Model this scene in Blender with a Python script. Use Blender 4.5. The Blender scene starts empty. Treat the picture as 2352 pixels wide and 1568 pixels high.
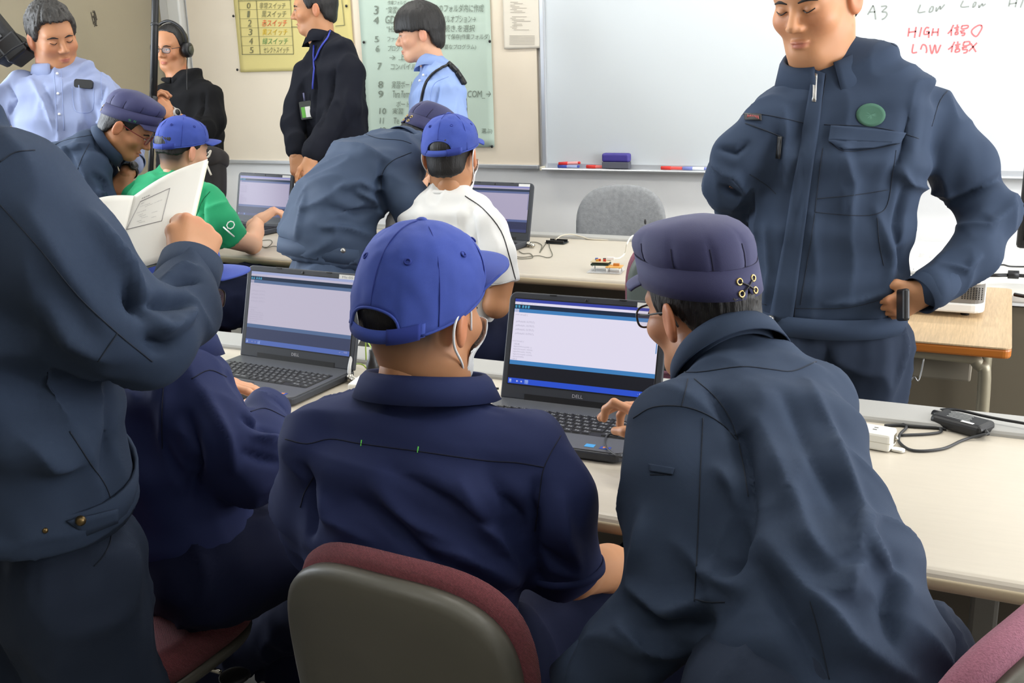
import bpy, math, random
import numpy as np
from mathutils import Vector, Matrix
from mathutils.bvhtree import BVHTree

# ------------------------------------------------------------------ camera
W, H = 2352, 1568
FPX, YAW, PIT, ROL, CAMH = 2360.0, .4455, .27, -.0306, 1.474
scene = bpy.context.scene
COL = scene.collection
_cy, _sy = math.cos(YAW), math.sin(YAW)
FWD = np.array([-_sy*math.cos(PIT), _cy*math.cos(PIT), -math.sin(PIT)])
R0 = np.array([_cy, _sy, 0.0])                 # horizontal, to the right of the view
A0 = np.array([-_sy, _cy, 0.0])                # horizontal, away from the viewer
ZU = np.array([0, 0, 1.0])
_u0 = np.cross(R0, FWD)
RT = math.cos(ROL)*R0+math.sin(ROL)*_u0
UP = -math.sin(ROL)*R0+math.cos(ROL)*_u0
CAM = np.array([0, 0, CAMH])
cd = bpy.data.cameras.new('camera'); cam = bpy.data.objects.new('camera', cd); COL.objects.link(cam)
cd.sensor_width = 36; cd.lens = 36*FPX/W; cd.clip_start = .02; cd.clip_end = 60
cam.matrix_world = Matrix(((RT[0], UP[0], -FWD[0], CAM[0]), (RT[1], UP[1], -FWD[1], CAM[1]), (RT[2], UP[2], -FWD[2], CAM[2]), (0, 0, 0, 1)))
scene.camera = cam

# ------------------------------------------------------------------ light and exposure
scene.view_settings.view_transform = 'Standard'
scene.view_settings.look = 'None'
scene.view_settings.exposure = 0.05
scene.view_settings.gamma = 1.0
scene.view_settings.use_curve_mapping = False
try:
    scene.cycles.use_denoising = True
    scene.cycles.max_bounces = 6
except Exception:
    pass
wd = bpy.data.worlds.new('world'); scene.world = wd; wd.use_nodes = True
wd.node_tree.nodes['Background'].inputs[0].default_value = (.82, .90, 1.0, 1)
wd.node_tree.nodes['Background'].inputs[1].default_value = .9
def area(name, loc, aim, sx, sy, power, col=(1, 1, 1)):
    l = bpy.data.lights.new(name, 'AREA'); l.shape = 'RECTANGLE'; l.size = sx; l.size_y = sy; l.energy = power; l.color = col
    o = bpy.data.objects.new(name, l); COL.objects.link(o); o.location = loc
    o.rotation_euler = Vector(aim).to_track_quat('-Z', 'Y').to_euler()
    return o
# daylight through the windows in the left wall and the tube fixtures on the ceiling
area('window_daylight', (-4.93, 2.05, 1.65), (1, .10, -.10), 2.8, 1.45, 170, (.86, .93, 1.0))
area('right_fill_light', (2.66, 2.9, 1.45), (-1, .30, -.12), 3.2, 1.5, 140, (.97, .98, 1.0))  # added fill from the right to brighten the lower back wall
FIX = [(-3.0, .2), (-3.0, 2.3), (-3.0, 4.35), (-1.0, .2), (-1.0, 2.3), (-1.0, 4.35), (1.0, .2), (1.0, 2.3), (1.0, 4.35)]
FIXW = (1.5, 5, 9, 5, 13, 13, 5, 13, 14)
for (fx, fy), pw_ in zip(FIX, FIXW):
    area('ceiling_tube_light', (fx, fy, 2.60), (0, 0, -1), 1.25, .22, pw_, (1, .98, .94))

# ------------------------------------------------------------------ pixel -> place
def ray(px, py): return FWD+RT*(px-W/2)/FPX-UP*(py-H/2)/FPX
def at(px, py, d): return CAM+ray(px, py)*d                      # d: depth along the view axis
def ony(px, py, y): q = ray(px, py); return CAM+q*(y/q[1])
def onz(px, py, z): q = ray(px, py); return CAM+q*((z-CAMH)/q[2])
def dep(p): return float((np.asarray(p)-CAM) @ FWD)
def V3(*a): return np.array(a, float)
def nrm(v): v = np.asarray(v, float); return v/(np.linalg.norm(v)+1e-12)

# ------------------------------------------------------------------ materials
def lin(c): return tuple(((x/255/12.92) if x/255 <= .04045 else ((x/255+.055)/1.055)**2.4) for x in c)
MATS = {}
def mat(name, rgb, rough=.6, metal=0.0, bump=0.0, bscale=200, var=0.0, vscale=6, emit=0.0, spec=.5, sheen=0.0, weave=0, attr=False, sss=0.0, alpha=1.0, trans=0.0, stretch=None, coat=0.0):
    if name in MATS: return MATS[name]
    m = bpy.data.materials.new(name); m.use_nodes = True
    nt = m.node_tree; n = nt.nodes; L = nt.links; b = n['Principled BSDF']
    c = lin(rgb)+(1,)
    b.inputs['Base Color'].default_value = c; b.inputs['Roughness'].default_value = rough; b.inputs['Metallic'].default_value = metal
    b.inputs['Specular IOR Level'].default_value = spec
    if sheen:
        b.inputs['Sheen Weight'].default_value = sheen; b.inputs['Sheen Roughness'].default_value = .45
        b.inputs['Sheen Tint'].default_value = tuple(min(1, x*1.0+.35) for x in c[:3])+(1,)
    if coat: b.inputs['Coat Weight'].default_value = coat
    if emit:
        b.inputs['Emission Color'].default_value = c; b.inputs['Emission Strength'].default_value = emit
    if sss:
        b.inputs['Subsurface Weight'].default_value = sss; b.inputs['Subsurface Radius'].default_value = (.012, .004, .002); b.inputs['Subsurface Scale'].default_value = .5
    if alpha < 1: b.inputs['Alpha'].default_value = alpha
    if trans: b.inputs['Transmission Weight'].default_value = trans
    tc = n.new('ShaderNodeTexCoord')
    src = tc.outputs['Object']
    if stretch:
        mp = n.new('ShaderNodeMapping'); mp.inputs['Scale'].default_value = stretch; L.new(src, mp.inputs[0]); src = mp.outputs[0]
    base = None
    if attr:
        a = n.new('ShaderNodeAttribute'); a.attribute_name = 'Col'; base = a.outputs['Color']; L.new(base, b.inputs['Base Color'])
    if var:
        t = n.new('ShaderNodeTexNoise'); t.inputs['Scale'].default_value = vscale; t.inputs['Detail'].default_value = 5; L.new(src, t.inputs['Vector'])
        mr = n.new('ShaderNodeMapRange'); mr.inputs[1].default_value = .3; mr.inputs[2].default_value = .7; mr.inputs[3].default_value = 1-var; mr.inputs[4].default_value = 1+var
        L.new(t.outputs['Fac'], mr.inputs[0])
        mx = n.new('ShaderNodeVectorMath'); mx.operation = 'SCALE'
        if base is None: mx.inputs[0].default_value = c[:3]
        else: L.new(base, mx.inputs[0])
        L.new(mr.outputs[0], mx.inputs['Scale']); L.new(mx.outputs[0], b.inputs['Base Color'])
    if bump:
        bp = n.new('ShaderNodeBump'); bp.inputs['Strength'].default_value = bump; bp.inputs['Distance'].default_value = .002
        if weave:
            w1 = n.new('ShaderNodeTexWave'); w1.bands_direction = 'DIAGONAL'; w1.inputs['Scale'].default_value = weave; w1.inputs['Distortion'].default_value = .6
            L.new(src, w1.inputs['Vector']); t2 = n.new('ShaderNodeTexNoise'); t2.inputs['Scale'].default_value = bscale; L.new(src, t2.inputs['Vector'])
            ad = n.new('ShaderNodeMath'); ad.operation = 'ADD'; L.new(w1.outputs['Fac'], ad.inputs[0]); L.new(t2.outputs['Fac'], ad.inputs[1]); L.new(ad.outputs[0], bp.inputs['Height'])
        else:
            t2 = n.new('ShaderNodeTexNoise'); t2.inputs['Scale'].default_value = bscale; t2.inputs['Detail'].default_value = 4
            L.new(src, t2.inputs['Vector']); L.new(t2.outputs['Fac'], bp.inputs['Height'])
        L.new(bp.outputs[0], b.inputs['Normal'])
    MATS[name] = m
    return m

# ------------------------------------------------------------------ geometry collector
class G:
    def __init__(s): s.v = []; s.f = []; s.n = 0
    def add(s, v, f):
        v = np.asarray(v, float).reshape(-1, 3); s.v.append(v)
        k = s.n; s.f.extend([tuple(int(i)+k for i in q) for q in f]); s.n += len(v); return s
    def box(s, c, size, R=None):
        x, y, z = np.asarray(size, float)/2
        v = np.array([(-x, -y, -z), (x, -y, -z), (x, y, -z), (-x, y, -z), (-x, -y, z), (x, -y, z), (x, y, z), (-x, y, z)])
        if R is not None: v = v @ np.asarray(R).T
        return s.add(v+np.asarray(c, float), [(0, 3, 2, 1), (4, 5, 6, 7), (0, 1, 5, 4), (1, 2, 6, 5), (2, 3, 7, 6), (3, 0, 4, 7)])
    def tube(s, pts, r, n=8, closed=False, caps=True):
        p = np.asarray(pts, float); m = len(p); r = np.broadcast_to(np.asarray(r, float), (m,))
        if closed: t = np.roll(p, -1, 0)-np.roll(p, 1, 0)
        else: t = np.gradient(p, axis=0)
        t = t/(np.linalg.norm(t, axis=1)[:, None]+1e-12)
        u = np.cross(t[0], ZU if abs(t[0][2]) < .9 else V3(1, 0, 0)); u = nrm(u); V = []
        an = np.linspace(0, 2*np.pi, n, endpoint=False)
        for i in range(m):
            u = nrm(u-t[i]*np.dot(u, t[i])); w = np.cross(t[i], u)
            V.append(p[i]+r[i]*(np.cos(an)[:, None]*u+np.sin(an)[:, None]*w))
        F = []
        for i in range(m if closed else m-1):
            j = (i+1) % m
            for k in range(n): F.append((i*n+k, i*n+(k+1) % n, j*n+(k+1) % n, j*n+k))
        if caps and not closed: F.append(tuple(range(n-1, -1, -1))); F.append(tuple((m-1)*n+k for k in range(n)))
        return s.add(np.concatenate(V), F)
    def prism(s, poly, a, b, fr=None):
        """poly: list of (x,y) ; extruded from z=a to z=b in the frame fr(x,y,z)->world"""
        n = len(poly); fr = fr or (lambda x, y, z: (x, y, z))
        v = [fr(x, y, a) for x, y in poly]+[fr(x, y, b) for x, y in poly]
        f = [tuple(range(n-1, -1, -1)), tuple(range(n, 2*n))]+[(i, (i+1) % n, n+(i+1) % n, n+i) for i in range(n)]
        return s.add(v, f)
    def grid(s, P, closed_u=False):
        P = np.asarray(P, float); a, b = P.shape[:2]; F = []
        for i in range(a-1):
            for j in range(b if closed_u else b-1): F.append((i*b+j, i*b+(j+1) % b, (i+1)*b+(j+1) % b, (i+1)*b+j))
        return s.add(P.reshape(-1, 3), F)
    def ell(s, c, r, R=None, nu=20, nv=12):
        th = np.linspace(0, 2*np.pi, nu, endpoint=False); ph = np.linspace(-np.pi/2, np.pi/2, nv)
        P = np.stack([np.cos(ph)[:, None]*np.cos(th), np.cos(ph)[:, None]*np.sin(th), np.sin(ph)[:, None]+0*th], -1)*np.asarray(r, float)
        if R is not None: P = P @ np.asarray(R).T
        return s.grid(P+np.asarray(c, float), True)
    def lathe(s, c, prof, n=24, axis=None):
        th = np.linspace(0, 2*np.pi, n, endpoint=False); w = nrm(axis) if axis is not None else ZU
        u = nrm(np.cross(w, V3(1, 0, 0) if abs(w[0]) < .9 else V3(0, 1, 0))); v = np.cross(w, u)
        P = [[np.asarray(c)+r*(math.cos(t)*u+math.sin(t)*v)+z*w for t in th] for r, z in prof]
        k0 = s.n; s.grid(P, True)
        s.f.append(tuple(k0+i for i in range(n-1, -1, -1))); s.f.append(tuple(k0+(len(prof)-1)*n+i for i in range(n))); return s
def rrect(w, h, r, n=5):
    out = []
    for cx, cy, a0 in ((w/2-r, h/2-r, 0), (-w/2+r, h/2-r, 90), (-w/2+r, -h/2+r, 180), (w/2-r, -h/2+r, 270)):
        for i in range(n+1):
            a = math.radians(a0+90*i/n); out.append((cx+r*math.cos(a), cy+r*math.sin(a)))
    return out
def smooth(pts, n=8):
    p = np.asarray(pts, float); p = np.vstack([2*p[0]-p[1], p, 2*p[-1]-p[-2]]); out = []
    for i in range(1, len(p)-2):
        for t in np.linspace(0, 1, n, endpoint=False):
            a, b, c, d = p[i-1:i+3]
            out.append(.5*((2*b)+(-a+c)*t+(2*a-5*b+4*c-d)*t*t+(-a+3*b-3*c+d)*t**3))
    out.append(p[-2]); return np.array(out)

def WLOC(o):
    q = V3(0, 0, 0)
    while o is not None: q = q+np.array(o.location); o = o.parent
    return q
def tag(o, label=None, cat=None, group=None, kind=None):
    if label: o['label'] = label
    if cat: o['category'] = cat
    if group: o['group'] = group
    if kind: o['kind'] = kind
    return o
def empty(name, loc, label, cat, group=None):
    o = bpy.data.objects.new(name, None); COL.objects.link(o); o.location = tuple(loc); o.empty_display_size = .1
    return tag(o, label, cat, group)
def obj(name, g, m, parent=None, flat=False, bevel=0, seg=2, col=None, solid=0):
    """world-space geometry -> one mesh object (child of parent: translated into its frame)"""
    v = np.concatenate(g.v) if isinstance(g, G) else g[0]; f = g.f if isinstance(g, G) else g[1]
    off = WLOC(parent) if parent is not None else (v.min(0)+v.max(0))/2*V3(1, 1, 0)+V3(0, 0, v[:, 2].min())
    me = bpy.data.meshes.new(name); me.from_pydata((v-off).tolist() if not isinstance(v, list) else v, [], f if isinstance(f, list) else f.tolist())
    if not flat: me.polygons.foreach_set('use_smooth', np.ones(len(me.polygons), bool))
    if m is not None: me.materials.append(m)
    if col is not None:
        at_ = me.color_attributes.new('Col', 'FLOAT_COLOR', 'POINT')
        at_.data.foreach_set('color', np.concatenate([col, np.ones((len(col), 1))], 1).astype(np.float32).ravel())
    o = bpy.data.objects.new(name, me); COL.objects.link(o)
    if parent is not None: o.parent = parent
    else: o.location = tuple(off)
    if solid:
        md = o.modifiers.new('thick', 'SOLIDIFY'); md.thickness = solid; md.offset = 0
    if bevel:
        md = o.modifiers.new('bevel', 'BEVEL'); md.width = bevel; md.segments = seg; md.limit_method = 'ANGLE'; md.angle_limit = .6
        for p in me.polygons: p.use_smooth = False
    return o
def box(name, c, size, m, parent=None, bevel=0, R=None, seg=2): return obj(name, G().box(c, size, R), m, parent, flat=True, bevel=bevel, seg=seg)
def struct(o): o['kind'] = 'structure'; return o
def dup(o, parent, loc):
    c = o.copy(); COL.objects.link(c); c.parent = parent; c.location = tuple(loc); return c

# text as flat geometry: fitted into the quad (origin, ex, ey) with width w and height h
def text_geo(txt, font=None):
    cu = bpy.data.curves.new('txt', 'FONT'); cu.body = txt; cu.resolution_u = 2
    o = bpy.data.objects.new('txt', cu); me = bpy.data.meshes.new_from_object(o)
    v = np.zeros(len(me.vertices)*3); me.vertices.foreach_get('co', v); v = v.reshape(-1, 3)
    f = [tuple(p.vertices) for p in me.polygons]
    bpy.data.objects.remove(o); bpy.data.curves.remove(cu); bpy.data.meshes.remove(me)
    return v, f
def text_fit(g, txt, org, ex, ey, w, h, slant=0.0):
    v, f = text_geo(txt)
    if len(v) == 0: return g
    lo, hi = v.min(0), v.max(0); q = (v-lo)/np.maximum(hi-lo, 1e-6)
    x = q[:, 0]*w+slant*q[:, 1]*h; y = q[:, 1]*h
    return g.add(np.asarray(org)+x[:, None]*np.asarray(ex)+y[:, None]*np.asarray(ey), f)
def text_px(g, txt, x0, y0, x1, y1, Y, slant=0.0, lift=.0):
    """writing on an upright surface at depth Y, fitted in a box of the photograph"""
    a = ony(x0, y1, Y-lift); b = ony(x1, y1, Y-lift); c = ony(x0, y0, Y-lift)
    return text_fit(g, txt, a, (b-a)/np.linalg.norm(b-a), (c-a)/np.linalg.norm(c-a), np.linalg.norm(b-a), np.linalg.norm(c-a), slant)
def ribbon(g, pts, w, nor):
    p = np.asarray(pts, float); t = np.gradient(p, axis=0); s = np.cross(t, nor); s = s/(np.linalg.norm(s, axis=1)[:, None]+1e-12)*w/2
    return g.grid(np.stack([p-s, p+s], 1))
# ------------------------------------------------------------------ the room
M_wall = mat('wall_paint', (246, 246, 245), .75, bump=.08, bscale=300, var=.02)
M_tan = mat('wall_tan', (172, 162, 139), .8, bump=.1, bscale=260, var=.03, vscale=2)
M_floor = mat('floor_vinyl', (120, 116, 108), .45, bump=.05, bscale=80, var=.10, vscale=9)
M_ceil = mat('ceiling_board', (235, 234, 230), .9, bump=.3, bscale=120)
M_alu = mat('aluminium', (205, 208, 212), .35, .6)
M_white = mat('white_plastic', (228, 228, 224), .45)
M_black = mat('black_plastic', (18, 18, 20), .45, bump=.05, bscale=600)
M_dark = mat('dark_grey_plastic', (45, 46, 48), .5)
M_steel = mat('brushed_steel', (170, 170, 168), .35, .9)
M_chrome = mat('nickel', (190, 186, 176), .25, 1.0)
XL, XR, YB, ZC = -4.86, 2.6, 5.20, 2.72
struct(box('floor', ((XL+XR)/2, 1.6, -.05), (XR-XL+.3, 7.5, .1), M_floor))
struct(box('ceiling', ((XL+XR)/2, 1.6, ZC+.05), (XR-XL+.3, 7.5, .1), M_ceil))
struct(box('wall_back', ((XL+XR)/2, YB+.06, ZC/2), (XR-XL+.3, .12, ZC), M_wall))
ry0, ry1, rz0, rz1 = 1.2, 4.6, .7, 2.2; g = G(); xr = XR+.06  # opening in the right wall, made for the added fill light
g.box((xr, (ry1+YB)/2, ZC/2), (.12, YB-ry1, ZC)); g.box((xr, (ry0+ry1)/2, rz0/2), (.12, ry1-ry0, rz0)); g.box((xr, (ry0+ry1)/2, (rz1+ZC)/2), (.12, ry1-ry0, ZC-rz1)); g.box((xr, (ry0-2.1)/2, ZC/2), (.12, ry0+2.1, ZC))
struct(obj('wall_right', g, M_wall, flat=True))
struct(box('wall_front', ((XL+XR)/2, -2.16, ZC/2), (XR-XL+.3, .12, ZC), mat('rear_wall', (132, 124, 110), .85)))
wy0, wy1, wz0, wz1 = .6, 3.5, .9, 2.38
g = G(); xc = XL-.06
g.box((xc, (wy1+YB)/2, ZC/2), (.12, YB-wy1, ZC)); g.box((xc, (wy0+wy1)/2, wz0/2), (.12, wy1-wy0, wz0)); g.box((xc, (wy0+wy1)/2, (wz1+ZC)/2), (.12, wy1-wy0, ZC-wz1)); g.box((xc, (wy0-2.1)/2, ZC/2), (.12, wy0+2.1, ZC))
struct(obj('wall_left', g, M_tan, flat=True))
M_pane = bpy.data.materials.new('window_pane'); M_pane.use_nodes = True
nt = M_pane.node_tree; nt.nodes.clear()
_o = nt.nodes.new('ShaderNodeOutputMaterial'); _mx = nt.nodes.new('ShaderNodeMixShader'); _t = nt.nodes.new('ShaderNodeBsdfTransparent'); _gl = nt.nodes.new('ShaderNodeBsdfGlossy')
_gl.inputs['Roughness'].default_value = .02; _mx.inputs[0].default_value = .06
nt.links.new(_t.outputs[0], _mx.inputs[1]); nt.links.new(_gl.outputs[0], _mx.inputs[2]); nt.links.new(_mx.outputs[0], _o.inputs[0])
g = G(); g.box((xc, (wy0+wy1)/2, wz0+.02), (.10, wy1-wy0, .04)); g.box((xc, (wy0+wy1)/2, wz1-.02), (.10, wy1-wy0, .04))
for yy in np.linspace(wy0+.02, wy1-.02, 5): g.box((xc, yy, (wz0+wz1)/2), (.08, .04, wz1-wz0))
win = struct(obj('window_1', g, M_alu, flat=True))
for i in range(4):
    w4 = (wy1-wy0)/4; box('window_pane', (xc-.045, wy0+w4*(i+.5), (wz0+wz1)/2), (.004, w4-.05, wz1-wz0-.08), M_pane, win)
g = G(); g.box((xr, (ry0+ry1)/2, rz0+.02), (.10, ry1-ry0, .04)); g.box((xr, (ry0+ry1)/2, rz1-.02), (.10, ry1-ry0, .04))
for yy in np.linspace(ry0+.02, ry1-.02, 5): g.box((xr, yy, (rz0+rz1)/2), (.08, .04, rz1-rz0))
added_win = struct(obj('added_window', g, M_alu, flat=True))  # unseen window, added to frame the fill light on the right
for i in range(4):
    w4 = (ry1-ry0)/4; box('window_pane', (xr-.045, ry0+w4*(i+.5), (rz0+rz1)/2), (.004, w4-.05, rz1-rz0-.08), M_pane, added_win)
# ceiling tube fixtures
M_tube = mat('lit_tube', (255, 250, 238), .4, emit=4.0)
for i, (fx, fy) in enumerate(FIX):
    t = empty('ceiling_light', (fx, fy, ZC-.06), 'white twin tube ceiling fixture above the desks', 'ceiling light', 'ceiling tube fixtures')
    box('housing', (fx, fy, ZC-.03), (1.3, .26, .06), M_white, t, bevel=.006)
    for s in (-1, 1): obj('tube', G().tube([(fx-.6, fy+s*.07, ZC-.078), (fx+.6, fy+s*.07, ZC-.078)], .014, 10), M_tube, t)
# white conduit in the corner
struct(box('trim_1', (XL+.16, YB-.03, 1.9), (.10, .06, 1.6), M_white, bevel=.01))
# small scuff on the left wall
q = ray(217, 42); sp = CAM+q*((XL+.003)/q[0]); g = G()
rs = random.Random(3)
for k in range(7): g.tube(smooth([sp+V3(0, rs.uniform(-.02, .02), rs.uniform(-.05, .05)), sp+V3(0, rs.uniform(-.02, .02), rs.uniform(-.05, .05)), sp+V3(0, rs.uniform(-.02, .02), rs.uniform(-.05, .05))], 4), .0022, 5)
tag(obj('wall_scuff', g, mat('scuff', (92, 86, 76), .9)), 'small dark scribbled scuff mark on the tan wall behind the cameraman', 'scuff')

# notice board (beige panel with aluminium frame) on the back wall
YP = 5.17
bx0, bx1, bz0, bz1 = XL+.24, -2.275, .90, 2.25
nb = empty('notice_board', ((bx0+bx1)/2, YP+.01, bz0), 'large beige notice board with aluminium rail beside the whiteboard', 'notice board')
box('panel', ((bx0+bx1)/2, YP+.016, (bz0+bz1)/2), (bx1-bx0, .024, bz1-bz0), mat('board_beige', (232, 219, 198), .85, bump=.15, bscale=500, var=.025, vscale=3), nb)
box('bottom_rail', ((bx0+bx1)/2, YP+.006, bz0-.008), (bx1-bx0, .036, .022), M_alu, nb, bevel=.004)
# lower dado seam below the board
struct(box('baseboard_back', ((XL+XR)/2, YB-.006, .05), (XR-XL, .012, .10), mat('skirting', (96, 90, 82), .6), bevel=.003))

# posters -----------------------------------------------------------------
NP = V3(0, -1, 0)
def paper(name, label, cat, x0, x1, z0, z1, m, Y=YP, pins=(), wave=.004, seed=1):
    t = empty(name, ((x0+x1)/2, Y-.004, z0), label, cat)
    nx, nz = 24, 24; r = random.Random(seed); a, b = r.uniform(0, 6), r.uniform(0, 6)
    def yy(x, z): return Y-.006-wave*(.5+.5*math.sin(9*x+a+3*z))*(.3+.7*(z1-z)/(z1-z0))
    P = np.array([[(x, yy(x, z), z) for x in np.linspace(x0, x1, nx)] for z in np.linspace(z0, z1, nz)])
    obj('sheet', G().grid(P), m, t, solid=.0008)
    for (px, pz) in pins: obj('pin', G().ell((px, Y-.016, pz), (.008, .006, .008), nu=10, nv=6), M_black, t)
    return t
M_yel = mat('paper_yellow', (216, 201, 132), .8, var=.03, vscale=4)
M_grn = mat('paper_green', (188, 206, 192), .8, var=.03, vscale=4)
M_pap = mat('paper_white', (240, 238, 230), .75, var=.01)
M_ink = mat('ink_pencil', (120, 118, 84), .8); M_inkg = mat('ink_grey', (118, 128, 116), .8)
M_inkr = mat('ink_red', (226, 92, 50), .8); M_inky = mat('ink_yellow', (212, 176, 40), .8); M_inkgr = mat('ink_green', (98, 148, 84), .8)
LIFT = .0125
ytop = 1.98
py_ = paper('yellow_poster', 'yellow handwritten wall poster with a numbered table behind the man in dark jacket', 'poster', ony(538, 0, YP)[0], ony(806, 0, YP)[0], ony(546, 166, YP)[2], ytop, M_yel, pins=((ony(540, 37, YP)[0], ony(540, 37, YP)[2]), (ony(549, 160, YP)[0], ony(549, 160, YP)[2]), (ony(799, 14, YP)[0], ony(799, 14, YP)[2])), wave=.003)
g = G()
def pline(x0, y0, x1, y1, w=.004): ribbon(g, [ony(x0, y0, YP-LIFT), ony((x0+x1)/2, (y0+y1)/2, YP-LIFT), ony(x1, y1, YP-LIFT)], w, NP)
TL_ = []
for a in ((547, 2, 668, 0), (547, 0, 556, 126), (588, 1, 597, 124), (666, 0, 674, 124), (556, 125, 674, 124), (669, 62, 692, 62), (785, 0, 791, 58), (770, 60, 791, 58)): g = G(); pline(*a); obj('table_line', g, M_ink, py_)
for i, y in enumerate((22, 43, 64, 84, 105)): g = G(); pline(549+i*1.5, y, 667+i*1.4, y-1, .0015); obj('table_line', g, M_ink, py_)
rows = [('0', '非常スイッチ', M_ink, 6, 20), ('1', '黒スイッチ', M_ink, 25, 40), ('2', '赤スイッチ', M_inkr, 45, 61), ('3', '黄スイッチ', M_inky, 66, 81), ('4', '緑スイッチ', M_inkgr, 87, 102), ('5', 'セレクトスイッチ', M_ink, 108, 122)]
for i, (a, b, m, y0, y1) in enumerate(rows):
    o = 1.4*i
    g = G(); text_px(g, a, 566+o, y0, (574 if a != '1' else 571)+o, y1, YP, .1, LIFT); obj('lettering', g, M_ink, py_)
    g = G(); text_px(g, b, (595 if i in (0,) else 600 if i != 5 else 602)+o*.4, y0, 655+o, y1, YP, .1, LIFT); obj('lettering', g, m, py_)
for ch, m, x, y in (('プ', M_inkr, 768, 2), ('ア', M_inky, 764, 23), ('ブ', M_inkgr, 766, 42)):
    g = G(); text_px(g, ch, x, y, x+9, y+9, YP, 0, LIFT); obj('lettering', g, m, py_)
gx0, gx1, gz0 = ony(838, 200, YP)[0], ony(1133, 200, YP)[0], ony(1000, 336, YP)[2]
pg_ = paper('green_poster', 'pale green poster of handwritten numbered steps behind the young man in light blue shirt', 'poster', gx0, gx1, gz0, 2.0, M_grn, wave=.004, seed=5, pins=((ony(839, 97, YP)[0], ony(839, 97, YP)[2]), (ony(1128, 95, YP)[0], ony(1128, 95, YP)[2]), (ony(1133, 336, YP)[0], ony(1133, 336, YP)[2])))
for txt, x0, y0, x1, y1 in (('3', 858, 13, 868, 33), ('作業フォルダ', 890, 1, 932, 11), ('“実習1”のフ', 886, 15, 940, 31), ('自分のフォルダ内に作成', 985, 10, 1110, 28), ('4', 857, 38, 869, 55), ('GDL', 884, 36, 915, 54), ('イルオプション→', 1015, 35, 1092, 52), ('“HS/A', 887, 60, 918, 74), ('続き,を選択', 1020, 57, 1090, 74), ('5', 860, 83, 869, 97), ('ファイル', 889, 84, 925, 96), ('けて保存(作業フォルダ)', 1016, 78, 1124, 93), ('6', 862, 104, 871, 119), ('プログラ', 890, 104, 928, 118), ('必要なプログラム)', 1010, 102, 1093, 115), ('→ 上書', 894, 124, 950, 139), ('7', 866, 144, 875, 160), ('コンパイル', 897, 146, 955, 160), ('8', 868, 186, 879, 202), ('実習ボード', 899, 186, 950, 203), ('9', 868, 208, 879, 224), ('Tera Term', 901, 208, 940, 224), ('COM_→', 1073, 208, 1127, 226), ('ポート', 910, 232, 940, 246), ('10', 871, 248, 886, 262), ('実習', 901, 248, 925, 262), ('11', 872, 270, 880, 284), ('Te', 903, 270, 916, 284), ('12', 873, 292, 886, 305), ('選ぶ)', 1106, 295, 1130, 308)):
    g = G(); text_px(g, txt, x0, y0, x1, y1, YP, .08, LIFT); obj('lettering', g, M_inkg, pg_)
sx0, sx1 = ony(1159, 100, YP)[0], ony(1241, 100, YP)[0]; sz0 = ony(1190, 112, YP)[2]
ps_ = paper('printed_sheet', 'white printed sheet pinned next to the whiteboard frame', 'paper', sx0, sx1, sz0, sz0+.297*1.15, mat('paper_cream', (226, 218, 202), .8), wave=.002, seed=8)
g = G(); r = random.Random(4)
for k in range(30):
    y = 5+k*3.35; x = 1170 if k > 22 else 1172+r.choice((0, 4, 8)); x1 = 1228 if k > 22 else x+r.uniform(8, 40)
    if k in (8, 9, 20, 21, 22): continue
    ribbon(g, [ony(x, y, YP-LIFT+.003), ony((x+x1)/2, y, YP-LIFT+.003), ony(x1, y, YP-LIFT+.003)], .0022, NP)
obj('printed_lines', g, mat('print_grey', (168, 160, 148), .8), ps_)

# whiteboard ------------------------------------------------------------------
wx0, wx1, wz0_, wz1_ = -2.225, 1.5, .905, 2.15
wb = empty('whiteboard', ((wx0+wx1)/2, YP, wz0_), 'large wall whiteboard with aluminium frame and red and black handwriting', 'whiteboard')
M_wb = mat('whiteboard_enamel', (208, 214, 217), .42)
box('surface', ((wx0+wx1)/2, YP+.015, (wz0_+wz1_)/2), (wx1-wx0, .02, wz1_-wz0_), M_wb, wb)
for x in (wx0-.012, wx1+.012): box('side_frame', (x, YP+.008, (wz0_+wz1_)/2), (.030, .036, wz1_-wz0_+.05), M_alu, wb, bevel=.006)
box('top_frame', ((wx0+wx1)/2, YP+.008, wz1_+.012), (wx1-wx0, .036, .03), M_alu, wb, bevel=.006)
g = G(); prof = [(0, 0), (-.065, -.004), (-.072, .004), (-.068, .010), (-.060, .006), (-.012, .008), (-.010, .03), (0, .03)]
g.prism([(y, z) for y, z in prof], wx0-.01, wx1+.02, lambda y, z, x: (x, YP+.012+y, wz0_-.022+z)); obj('tray', g, M_alu, wb, flat=True)
box('tray_end_cap', (wx0-.014, YP-.022, wz0_-.015), (.012, .078, .02), mat('tray_cap', (206, 200, 180), .6), wb, bevel=.003)
YW = YP+.0040
M_wr = mat('marker_red', (224, 120, 122), .6); M_wk = mat('marker_grey', (150, 156, 150), .6)
def strokes(name, lines, m, w, ox, oy, sc):
  xs = sorted(range(len(lines)), key=lambda i: min(p[0] for p in lines[i])); grp = []; end = -1e9
  for i in xs:
    a, b = min(p[0] for p in lines[i]), max(p[0] for p in lines[i])
    if a > end+45: grp.append([])
    grp[-1].append(lines[i]); end = max(end, b)
  for part_ in grp:
    g = G()
    for ln in part_:
        pts = smooth([ony(ox+x*sc, oy+y*sc, YW) for x, y in ln], 5) if len(ln) > 2 else np.array([ony(ox+ln[0][0]*sc+(ln[1][0]-ln[0][0])*sc*t, oy+ln[0][1]*sc+(ln[1][1]-ln[0][1])*sc*t, YW) for t in (0, .5, 1)])
        ribbon(g, pts, w, NP)
    obj(name, g, m, wb)
s_ = 372/2352
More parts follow.
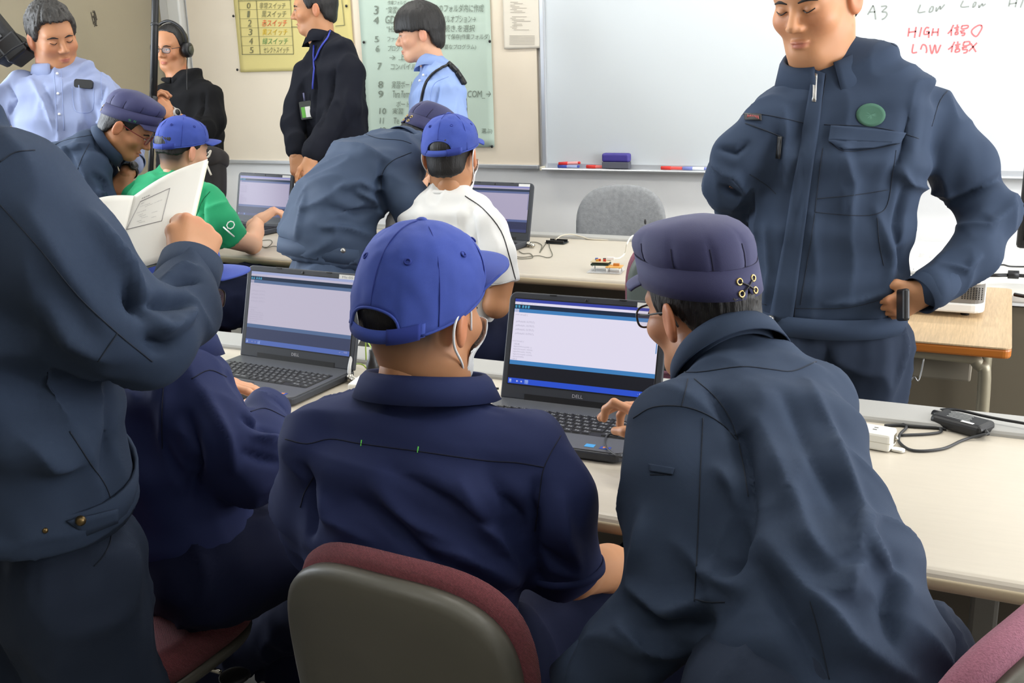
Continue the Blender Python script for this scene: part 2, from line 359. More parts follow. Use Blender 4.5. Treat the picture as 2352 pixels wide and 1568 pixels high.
strokes('handwriting', [[(80, 215), (160, 80)], [(160, 80), (180, 140), (198, 283)], [(110, 175), (190, 172)], [(275, 95), (345, 88), (352, 110), (290, 172), (345, 175), (362, 212), (330, 260), (285, 285)]], M_wk, .006, 1980, 0, s_)
strokes('handwriting', [[(850, 68), (815, 178), (920, 168)], [(995, 110), (975, 175), (1020, 160), (1035, 100), (1000, 100)], [(1080, 105), (1078, 165), (1135, 90), (1138, 135), (1200, 65)], [(1470, 10), (1438, 98), (1555, 95)], [(1620, 45), (1610, 105), (1640, 85), (1655, 35), (1625, 38)], [(1700, 70), (1700, 110), (1745, 55), (1755, 85), (1795, 55)], [(2150, 0), (2130, 95)], [(2250, -10), (2225, 105)], [(2140, 60), (2245, 42)], [(2340, 0), (2300, 110)]], M_wk, .0055, 1980, 0, s_)
strokes('handwriting', [[(685, 405), (668, 530)], [(785, 390), (762, 550)], [(680, 470), (785, 455)], [(865, 395), (832, 535)], [(975, 405), (935, 400), (905, 450), (905, 498), (960, 490), (970, 458), (930, 462)], [(972, 460), (968, 550)], [(1035, 410), (1012, 520)], [(1110, 410), (1098, 525)], [(1025, 470), (1100, 465)], [(1330, 360), (1290, 440), (1245, 490)], [(1300, 430), (1295, 520)], [(1385, 355), (1385, 390)], [(1340, 408), (1410, 392)], [(1360, 425), (1400, 420)], [(1360, 445), (1400, 440)], [(1355, 470), (1355, 500), (1390, 495), (1388, 465), (1355, 470)], [(1450, 375), (1450, 420), (1530, 405), (1535, 370), (1450, 375)], [(1420, 455), (1490, 445)], [(1450, 460), (1445, 480), (1490, 480), (1480, 510), (1445, 515)], [(1740, 370), (1690, 368), (1610, 420), (1590, 470), (1630, 520), (1670, 522), (1720, 450), (1742, 400), (1735, 368)]], M_wr, .0065, 1980, 0, s_)
strokes('handwriting', [[(745, 640), (730, 760), (800, 758)], [(850, 720), (880, 650), (925, 665), (940, 730), (930, 770)], [(985, 650), (1015, 780), (1060, 650), (1085, 770), (1145, 650)], [(1345, 605), (1310, 670), (1250, 720)], [(1315, 670), (1298, 760)], [(1390, 600), (1390, 635)], [(1350, 655), (1430, 640)], [(1360, 672), (1410, 668)], [(1358, 695), (1408, 690)], [(1360, 715), (1355, 755), (1410, 745), (1410, 712), (1360, 715)], [(1480, 610), (1475, 665), (1555, 650), (1560, 605), (1480, 610)], [(1450, 690), (1525, 685)], [(1470, 695), (1465, 720), (1525, 720), (1515, 760), (1470, 770)], [(1580, 630), (1655, 755)], [(1670, 620), (1550, 745)]], M_wr, .0065, 1980, 0, s_)
# things on the tray
def marker(px, cap, label, dz=0.0, tilt=0.0, body=(235, 235, 232), L=.125, py=383):
    p = ony(px, py, YP-.028); p[2] = wz0_-.003+dz; d = V3(math.cos(tilt), 0, math.sin(tilt)); t = empty('whiteboard_marker', p-V3(0, 0, .008), label, 'marker', 'whiteboard markers on the tray')
    mc = mat('cap_%d_%d_%d' % cap, cap, .4); mb = mat('mbody_%d' % body[1], body, .4)
    obj('cap', G().lathe(p-d*L*.5, [(.004, 0), (.0095, .002), (.0095, .052), (.0085, .054)], 14, d), mc, t)
    obj('barrel', G().lathe(p-d*L*.5, [(.0075, .05), (.008, .054), (.008, L-.014), (.006, L-.010)], 14, d), mb, t)
    obj('end_plug', G().lathe(p-d*L*.5, [(.007, L-.016), (.007, L-.002), (.005, L)], 12, d), mc, t)
marker(1308, (222, 52, 50), 'red marker leaning on a blue one at the left end of the whiteboard tray', .016, .06, (250, 170, 168))
marker(1306, (70, 90, 180), 'blue marker lying under a red one at the left end of the tray', 0, 0, (170, 185, 225))
marker(1372, (225, 58, 50), 'red marker lying flat just left of the purple eraser', 0, 0, (240, 120, 112))
marker(1545, (225, 58, 50), 'red marker lying flat on the tray right of the eraser', 0, 0, (240, 90, 85))
marker(1595, (130, 140, 205), 'pale blue marker on the tray by the standing student', 0, 0, (236, 238, 245))
p = ony(1416, 383, YP-.03); e = empty('whiteboard_eraser', (p[0], p[1], wz0_-.012), 'purple and grey whiteboard eraser standing on the tray', 'eraser')
box('handle', (p[0], p[1], wz0_+.047), (.150, .048, .046), mat('eraser_purple', (72, 62, 148), .5), e, bevel=.012, seg=4)
box('felt_pad', (p[0], p[1], wz0_+.008), (.146, .046, .034), mat('eraser_felt', (96, 98, 108), .9, bump=.3), e, bevel=.003)
# ------------------------------------------------------------------ desks
M_cream = mat('cream_laminate', (199, 190, 174), .38, var=.02, vscale=14, bump=.02, bscale=400, stretch=(1, 8, 1))
M_edge = mat('cream_edge', (192, 176, 144), .42)
M_rail = mat('grey_rail', (172, 171, 167), .5)
M_taupe = mat('taupe_panel', (112, 104, 92), .6, var=.04)
M_leg = mat('desk_leg', (150, 148, 142), .5, .2)
def long_desk(name, label, x0, x1, yf, yt, yb, group=None, grom=None, z=.70):
    t = empty(name, ((x0+x1)/2, (yf+yb)/2, 0), label, 'desk', group)
    th = .036; pr = [(yt, z-th), (yf+.016, z-th)]+[(yf+.018-.018*math.sin(a), z-th/2+.018*-math.cos(a)) for a in np.linspace(.15, math.pi-.15, 9)]+[(yf+.018, z), (yt, z)]
    g = G(); g.prism(pr[::-1], x0, x1, lambda y, zz, x: (x, y, zz)); obj('tabletop', g, M_cream, t, flat=True)
    g = G(); nb = [(yf+.0185-.0197*math.sin(a), z-th/2-.0197*math.cos(a)) for a in np.linspace(.2, math.pi*.62, 8)]
    g.grid([[(x, y, zz) for y, zz in nb] for x in (x0, (x0+x1)/2, x1)]); obj('edge_band', g, M_edge, t, solid=.0012)
    g = G(); g.box(((x0+x1)/2, (yt+yb)/2, z-.006), (x1-x0, yb-yt, .040)); obj('cable_rail', g, M_rail, t, flat=True, bevel=.008)
    box('modesty_panel', ((x0+x1)/2, yb-.10, .42), (x1-x0-.06, .02, .48), M_taupe, t)
    n = max(2, int(round((x1-x0)/1.5))+1)
    for x in np.linspace(x0+.06, x1-.06, n):
        o = box('leg', (x, (yf+yb)/2+.08, .34), (.05, .07, .644), M_leg, t, bevel=.008)
        box('foot', (x, (yf+yb)/2+.02, .0275), (.055, yb-yf-.12, .045), M_leg, o, bevel=.012)
    if grom: obj('grommet', G().lathe((grom[0], yb-.112, grom[1]), [(.036, 0), (.036, .008), (.028, .010), (.026, .002)], 20, V3(0, -1, 0)), M_dark, t)
    return t
YF, YT, YR = 1.545, 2.19, 2.305
long_desk('computer_desk', 'long cream desk with rounded edge nearest the viewer, holding two laptops', -2.5, 1.35, YF, YT, YR, 'long cream desks')
gq = ony(1240, 660, 4.09)
long_desk('computer_desk', 'long cream desk in the second row, in front of the whiteboard wall', -3.75, -.56, 3.375, 4.13, 4.20, 'long cream desks', grom=(gq[0], .60))
# wooden school desk with the projector
M_wood = mat('ash_wood', (200, 172, 134), .45, var=.13, vscale=26, bump=.05, bscale=90, stretch=(9, .6, 9))
M_orange = mat('desk_edge_orange', (184, 108, 40), .35)
M_olive = mat('olive_tube', (158, 150, 128), .4, .3)
t = empty('school_desk', (-.25, 3.18, 0), 'wooden school desk with orange-brown edge and tubular legs carrying the projector', 'desk')
x0, x1, y0, y1, z = -.50, .068, 2.812, 3.545, .72
g = G().prism(rrect(x1-x0, y1-y0, .02), z-.004, z, lambda a, b, c: (a+(x0+x1)/2, b+(y0+y1)/2, c)); obj('tabletop', g, M_wood, t, flat=True)
g = G().prism(rrect(x1-x0, y1-y0, .02), z-.030, z-.0042, lambda a, b, c: (a+(x0+x1)/2, b+(y0+y1)/2, c)); obj('edge', g, M_orange, t, flat=True, bevel=.006)
for yy in (y0+.04, y1-.05):
    obj('leg', G().tube(smooth([(x0+.05, yy, .015), (x0+.05, yy, .58), (x0+.07, yy, .665), (x0+.13, yy, .677), (x1-.13, yy, .677), (x1-.075, yy, .66), (x1-.055, yy, .58), (x1-.055, yy, .015)], 6), .0165, 12), M_olive, t)
box('book_tray', ((x0+x1)/2, (y0+y1)/2-.02, .635), (x1-x0-.18, y1-y0-.22, .085), mat('tray_taupe', (140, 132, 116), .6), t, bevel=.006)
obj('crossbar', G().tube([(x1-.055, y0+.04, .13), (x1-.055, y1-.05, .13)], .012, 10), M_olive, t)
hx = onz(2115, 800, .69)[0]-.005
obj('bag_hook', G().tube(smooth([(hx-.018, y0+.012, .672), (hx-.016, y0+.004, .628), (hx-.012, y0-.004, .612), (hx-.003, y0-.004, .622), (hx+.006, y0-.004, .612), (hx+.012, y0+.004, .63), (hx+.016, y0+.012, .672)], 5), .0022, 6), M_steel, t)
# computer desk on the right
t = empty('side_desk', (.62, 3.9, 0), 'light grey desk with dark front panel behind the school desk, holding the monitor', 'desk')
box('tabletop', (.51, 4.01, .685), (1.84, .90, .03), mat('grey_laminate', (216, 213, 206), .45), t, bevel=.006)
box('front_panel', (.51, 3.60, .33), (1.80, .02, .64), mat('dark_taupe', (104, 96, 80), .6), t)
box('side_panel', (-.39, 4.01, .335), (.03, .80, .66), M_taupe, t)
box('side_panel', (1.41, 4.01, .335), (.03, .80, .66), M_taupe, t)
# monitor at the right edge
mx = ony(2336, 540, 3.75)[0]
t = empty('monitor', (mx+.26, 3.75, .70), 'black flat monitor at the right edge of the picture', 'monitor')
box('panel', (mx+.26, 3.75, .985), (.52, .035, .34), M_black, t, bevel=.012)
box('screen', (mx+.26, 3.7315, .99), (.48, .002, .29), mat('screen_off', (8, 8, 10), .15), t)
box('stand', (mx+.26, 3.78, .78), (.09, .05, .15), M_black, t, bevel=.01)
obj('stand_base', G().lathe((mx+.26, 3.78, .7015), [(.12, 0), (.12, .010), (.03, .016)], 28), M_black, t)
def cable(name, pts, r, m, label, cat='cable', grp=None): return tag(obj(name, G().tube(smooth(pts, 8), r, 8), m), label, cat, grp)
dz = .7
cable('video_cable', [onz(2262, 632, .735), onz(2290, 632, .74), onz(2325, 632, .735), onz(2400, 636, .735)], .006, M_black, 'thick black video cable with plugs running from the projector to the monitor')
g = G().tube([onz(2315, 630, .738), onz(2340, 631, .738)], .014, 8); tag(obj('cable_plug', g, M_black), 'black moulded connector block on the cable beside the monitor', 'plug')
cable('power_lead', [onz(2268, 618, .745), onz(2300, 608, .755), onz(2326, 612, .745), onz(2400, 612, .745)], .0028, M_black, 'thin black lead with blue-lit tip lying above the video cable')
cable('black_cord', [onz(2330, 676, .707), onz(2352, 680, .707), onz(2420, 690, .707)], .006, M_black, 'thick black cord at the very right edge of the grey side desk')

# projector -----------------------------------------------------------------
t = empty('projector', (-.20, 3.26, .72), 'white and grey desktop projector with speaker holes on the school desk', 'projector')
M_pw = mat('projector_white', (222, 220, 214), .45); M_pg = mat('projector_grey', (120, 116, 110), .45)
pcx, pcy, pw, pd = -.215, 3.27, .42, .34
R_ = lambda a, b, c: (a+pcx, b+pcy, c)
obj('base', G().prism(rrect(pw, pd, .035), .735, .764, R_), M_pw, t, flat=True, bevel=.006)
obj('body', G().prism(rrect(pw-.006, pd-.006, .033), .764, .818, R_), M_pg, t, flat=True)
obj('upper_trim', G().prism(rrect(pw, pd, .035), .818, .836, R_), M_pw, t, flat=True, bevel=.005)
obj('top_cover', G().prism(rrect(pw-.02, pd-.02, .03), .836, .848, R_), mat('projector_top', (206, 205, 201), .5), t, flat=True, bevel=.005)
g = G()
for i in range(8):
    for j in range(7): g.box((-.065+i*.0072, pcy-pd/2+.0025, .778+j*.0052), (.0032, .002, .0032))
obj('speaker_holes', g, M_black, t, flat=True)
for i, (dx, dy) in enumerate(((0, 0), (.03, 0), (0, .02), (.03, .02), (0, .04), (.09, .03), (.09, .05))): box('button', (pcx+.02+dx, pcy+.06+dy, .849), (.014, .006, .003), M_pw, t)
g = G(); text_fit(g, 'A ☆ Pod tam', (pcx-.05, pcy-pd/2+.022, .8490), (1, 0, 0), (0, 1, 0), .15, .012); obj('top_label_text', g, M_dark, t)
box('top_label', (pcx+.04, pcy-pd/2+.028, .848), (.22, .022, .0015), M_white, t)
for sx in (-1, 1):
    for sy in (-1, 1): obj('foot', G().lathe((pcx+sx*.16, pcy+sy*.12, .7195), [(.012, 0), (.012, .016)], 12), M_black, t)

# ------------------------------------------------------------------ chairs
M_maroon = mat('maroon_fabric', (136, 68, 76), .9, bump=.8, bscale=900, weave=240, var=.28, vscale=420, sheen=.2)
M_mauve = mat('mauve_fabric', (146, 92, 110), .9, bump=.5, bscale=500, var=.2, vscale=380, sheen=.2)
M_greyf = mat('grey_fabric', (138, 140, 142), .95, bump=.6, bscale=220, var=.14, vscale=60, sheen=.3)
M_shell = mat('chair_shell', (92, 90, 81), .42, bump=.08, bscale=200, var=.03)
M_shell2 = mat('chair_shell_green', (106, 116, 112), .45, bump=.08, bscale=200)
def pad(w, h, d, n=3.0, inset=None, bend=0.0, taper=0.0, rings=None):
    """rounded cushion: superellipse outline w x h (x,z), thickness d along y; returns grid points [ring][angle]"""
    th = np.linspace(0, 2*np.pi, 56, endpoint=False); c, s = np.cos(th), np.sin(th)
    x0 = np.sign(c)*np.abs(c)**(2/n)*w/2; z0 = np.sign(s)*np.abs(s)**(2/n)*h/2
    out = []
    for k, y in (rings or [(.0, -.46), (.55, -.5), (.86, -.48), (.96, -.38), (1, -.1), (1, .15), (.965, .38), (.88, .48), (.5, .5), (.0, .5)]):
        x = x0*k; z = z0*k; xx = x*(1-taper*(z/h))
        out.append(np.stack([xx, y*d+bend*(xx/(w/2))**2*.5+0*x, z], -1))
    return np.array(out)
def office_chair(label, seat, face, back_w=.39, back_h=.40, back_c=.70, mc=None, ms=None, back_off=.21, tilt=.10, n=3.2, seat_z=.47, group='office chairs', arms=False, seat_w=.45, cushion_over=.010):
    mc = mc or M_maroon; ms = ms or M_shell
    f = nrm(V3(face[0], face[1], 0)); r = np.cross(f, ZU); S = V3(seat[0], seat[1], 0)
    t = empty('office_chair', S, label, 'chair', group)
    def L(P): P = np.asarray(P); return S+P[..., :1]*r+P[..., 1:2]*f+P[..., 2:]*ZU
    def tl(P): # lean the back
        Q = P.copy(); Q[..., 1] = P[..., 1]-(P[..., 2])*tilt; return Q
    c = tl(pad(back_w, back_h, .05, n, bend=.05, taper=-.06)); c[..., 1] -= back_off-.03; c[..., 2] += back_c; obj('back_cushion', G().grid(L(c), True), mc, t)
    rg = [(0, -.5), (.75, -.5), (.93, -.46), (.985, -.3), (1, .1), (.99, .5), (0, .5)]
    c = tl(pad(back_w-.012, back_h-cushion_over*2, .035, n, bend=.05, taper=-.06, rings=rg)); c[..., 1] -= back_off+.008; c[..., 2] += back_c-cushion_over*.6; obj('back_shell', G().grid(L(c), True), ms, t)
    def flat(P): return np.stack([P[..., 0], P[..., 2], P[..., 1]], -1)
    c = flat(pad(seat_w, .43, .075, 3.4)); c[..., 2] = c[..., 2]+seat_z-.03-.05*np.clip(c[..., 1]-.1, 0, 1); c[..., 1] += .01; obj('seat_cushion', G().grid(L(c)[:, ::-1], True), mc, t)
    c = flat(pad(seat_w-.02, .41, .03, 3.4, rings=rg)); c[..., 2] = c[..., 2]+seat_z-.08; c[..., 1] += .01; obj('seat_shell', G().grid(L(c)[:, ::-1], True), ms, t)
    obj('back_post', G().tube(L(smooth([(0, -.05, seat_z-.10), (0, -.2, seat_z-.10), (0, -back_off-.045, seat_z-.04), (0, -back_off-.05, back_c-.12), (0, -back_off-.03, back_c-.02)], 5)), .02, 10), M_black, t)
    obj('gas_column', G().lathe(S+V3(0, 0, .07), [(.03, 0), (.03, .15), (.02, .16), (.02, seat_z-.16)], 16), M_black, t)
    box('mechanism', S+V3(0, 0, seat_z-.115), (.16, .16, .045), M_black, t, bevel=.008)
    lv = obj('lever', G().tube(L(np.array([(.06, .04, seat_z-.11), (.20, .05, seat_z-.115)])), .005, 8), M_chrome, t); obj('lever_paddle', G().ell(L(np.array([.235, .05, seat_z-.115])), (.03, .03, .008)), M_black, lv)
    for k in range(5):
        a = 2*math.pi*k/5+.3; d = V3(math.cos(a), math.sin(a), 0)
        o = obj('base_leg', G().tube([S+V3(0, 0, .085), S+d*.15+V3(0, 0, .08), S+d*.27+V3(0, 0, .066)], [.03, .022, .016], 8), M_dark, t)
        g = G(); s = np.cross(d, ZU)
        for q in (-1, 1): g.lathe(S+d*.27+s*q*.012+V3(0, 0, .0265), [(.020, -.008), (.0265, -.006), (.0265, .006), (.020, .008)], 14, s)
        obj('caster', g, M_black, o)
    return t
def hd(a, p=0.0):  # horizontal direction a degrees to the right of "away"
    a = math.radians(a); return R0*math.sin(a)+A0*math.cos(a)
def chair_at(px, py, d, face, **k):
    """place a chair so that its backrest centre sits at the given spot"""
    P = at(px, py, d); f = nrm(face); bo = k.get('back_off', .21); return P[:2]+f[:2]*bo, P[2]
office_chair('maroon office chair with olive grey back shell, nearest the viewer under the capped student', (-.705+.02, 1.055+.215), (.06, 1), back_w=.392, back_h=.42, back_c=.62, back_off=.215)
office_chair('maroon office chair whose seat shows under the student at the left laptop', (-1.47, 1.27), (.02, 1), back_w=.38, back_h=.42, back_c=.63)
office_chair('mauve-trimmed chair cut off by the lower right corner', tuple(at(2390, 1540, 1.15)[:2]+hd(-42)[:2]*.21), hd(-42), back_w=.44, back_h=.46, back_c=.645, mc=M_mauve)
office_chair('office chair under the student in the green shirt', (-2.86, 2.88), (.05, 1), back_c=.60, back_h=.3)
office_chair('office chair under the student in the white shirt', (-1.68, 2.80), (.1, 1), back_c=.60, back_h=.3)
office_chair('empty mauve-edged chair with grey-green shell pushed to the far desk', (-.895, 3.235), (-.30, 1), back_w=.40, back_h=.44, back_c=.71, mc=M_mauve, ms=M_shell2)
gc = at(1437, 500, 4.80)
office_chair('grey fabric office chair between the far desk and the whiteboard', (gc[0], gc[1]-.2), (.10, -1), back_w=.425, back_h=.42, back_c=.675, mc=M_greyf, ms=M_black, n=2.7, back_off=.23)

# ------------------------------------------------------------------ laptops
M_lap = mat('laptop_dark', (50, 53, 60), .5, bump=.06, bscale=900); M_palm = mat('laptop_palmrest', (92, 94, 98), .4, .35, bump=.06, bscale=900)
M_key = mat('key_black', (28, 28, 30), .5); M_keyl = mat('key_legend', (112, 114, 116), .6)
def em(n, c, e):
    if n in MATS: return MATS[n]
    m = mat(n, c, .35, emit=e, spec=.25); m.node_tree.nodes['Principled BSDF'].inputs['Base Color'].default_value = (.012, .012, .014, 1); return m
KM = bpy.data.meshes.new('key')
def key_mesh(w, d):
    g = G(); h = .0022
    g.add([(-w/2, -d/2, 0), (w/2, -d/2, 0), (w/2, d/2, 0), (-w/2, d/2, 0), (-w/2+.0012, -d/2+.0012, h), (w/2-.0012, -d/2+.0012, h), (w/2-.0012, d/2-.0012, h), (-w/2+.0012, d/2-.0012, h)], [(4, 5, 6, 7), (0, 1, 5, 4), (1, 2, 6, 5), (2, 3, 7, 6), (3, 0, 4, 7)])
    lg = [(-w*.30, -.1*d), (-w*.08, -.1*d), (-w*.08, .28*d), (-w*.30, .28*d)]; me = bpy.data.meshes.new('key')
    v = np.concatenate(g.v).tolist()+[(x, y, h+.0002) for x, y in lg]+[(x+w*.33, y-.12*d, h+.0002) for x, y in lg]
    me.from_pydata(v, [], g.f+[(8, 9, 10, 11), (12, 13, 14, 15)]); me.materials.append(M_key); me.materials.append(M_keyl)
    me.polygons[5].material_index = 1; me.polygons[6].material_index = 1; return me
KEYS = {}
def key(w, d):
    k = (round(w, 4), round(d, 4))
    if k not in KEYS: KEYS[k] = key_mesh(w, d)
    return KEYS[k]
KR = []   # keyboard rows: (y, depth, [(x, w)...])
def _rows():
    p = .0186; x0 = -.164; rows = []
    fn = [(x0+i*.0172*1.06+.008, .0162) for i in range(18)]; rows.append((.047, .0095, fn))
    r1 = [(x0+p*(i+.5), .0162) for i in range(13)]+[(x0+p*14, p*1.9-.0024)]+[(x0+p*15.35+p*i, .0162) for i in range(3)]
    rows.append((.0325, .0160, r1))
    r2 = [(x0+p*.75, p*1.5-.0024)]+[(x0+p*(2+i), .0162) for i in range(12)]+[(x0+p*14.2, p*1.4-.0024)]+[(x0+p*15.35+p*i, .0162) for i in range(3)]
    rows.append((.0140, .0160, r2))
    r3 = [(x0+p*.9, p*1.75-.0024)]+[(x0+p*(2.3+i), .0162) for i in range(12)]+[(x0+p*14.3, p*1.2-.0024)]+[(x0+p*15.35+p*i, .0162) for i in range(3)]
    rows.append((-.0045, .0160, r3))
    r4 = [(x0+p*1.15, p*2.2-.0024)]+[(x0+p*(2.8+i), .0162) for i in range(11)]+[(x0+p*14, p*1.8-.0024)]+[(x0+p*15.35+p*i, .0162) for i in range(3)]
    rows.append((-.0230, .0160, r4))
    r5 = [(x0+p*(.6+1.15*i), p*1.1-.0024) for i in range(4)]+[(x0+p*6.3, p*3.6-.0024)]+[(x0+p*(8.7+1.1*i), p*1.05-.0024) for i in range(5)]+[(x0+p*15.85, p*1.95-.0024), (x0+p*17.35, .0162)]
    rows.append((-.0415, .0160, r5)); return rows
KR = _rows()
def laptop(label, pos, face, tilt, screen, detail=True, group='laptops on the desks', sticker=None, name='laptop'):
    """pos: centre of hinge line on the desk; face: direction from user to screen"""
    f = nrm(V3(face[0], face[1], 0)); r = np.cross(f, ZU); O = V3(pos[0], pos[1], .7015); HY = .106; MY = -f*HY
    t = empty(name, O+MY, label, 'laptop', group)
    def L(x, y, z): return O+MY+r*x+f*y+ZU*z
    def poly(ps, z0, z1): return G().prism(ps, z0, z1, lambda a, b, c: L(a, b, c))
    b = obj('base', poly(rrect(.376, .258, .020), .002, .020), M_lap, t, flat=True, bevel=.004)
    obj('palm_rest', poly(rrect(.370, .250, .018), .0201, .0218), M_palm, b, flat=True)
    for sx in (-1, 1):
        for sy in (-1, 1): obj('rubber_foot', G().lathe(L(sx*.15, sy*.1, -.0013), [(.008, 0), (.008, .004)], 10), M_black, b)
    kb = obj('keyboard_deck', G().prism(rrect(.338, .108, .004), .0219, .0222, lambda a, b_, c: L(a+.0, b_+.004, c)), M_black, t, flat=True)
    if detail:
        for y, d, ks in KR:
            for x, w in ks:
                o = bpy.data.objects.new('key', key(w, d)); COL.objects.link(o); o.parent = kb
                o.matrix_local = Matrix.Translation(Vector(L(x, y+.004, .0223)-(O+MY))) @ Matrix((tuple(r)+(0,), tuple(f)+(0,), (0, 0, 1, 0), (0, 0, 0, 1))).transposed().to_3x3().to_4x4()
    else:
        g = G()
        for y, d, ks in KR:
            for x, w in ks: g.box(L(x, y+.004, .0232), (w, d, .002), np.stack([r, f, ZU], 1))
        obj('keys', g, M_key, kb, flat=True)
    obj('touchpad', G().prism(rrect(.10, .055, .004), .0219, .0221, lambda a, b_, c: L(a-.03, b_-.088, c)), M_lap, t, flat=True)
    box('processor_sticker', L(.112, -.104, .0222), (.020, .016, .0005), mat('sticker_cyan', (60, 150, 210), .4), t, R=np.stack([r, f, ZU], 1))
    s2 = box('system_sticker', L(.145, -.106, .0222), (.022, .014, .0005), mat('sticker_blue', (30, 62, 150), .4), t, R=np.stack([r, f, ZU], 1))
    g = G()
    for dx, dy in ((-.003, .002), (.002, .003), (-.003, -.002), (.002, -.001)): g.box(L(.145+dx, -.1045+dy, .0226), (.004, .0032, .0003), np.stack([r, f, ZU], 1))
    obj('emblem', g, mat('emblem_orange', (236, 150, 60), .4), s2, flat=True)
    # lid
    up = ZU*math.cos(tilt)+f*math.sin(tilt); nv = -f*math.cos(tilt)+ZU*math.sin(tilt); HO = L(0, .117, .020)
    def LL(x, y, z): return HO+r*x+up*y+nv*z
    sh = [(-.188, .0), (.188, 0)]+[(.170+.018*math.cos(a), .226+.018*math.sin(a)) for a in np.linspace(0, math.pi/2, 6)]+[(-.170+.018*math.cos(a), .226+.018*math.sin(a)) for a in np.linspace(math.pi/2, math.pi, 6)]
    lid = obj('lid', G().prism(sh[::-1], .004, -.009, LL), M_lap, t, flat=True, bevel=.003)
    obj('hinge_gap', G().prism([(-.128, .0), (.128, 0), (.128, .014), (-.128, .014)], .0043, .0046, LL), M_black, lid, flat=True)
    obj('webcam', G().lathe(LL(0, .2355, .0042), [(.0035, 0), (.0035, .0006), (.002, .0008)], 12, nv), M_black, lid)
    for x in (-.08, .085): obj('bumper', G().prism([(x-.008, .240), (x+.008, .240), (x+.008, .2425), (x-.008, .2425)], .004, .0055, LL), M_black, lid, flat=True)
    g = G(); text_fit(g, 'DELL', LL(-.0125, .0175, .0046), r, up, .025, .0075); obj('logo_text', g, mat('logo_silver', (200, 200, 205), .4, .3), lid)
    obj('screen_surround', G().prism(rrect(.349, .199, .003), .0042, .0044, lambda a, b_, c: LL(a, b_+.1315, c)), M_black, lid, flat=True)
    sw, shh, sy = .344, .1935, .1315
    scr = None
    for (u0, v0, u1, v1, m) in screen['rects']:
        w0 = .0047 if scr is None else .0049
        o = obj('screen' if scr is None else 'screen_area', G().add([LL((u0-.5)*sw, sy+(.5-v1)*shh, w0), LL((u1-.5)*sw, sy+(.5-v1)*shh, w0), LL((u1-.5)*sw, sy+(.5-v0)*shh, w0), LL((u0-.5)*sw, sy+(.5-v0)*shh, w0)], [(0, 1, 2, 3)]), m, lid if scr is None else scr, flat=True) if scr is None else None
        if scr is None: scr = o; base = m; acc = {}
        else: acc.setdefault(m, []).append((u0, v0, u1, v1))
    for m, rs_ in acc.items():
        g = G()
        for (u0, v0, u1, v1) in rs_: g.add([LL((u0-.5)*sw, sy+(.5-v1)*shh, .0049), LL((u1-.5)*sw, sy+(.5-v1)*shh, .0049), LL((u1-.5)*sw, sy+(.5-v0)*shh, .0049), LL((u0-.5)*sw, sy+(.5-v0)*shh, .0049)], [(0, 1, 2, 3)])
        o = obj('screen_area', g, m, lid, flat=True)
    for (txt, u0, v0, u1, v1, m) in screen.get('text', ()):
        g = G(); text_fit(g, txt, LL((u0-.5)*sw, sy+(.5-v1)*shh, .0052), r, up, (u1-u0)*sw, (v1-v0)*shh); obj('screen_text', g, m, lid)
    if sticker is not None:
        st = obj('name_label', G().prism([(.118, .2275), (.172, .2275), (.172, .2395), (.118, .2395)], .0042, .0045, LL), M_white, lid, flat=True)
        if sticker: g = G(); text_fit(g, sticker, LL(.128, .2305, .0047), r, up, .034, .006); obj('label_text', g, mat('label_ink', (150, 150, 150), .6), lid)
    return t
def ide(k, white, bar, dark, task, title, txtc):
    W_ = em('ide_white%d' % k, white[0], white[1]); B_ = em('ide_bar%d' % k, bar[0], bar[1]); K_ = em('ide_dark%d' % k, dark[0], dark[1]); T_ = em('ide_task%d' % k, task[0], task[1]); TT = em('ide_title%d' % k, title[0], title[1]); X_ = em('ide_text%d' % k, txtc[0], txtc[1]); D_ = em('ide_tool%d' % k, (22, 50, 84), bar[1]*.6)
    r = [(0, 0, 1, 1, W_), (0, 0, 1, .035, TT), (0, .065, 1, .115, D_), (0, .115, 1, .158, B_), (.002, .12, .034, .158, W_), (0, .725, 1, .775, B_), (0, .775, 1, .935, K_), (0, .935, 1, 1, T_)]
    r += [(.004+i*.021+(.006 if i > 1 else 0), .075, .018+i*.021+(.006 if i > 1 else 0), .107, em('ide_icon%d' % k, (90, 180, 220), bar[1])) for i in range(5)]
    r += [(.99, .17, .996, .50, B_)]
    r += [(.008, .948, .024, .988, em('ide_orb%d' % k, (190, 210, 240), task[1])), (.06, .96, .072, .978, W_), (.092, .96, .102, .978, W_), (.12, .945, .146, .992, em('ide_tk%d' % k, (160, 185, 235), task[1]))]
    tx = [('ファイル 編集 スケッチ ツール ヘルプ', .004, .040, .16, .060, X_), ('test', .006, .128, .03, .150, X_), ('void setup() {', .01, .172, .10, .200, X_)]
    for i in range(4): tx.append(('pinMode(A%d, OUTPUT);' % i, .02, .255+i*.047, .155, .283+i*.047, X_))
    tx += [('}', .006, .438, .010, .462, X_), ('void loop() {', .006, .488, .09, .511, X_), ('//前進', .018, .521, .06, .545, X_), ('//停止', .012, .701, .052, .721, X_)]
    for i, s in enumerate(('digitalWrite(A0, );', 'digitalWrite(A1, HIGH);', 'digitalWrite(A2, HIGH);', 'digitalWrite(A3, LOW);')): tx.append((s, .018, .554+i*.030, .15+.008*(i % 2), .575+i*.030, X_))
    tx.append(('delay(5000);', .018, .674, .10, .693, X_)); tx.append(('15:32', .95, .945, .98, .965, W_)); tx.append(('· ˄ ▫', .90, .955, .94, .975, W_))
    return {'rects': r, 'text': tx}
S1 = ide(1, ((224, 219, 238), .95), ((62, 128, 190), .9), ((22, 24, 34), .6), ((40, 80, 205), .9), ((52, 66, 165), .9), ((176, 170, 192), .9))
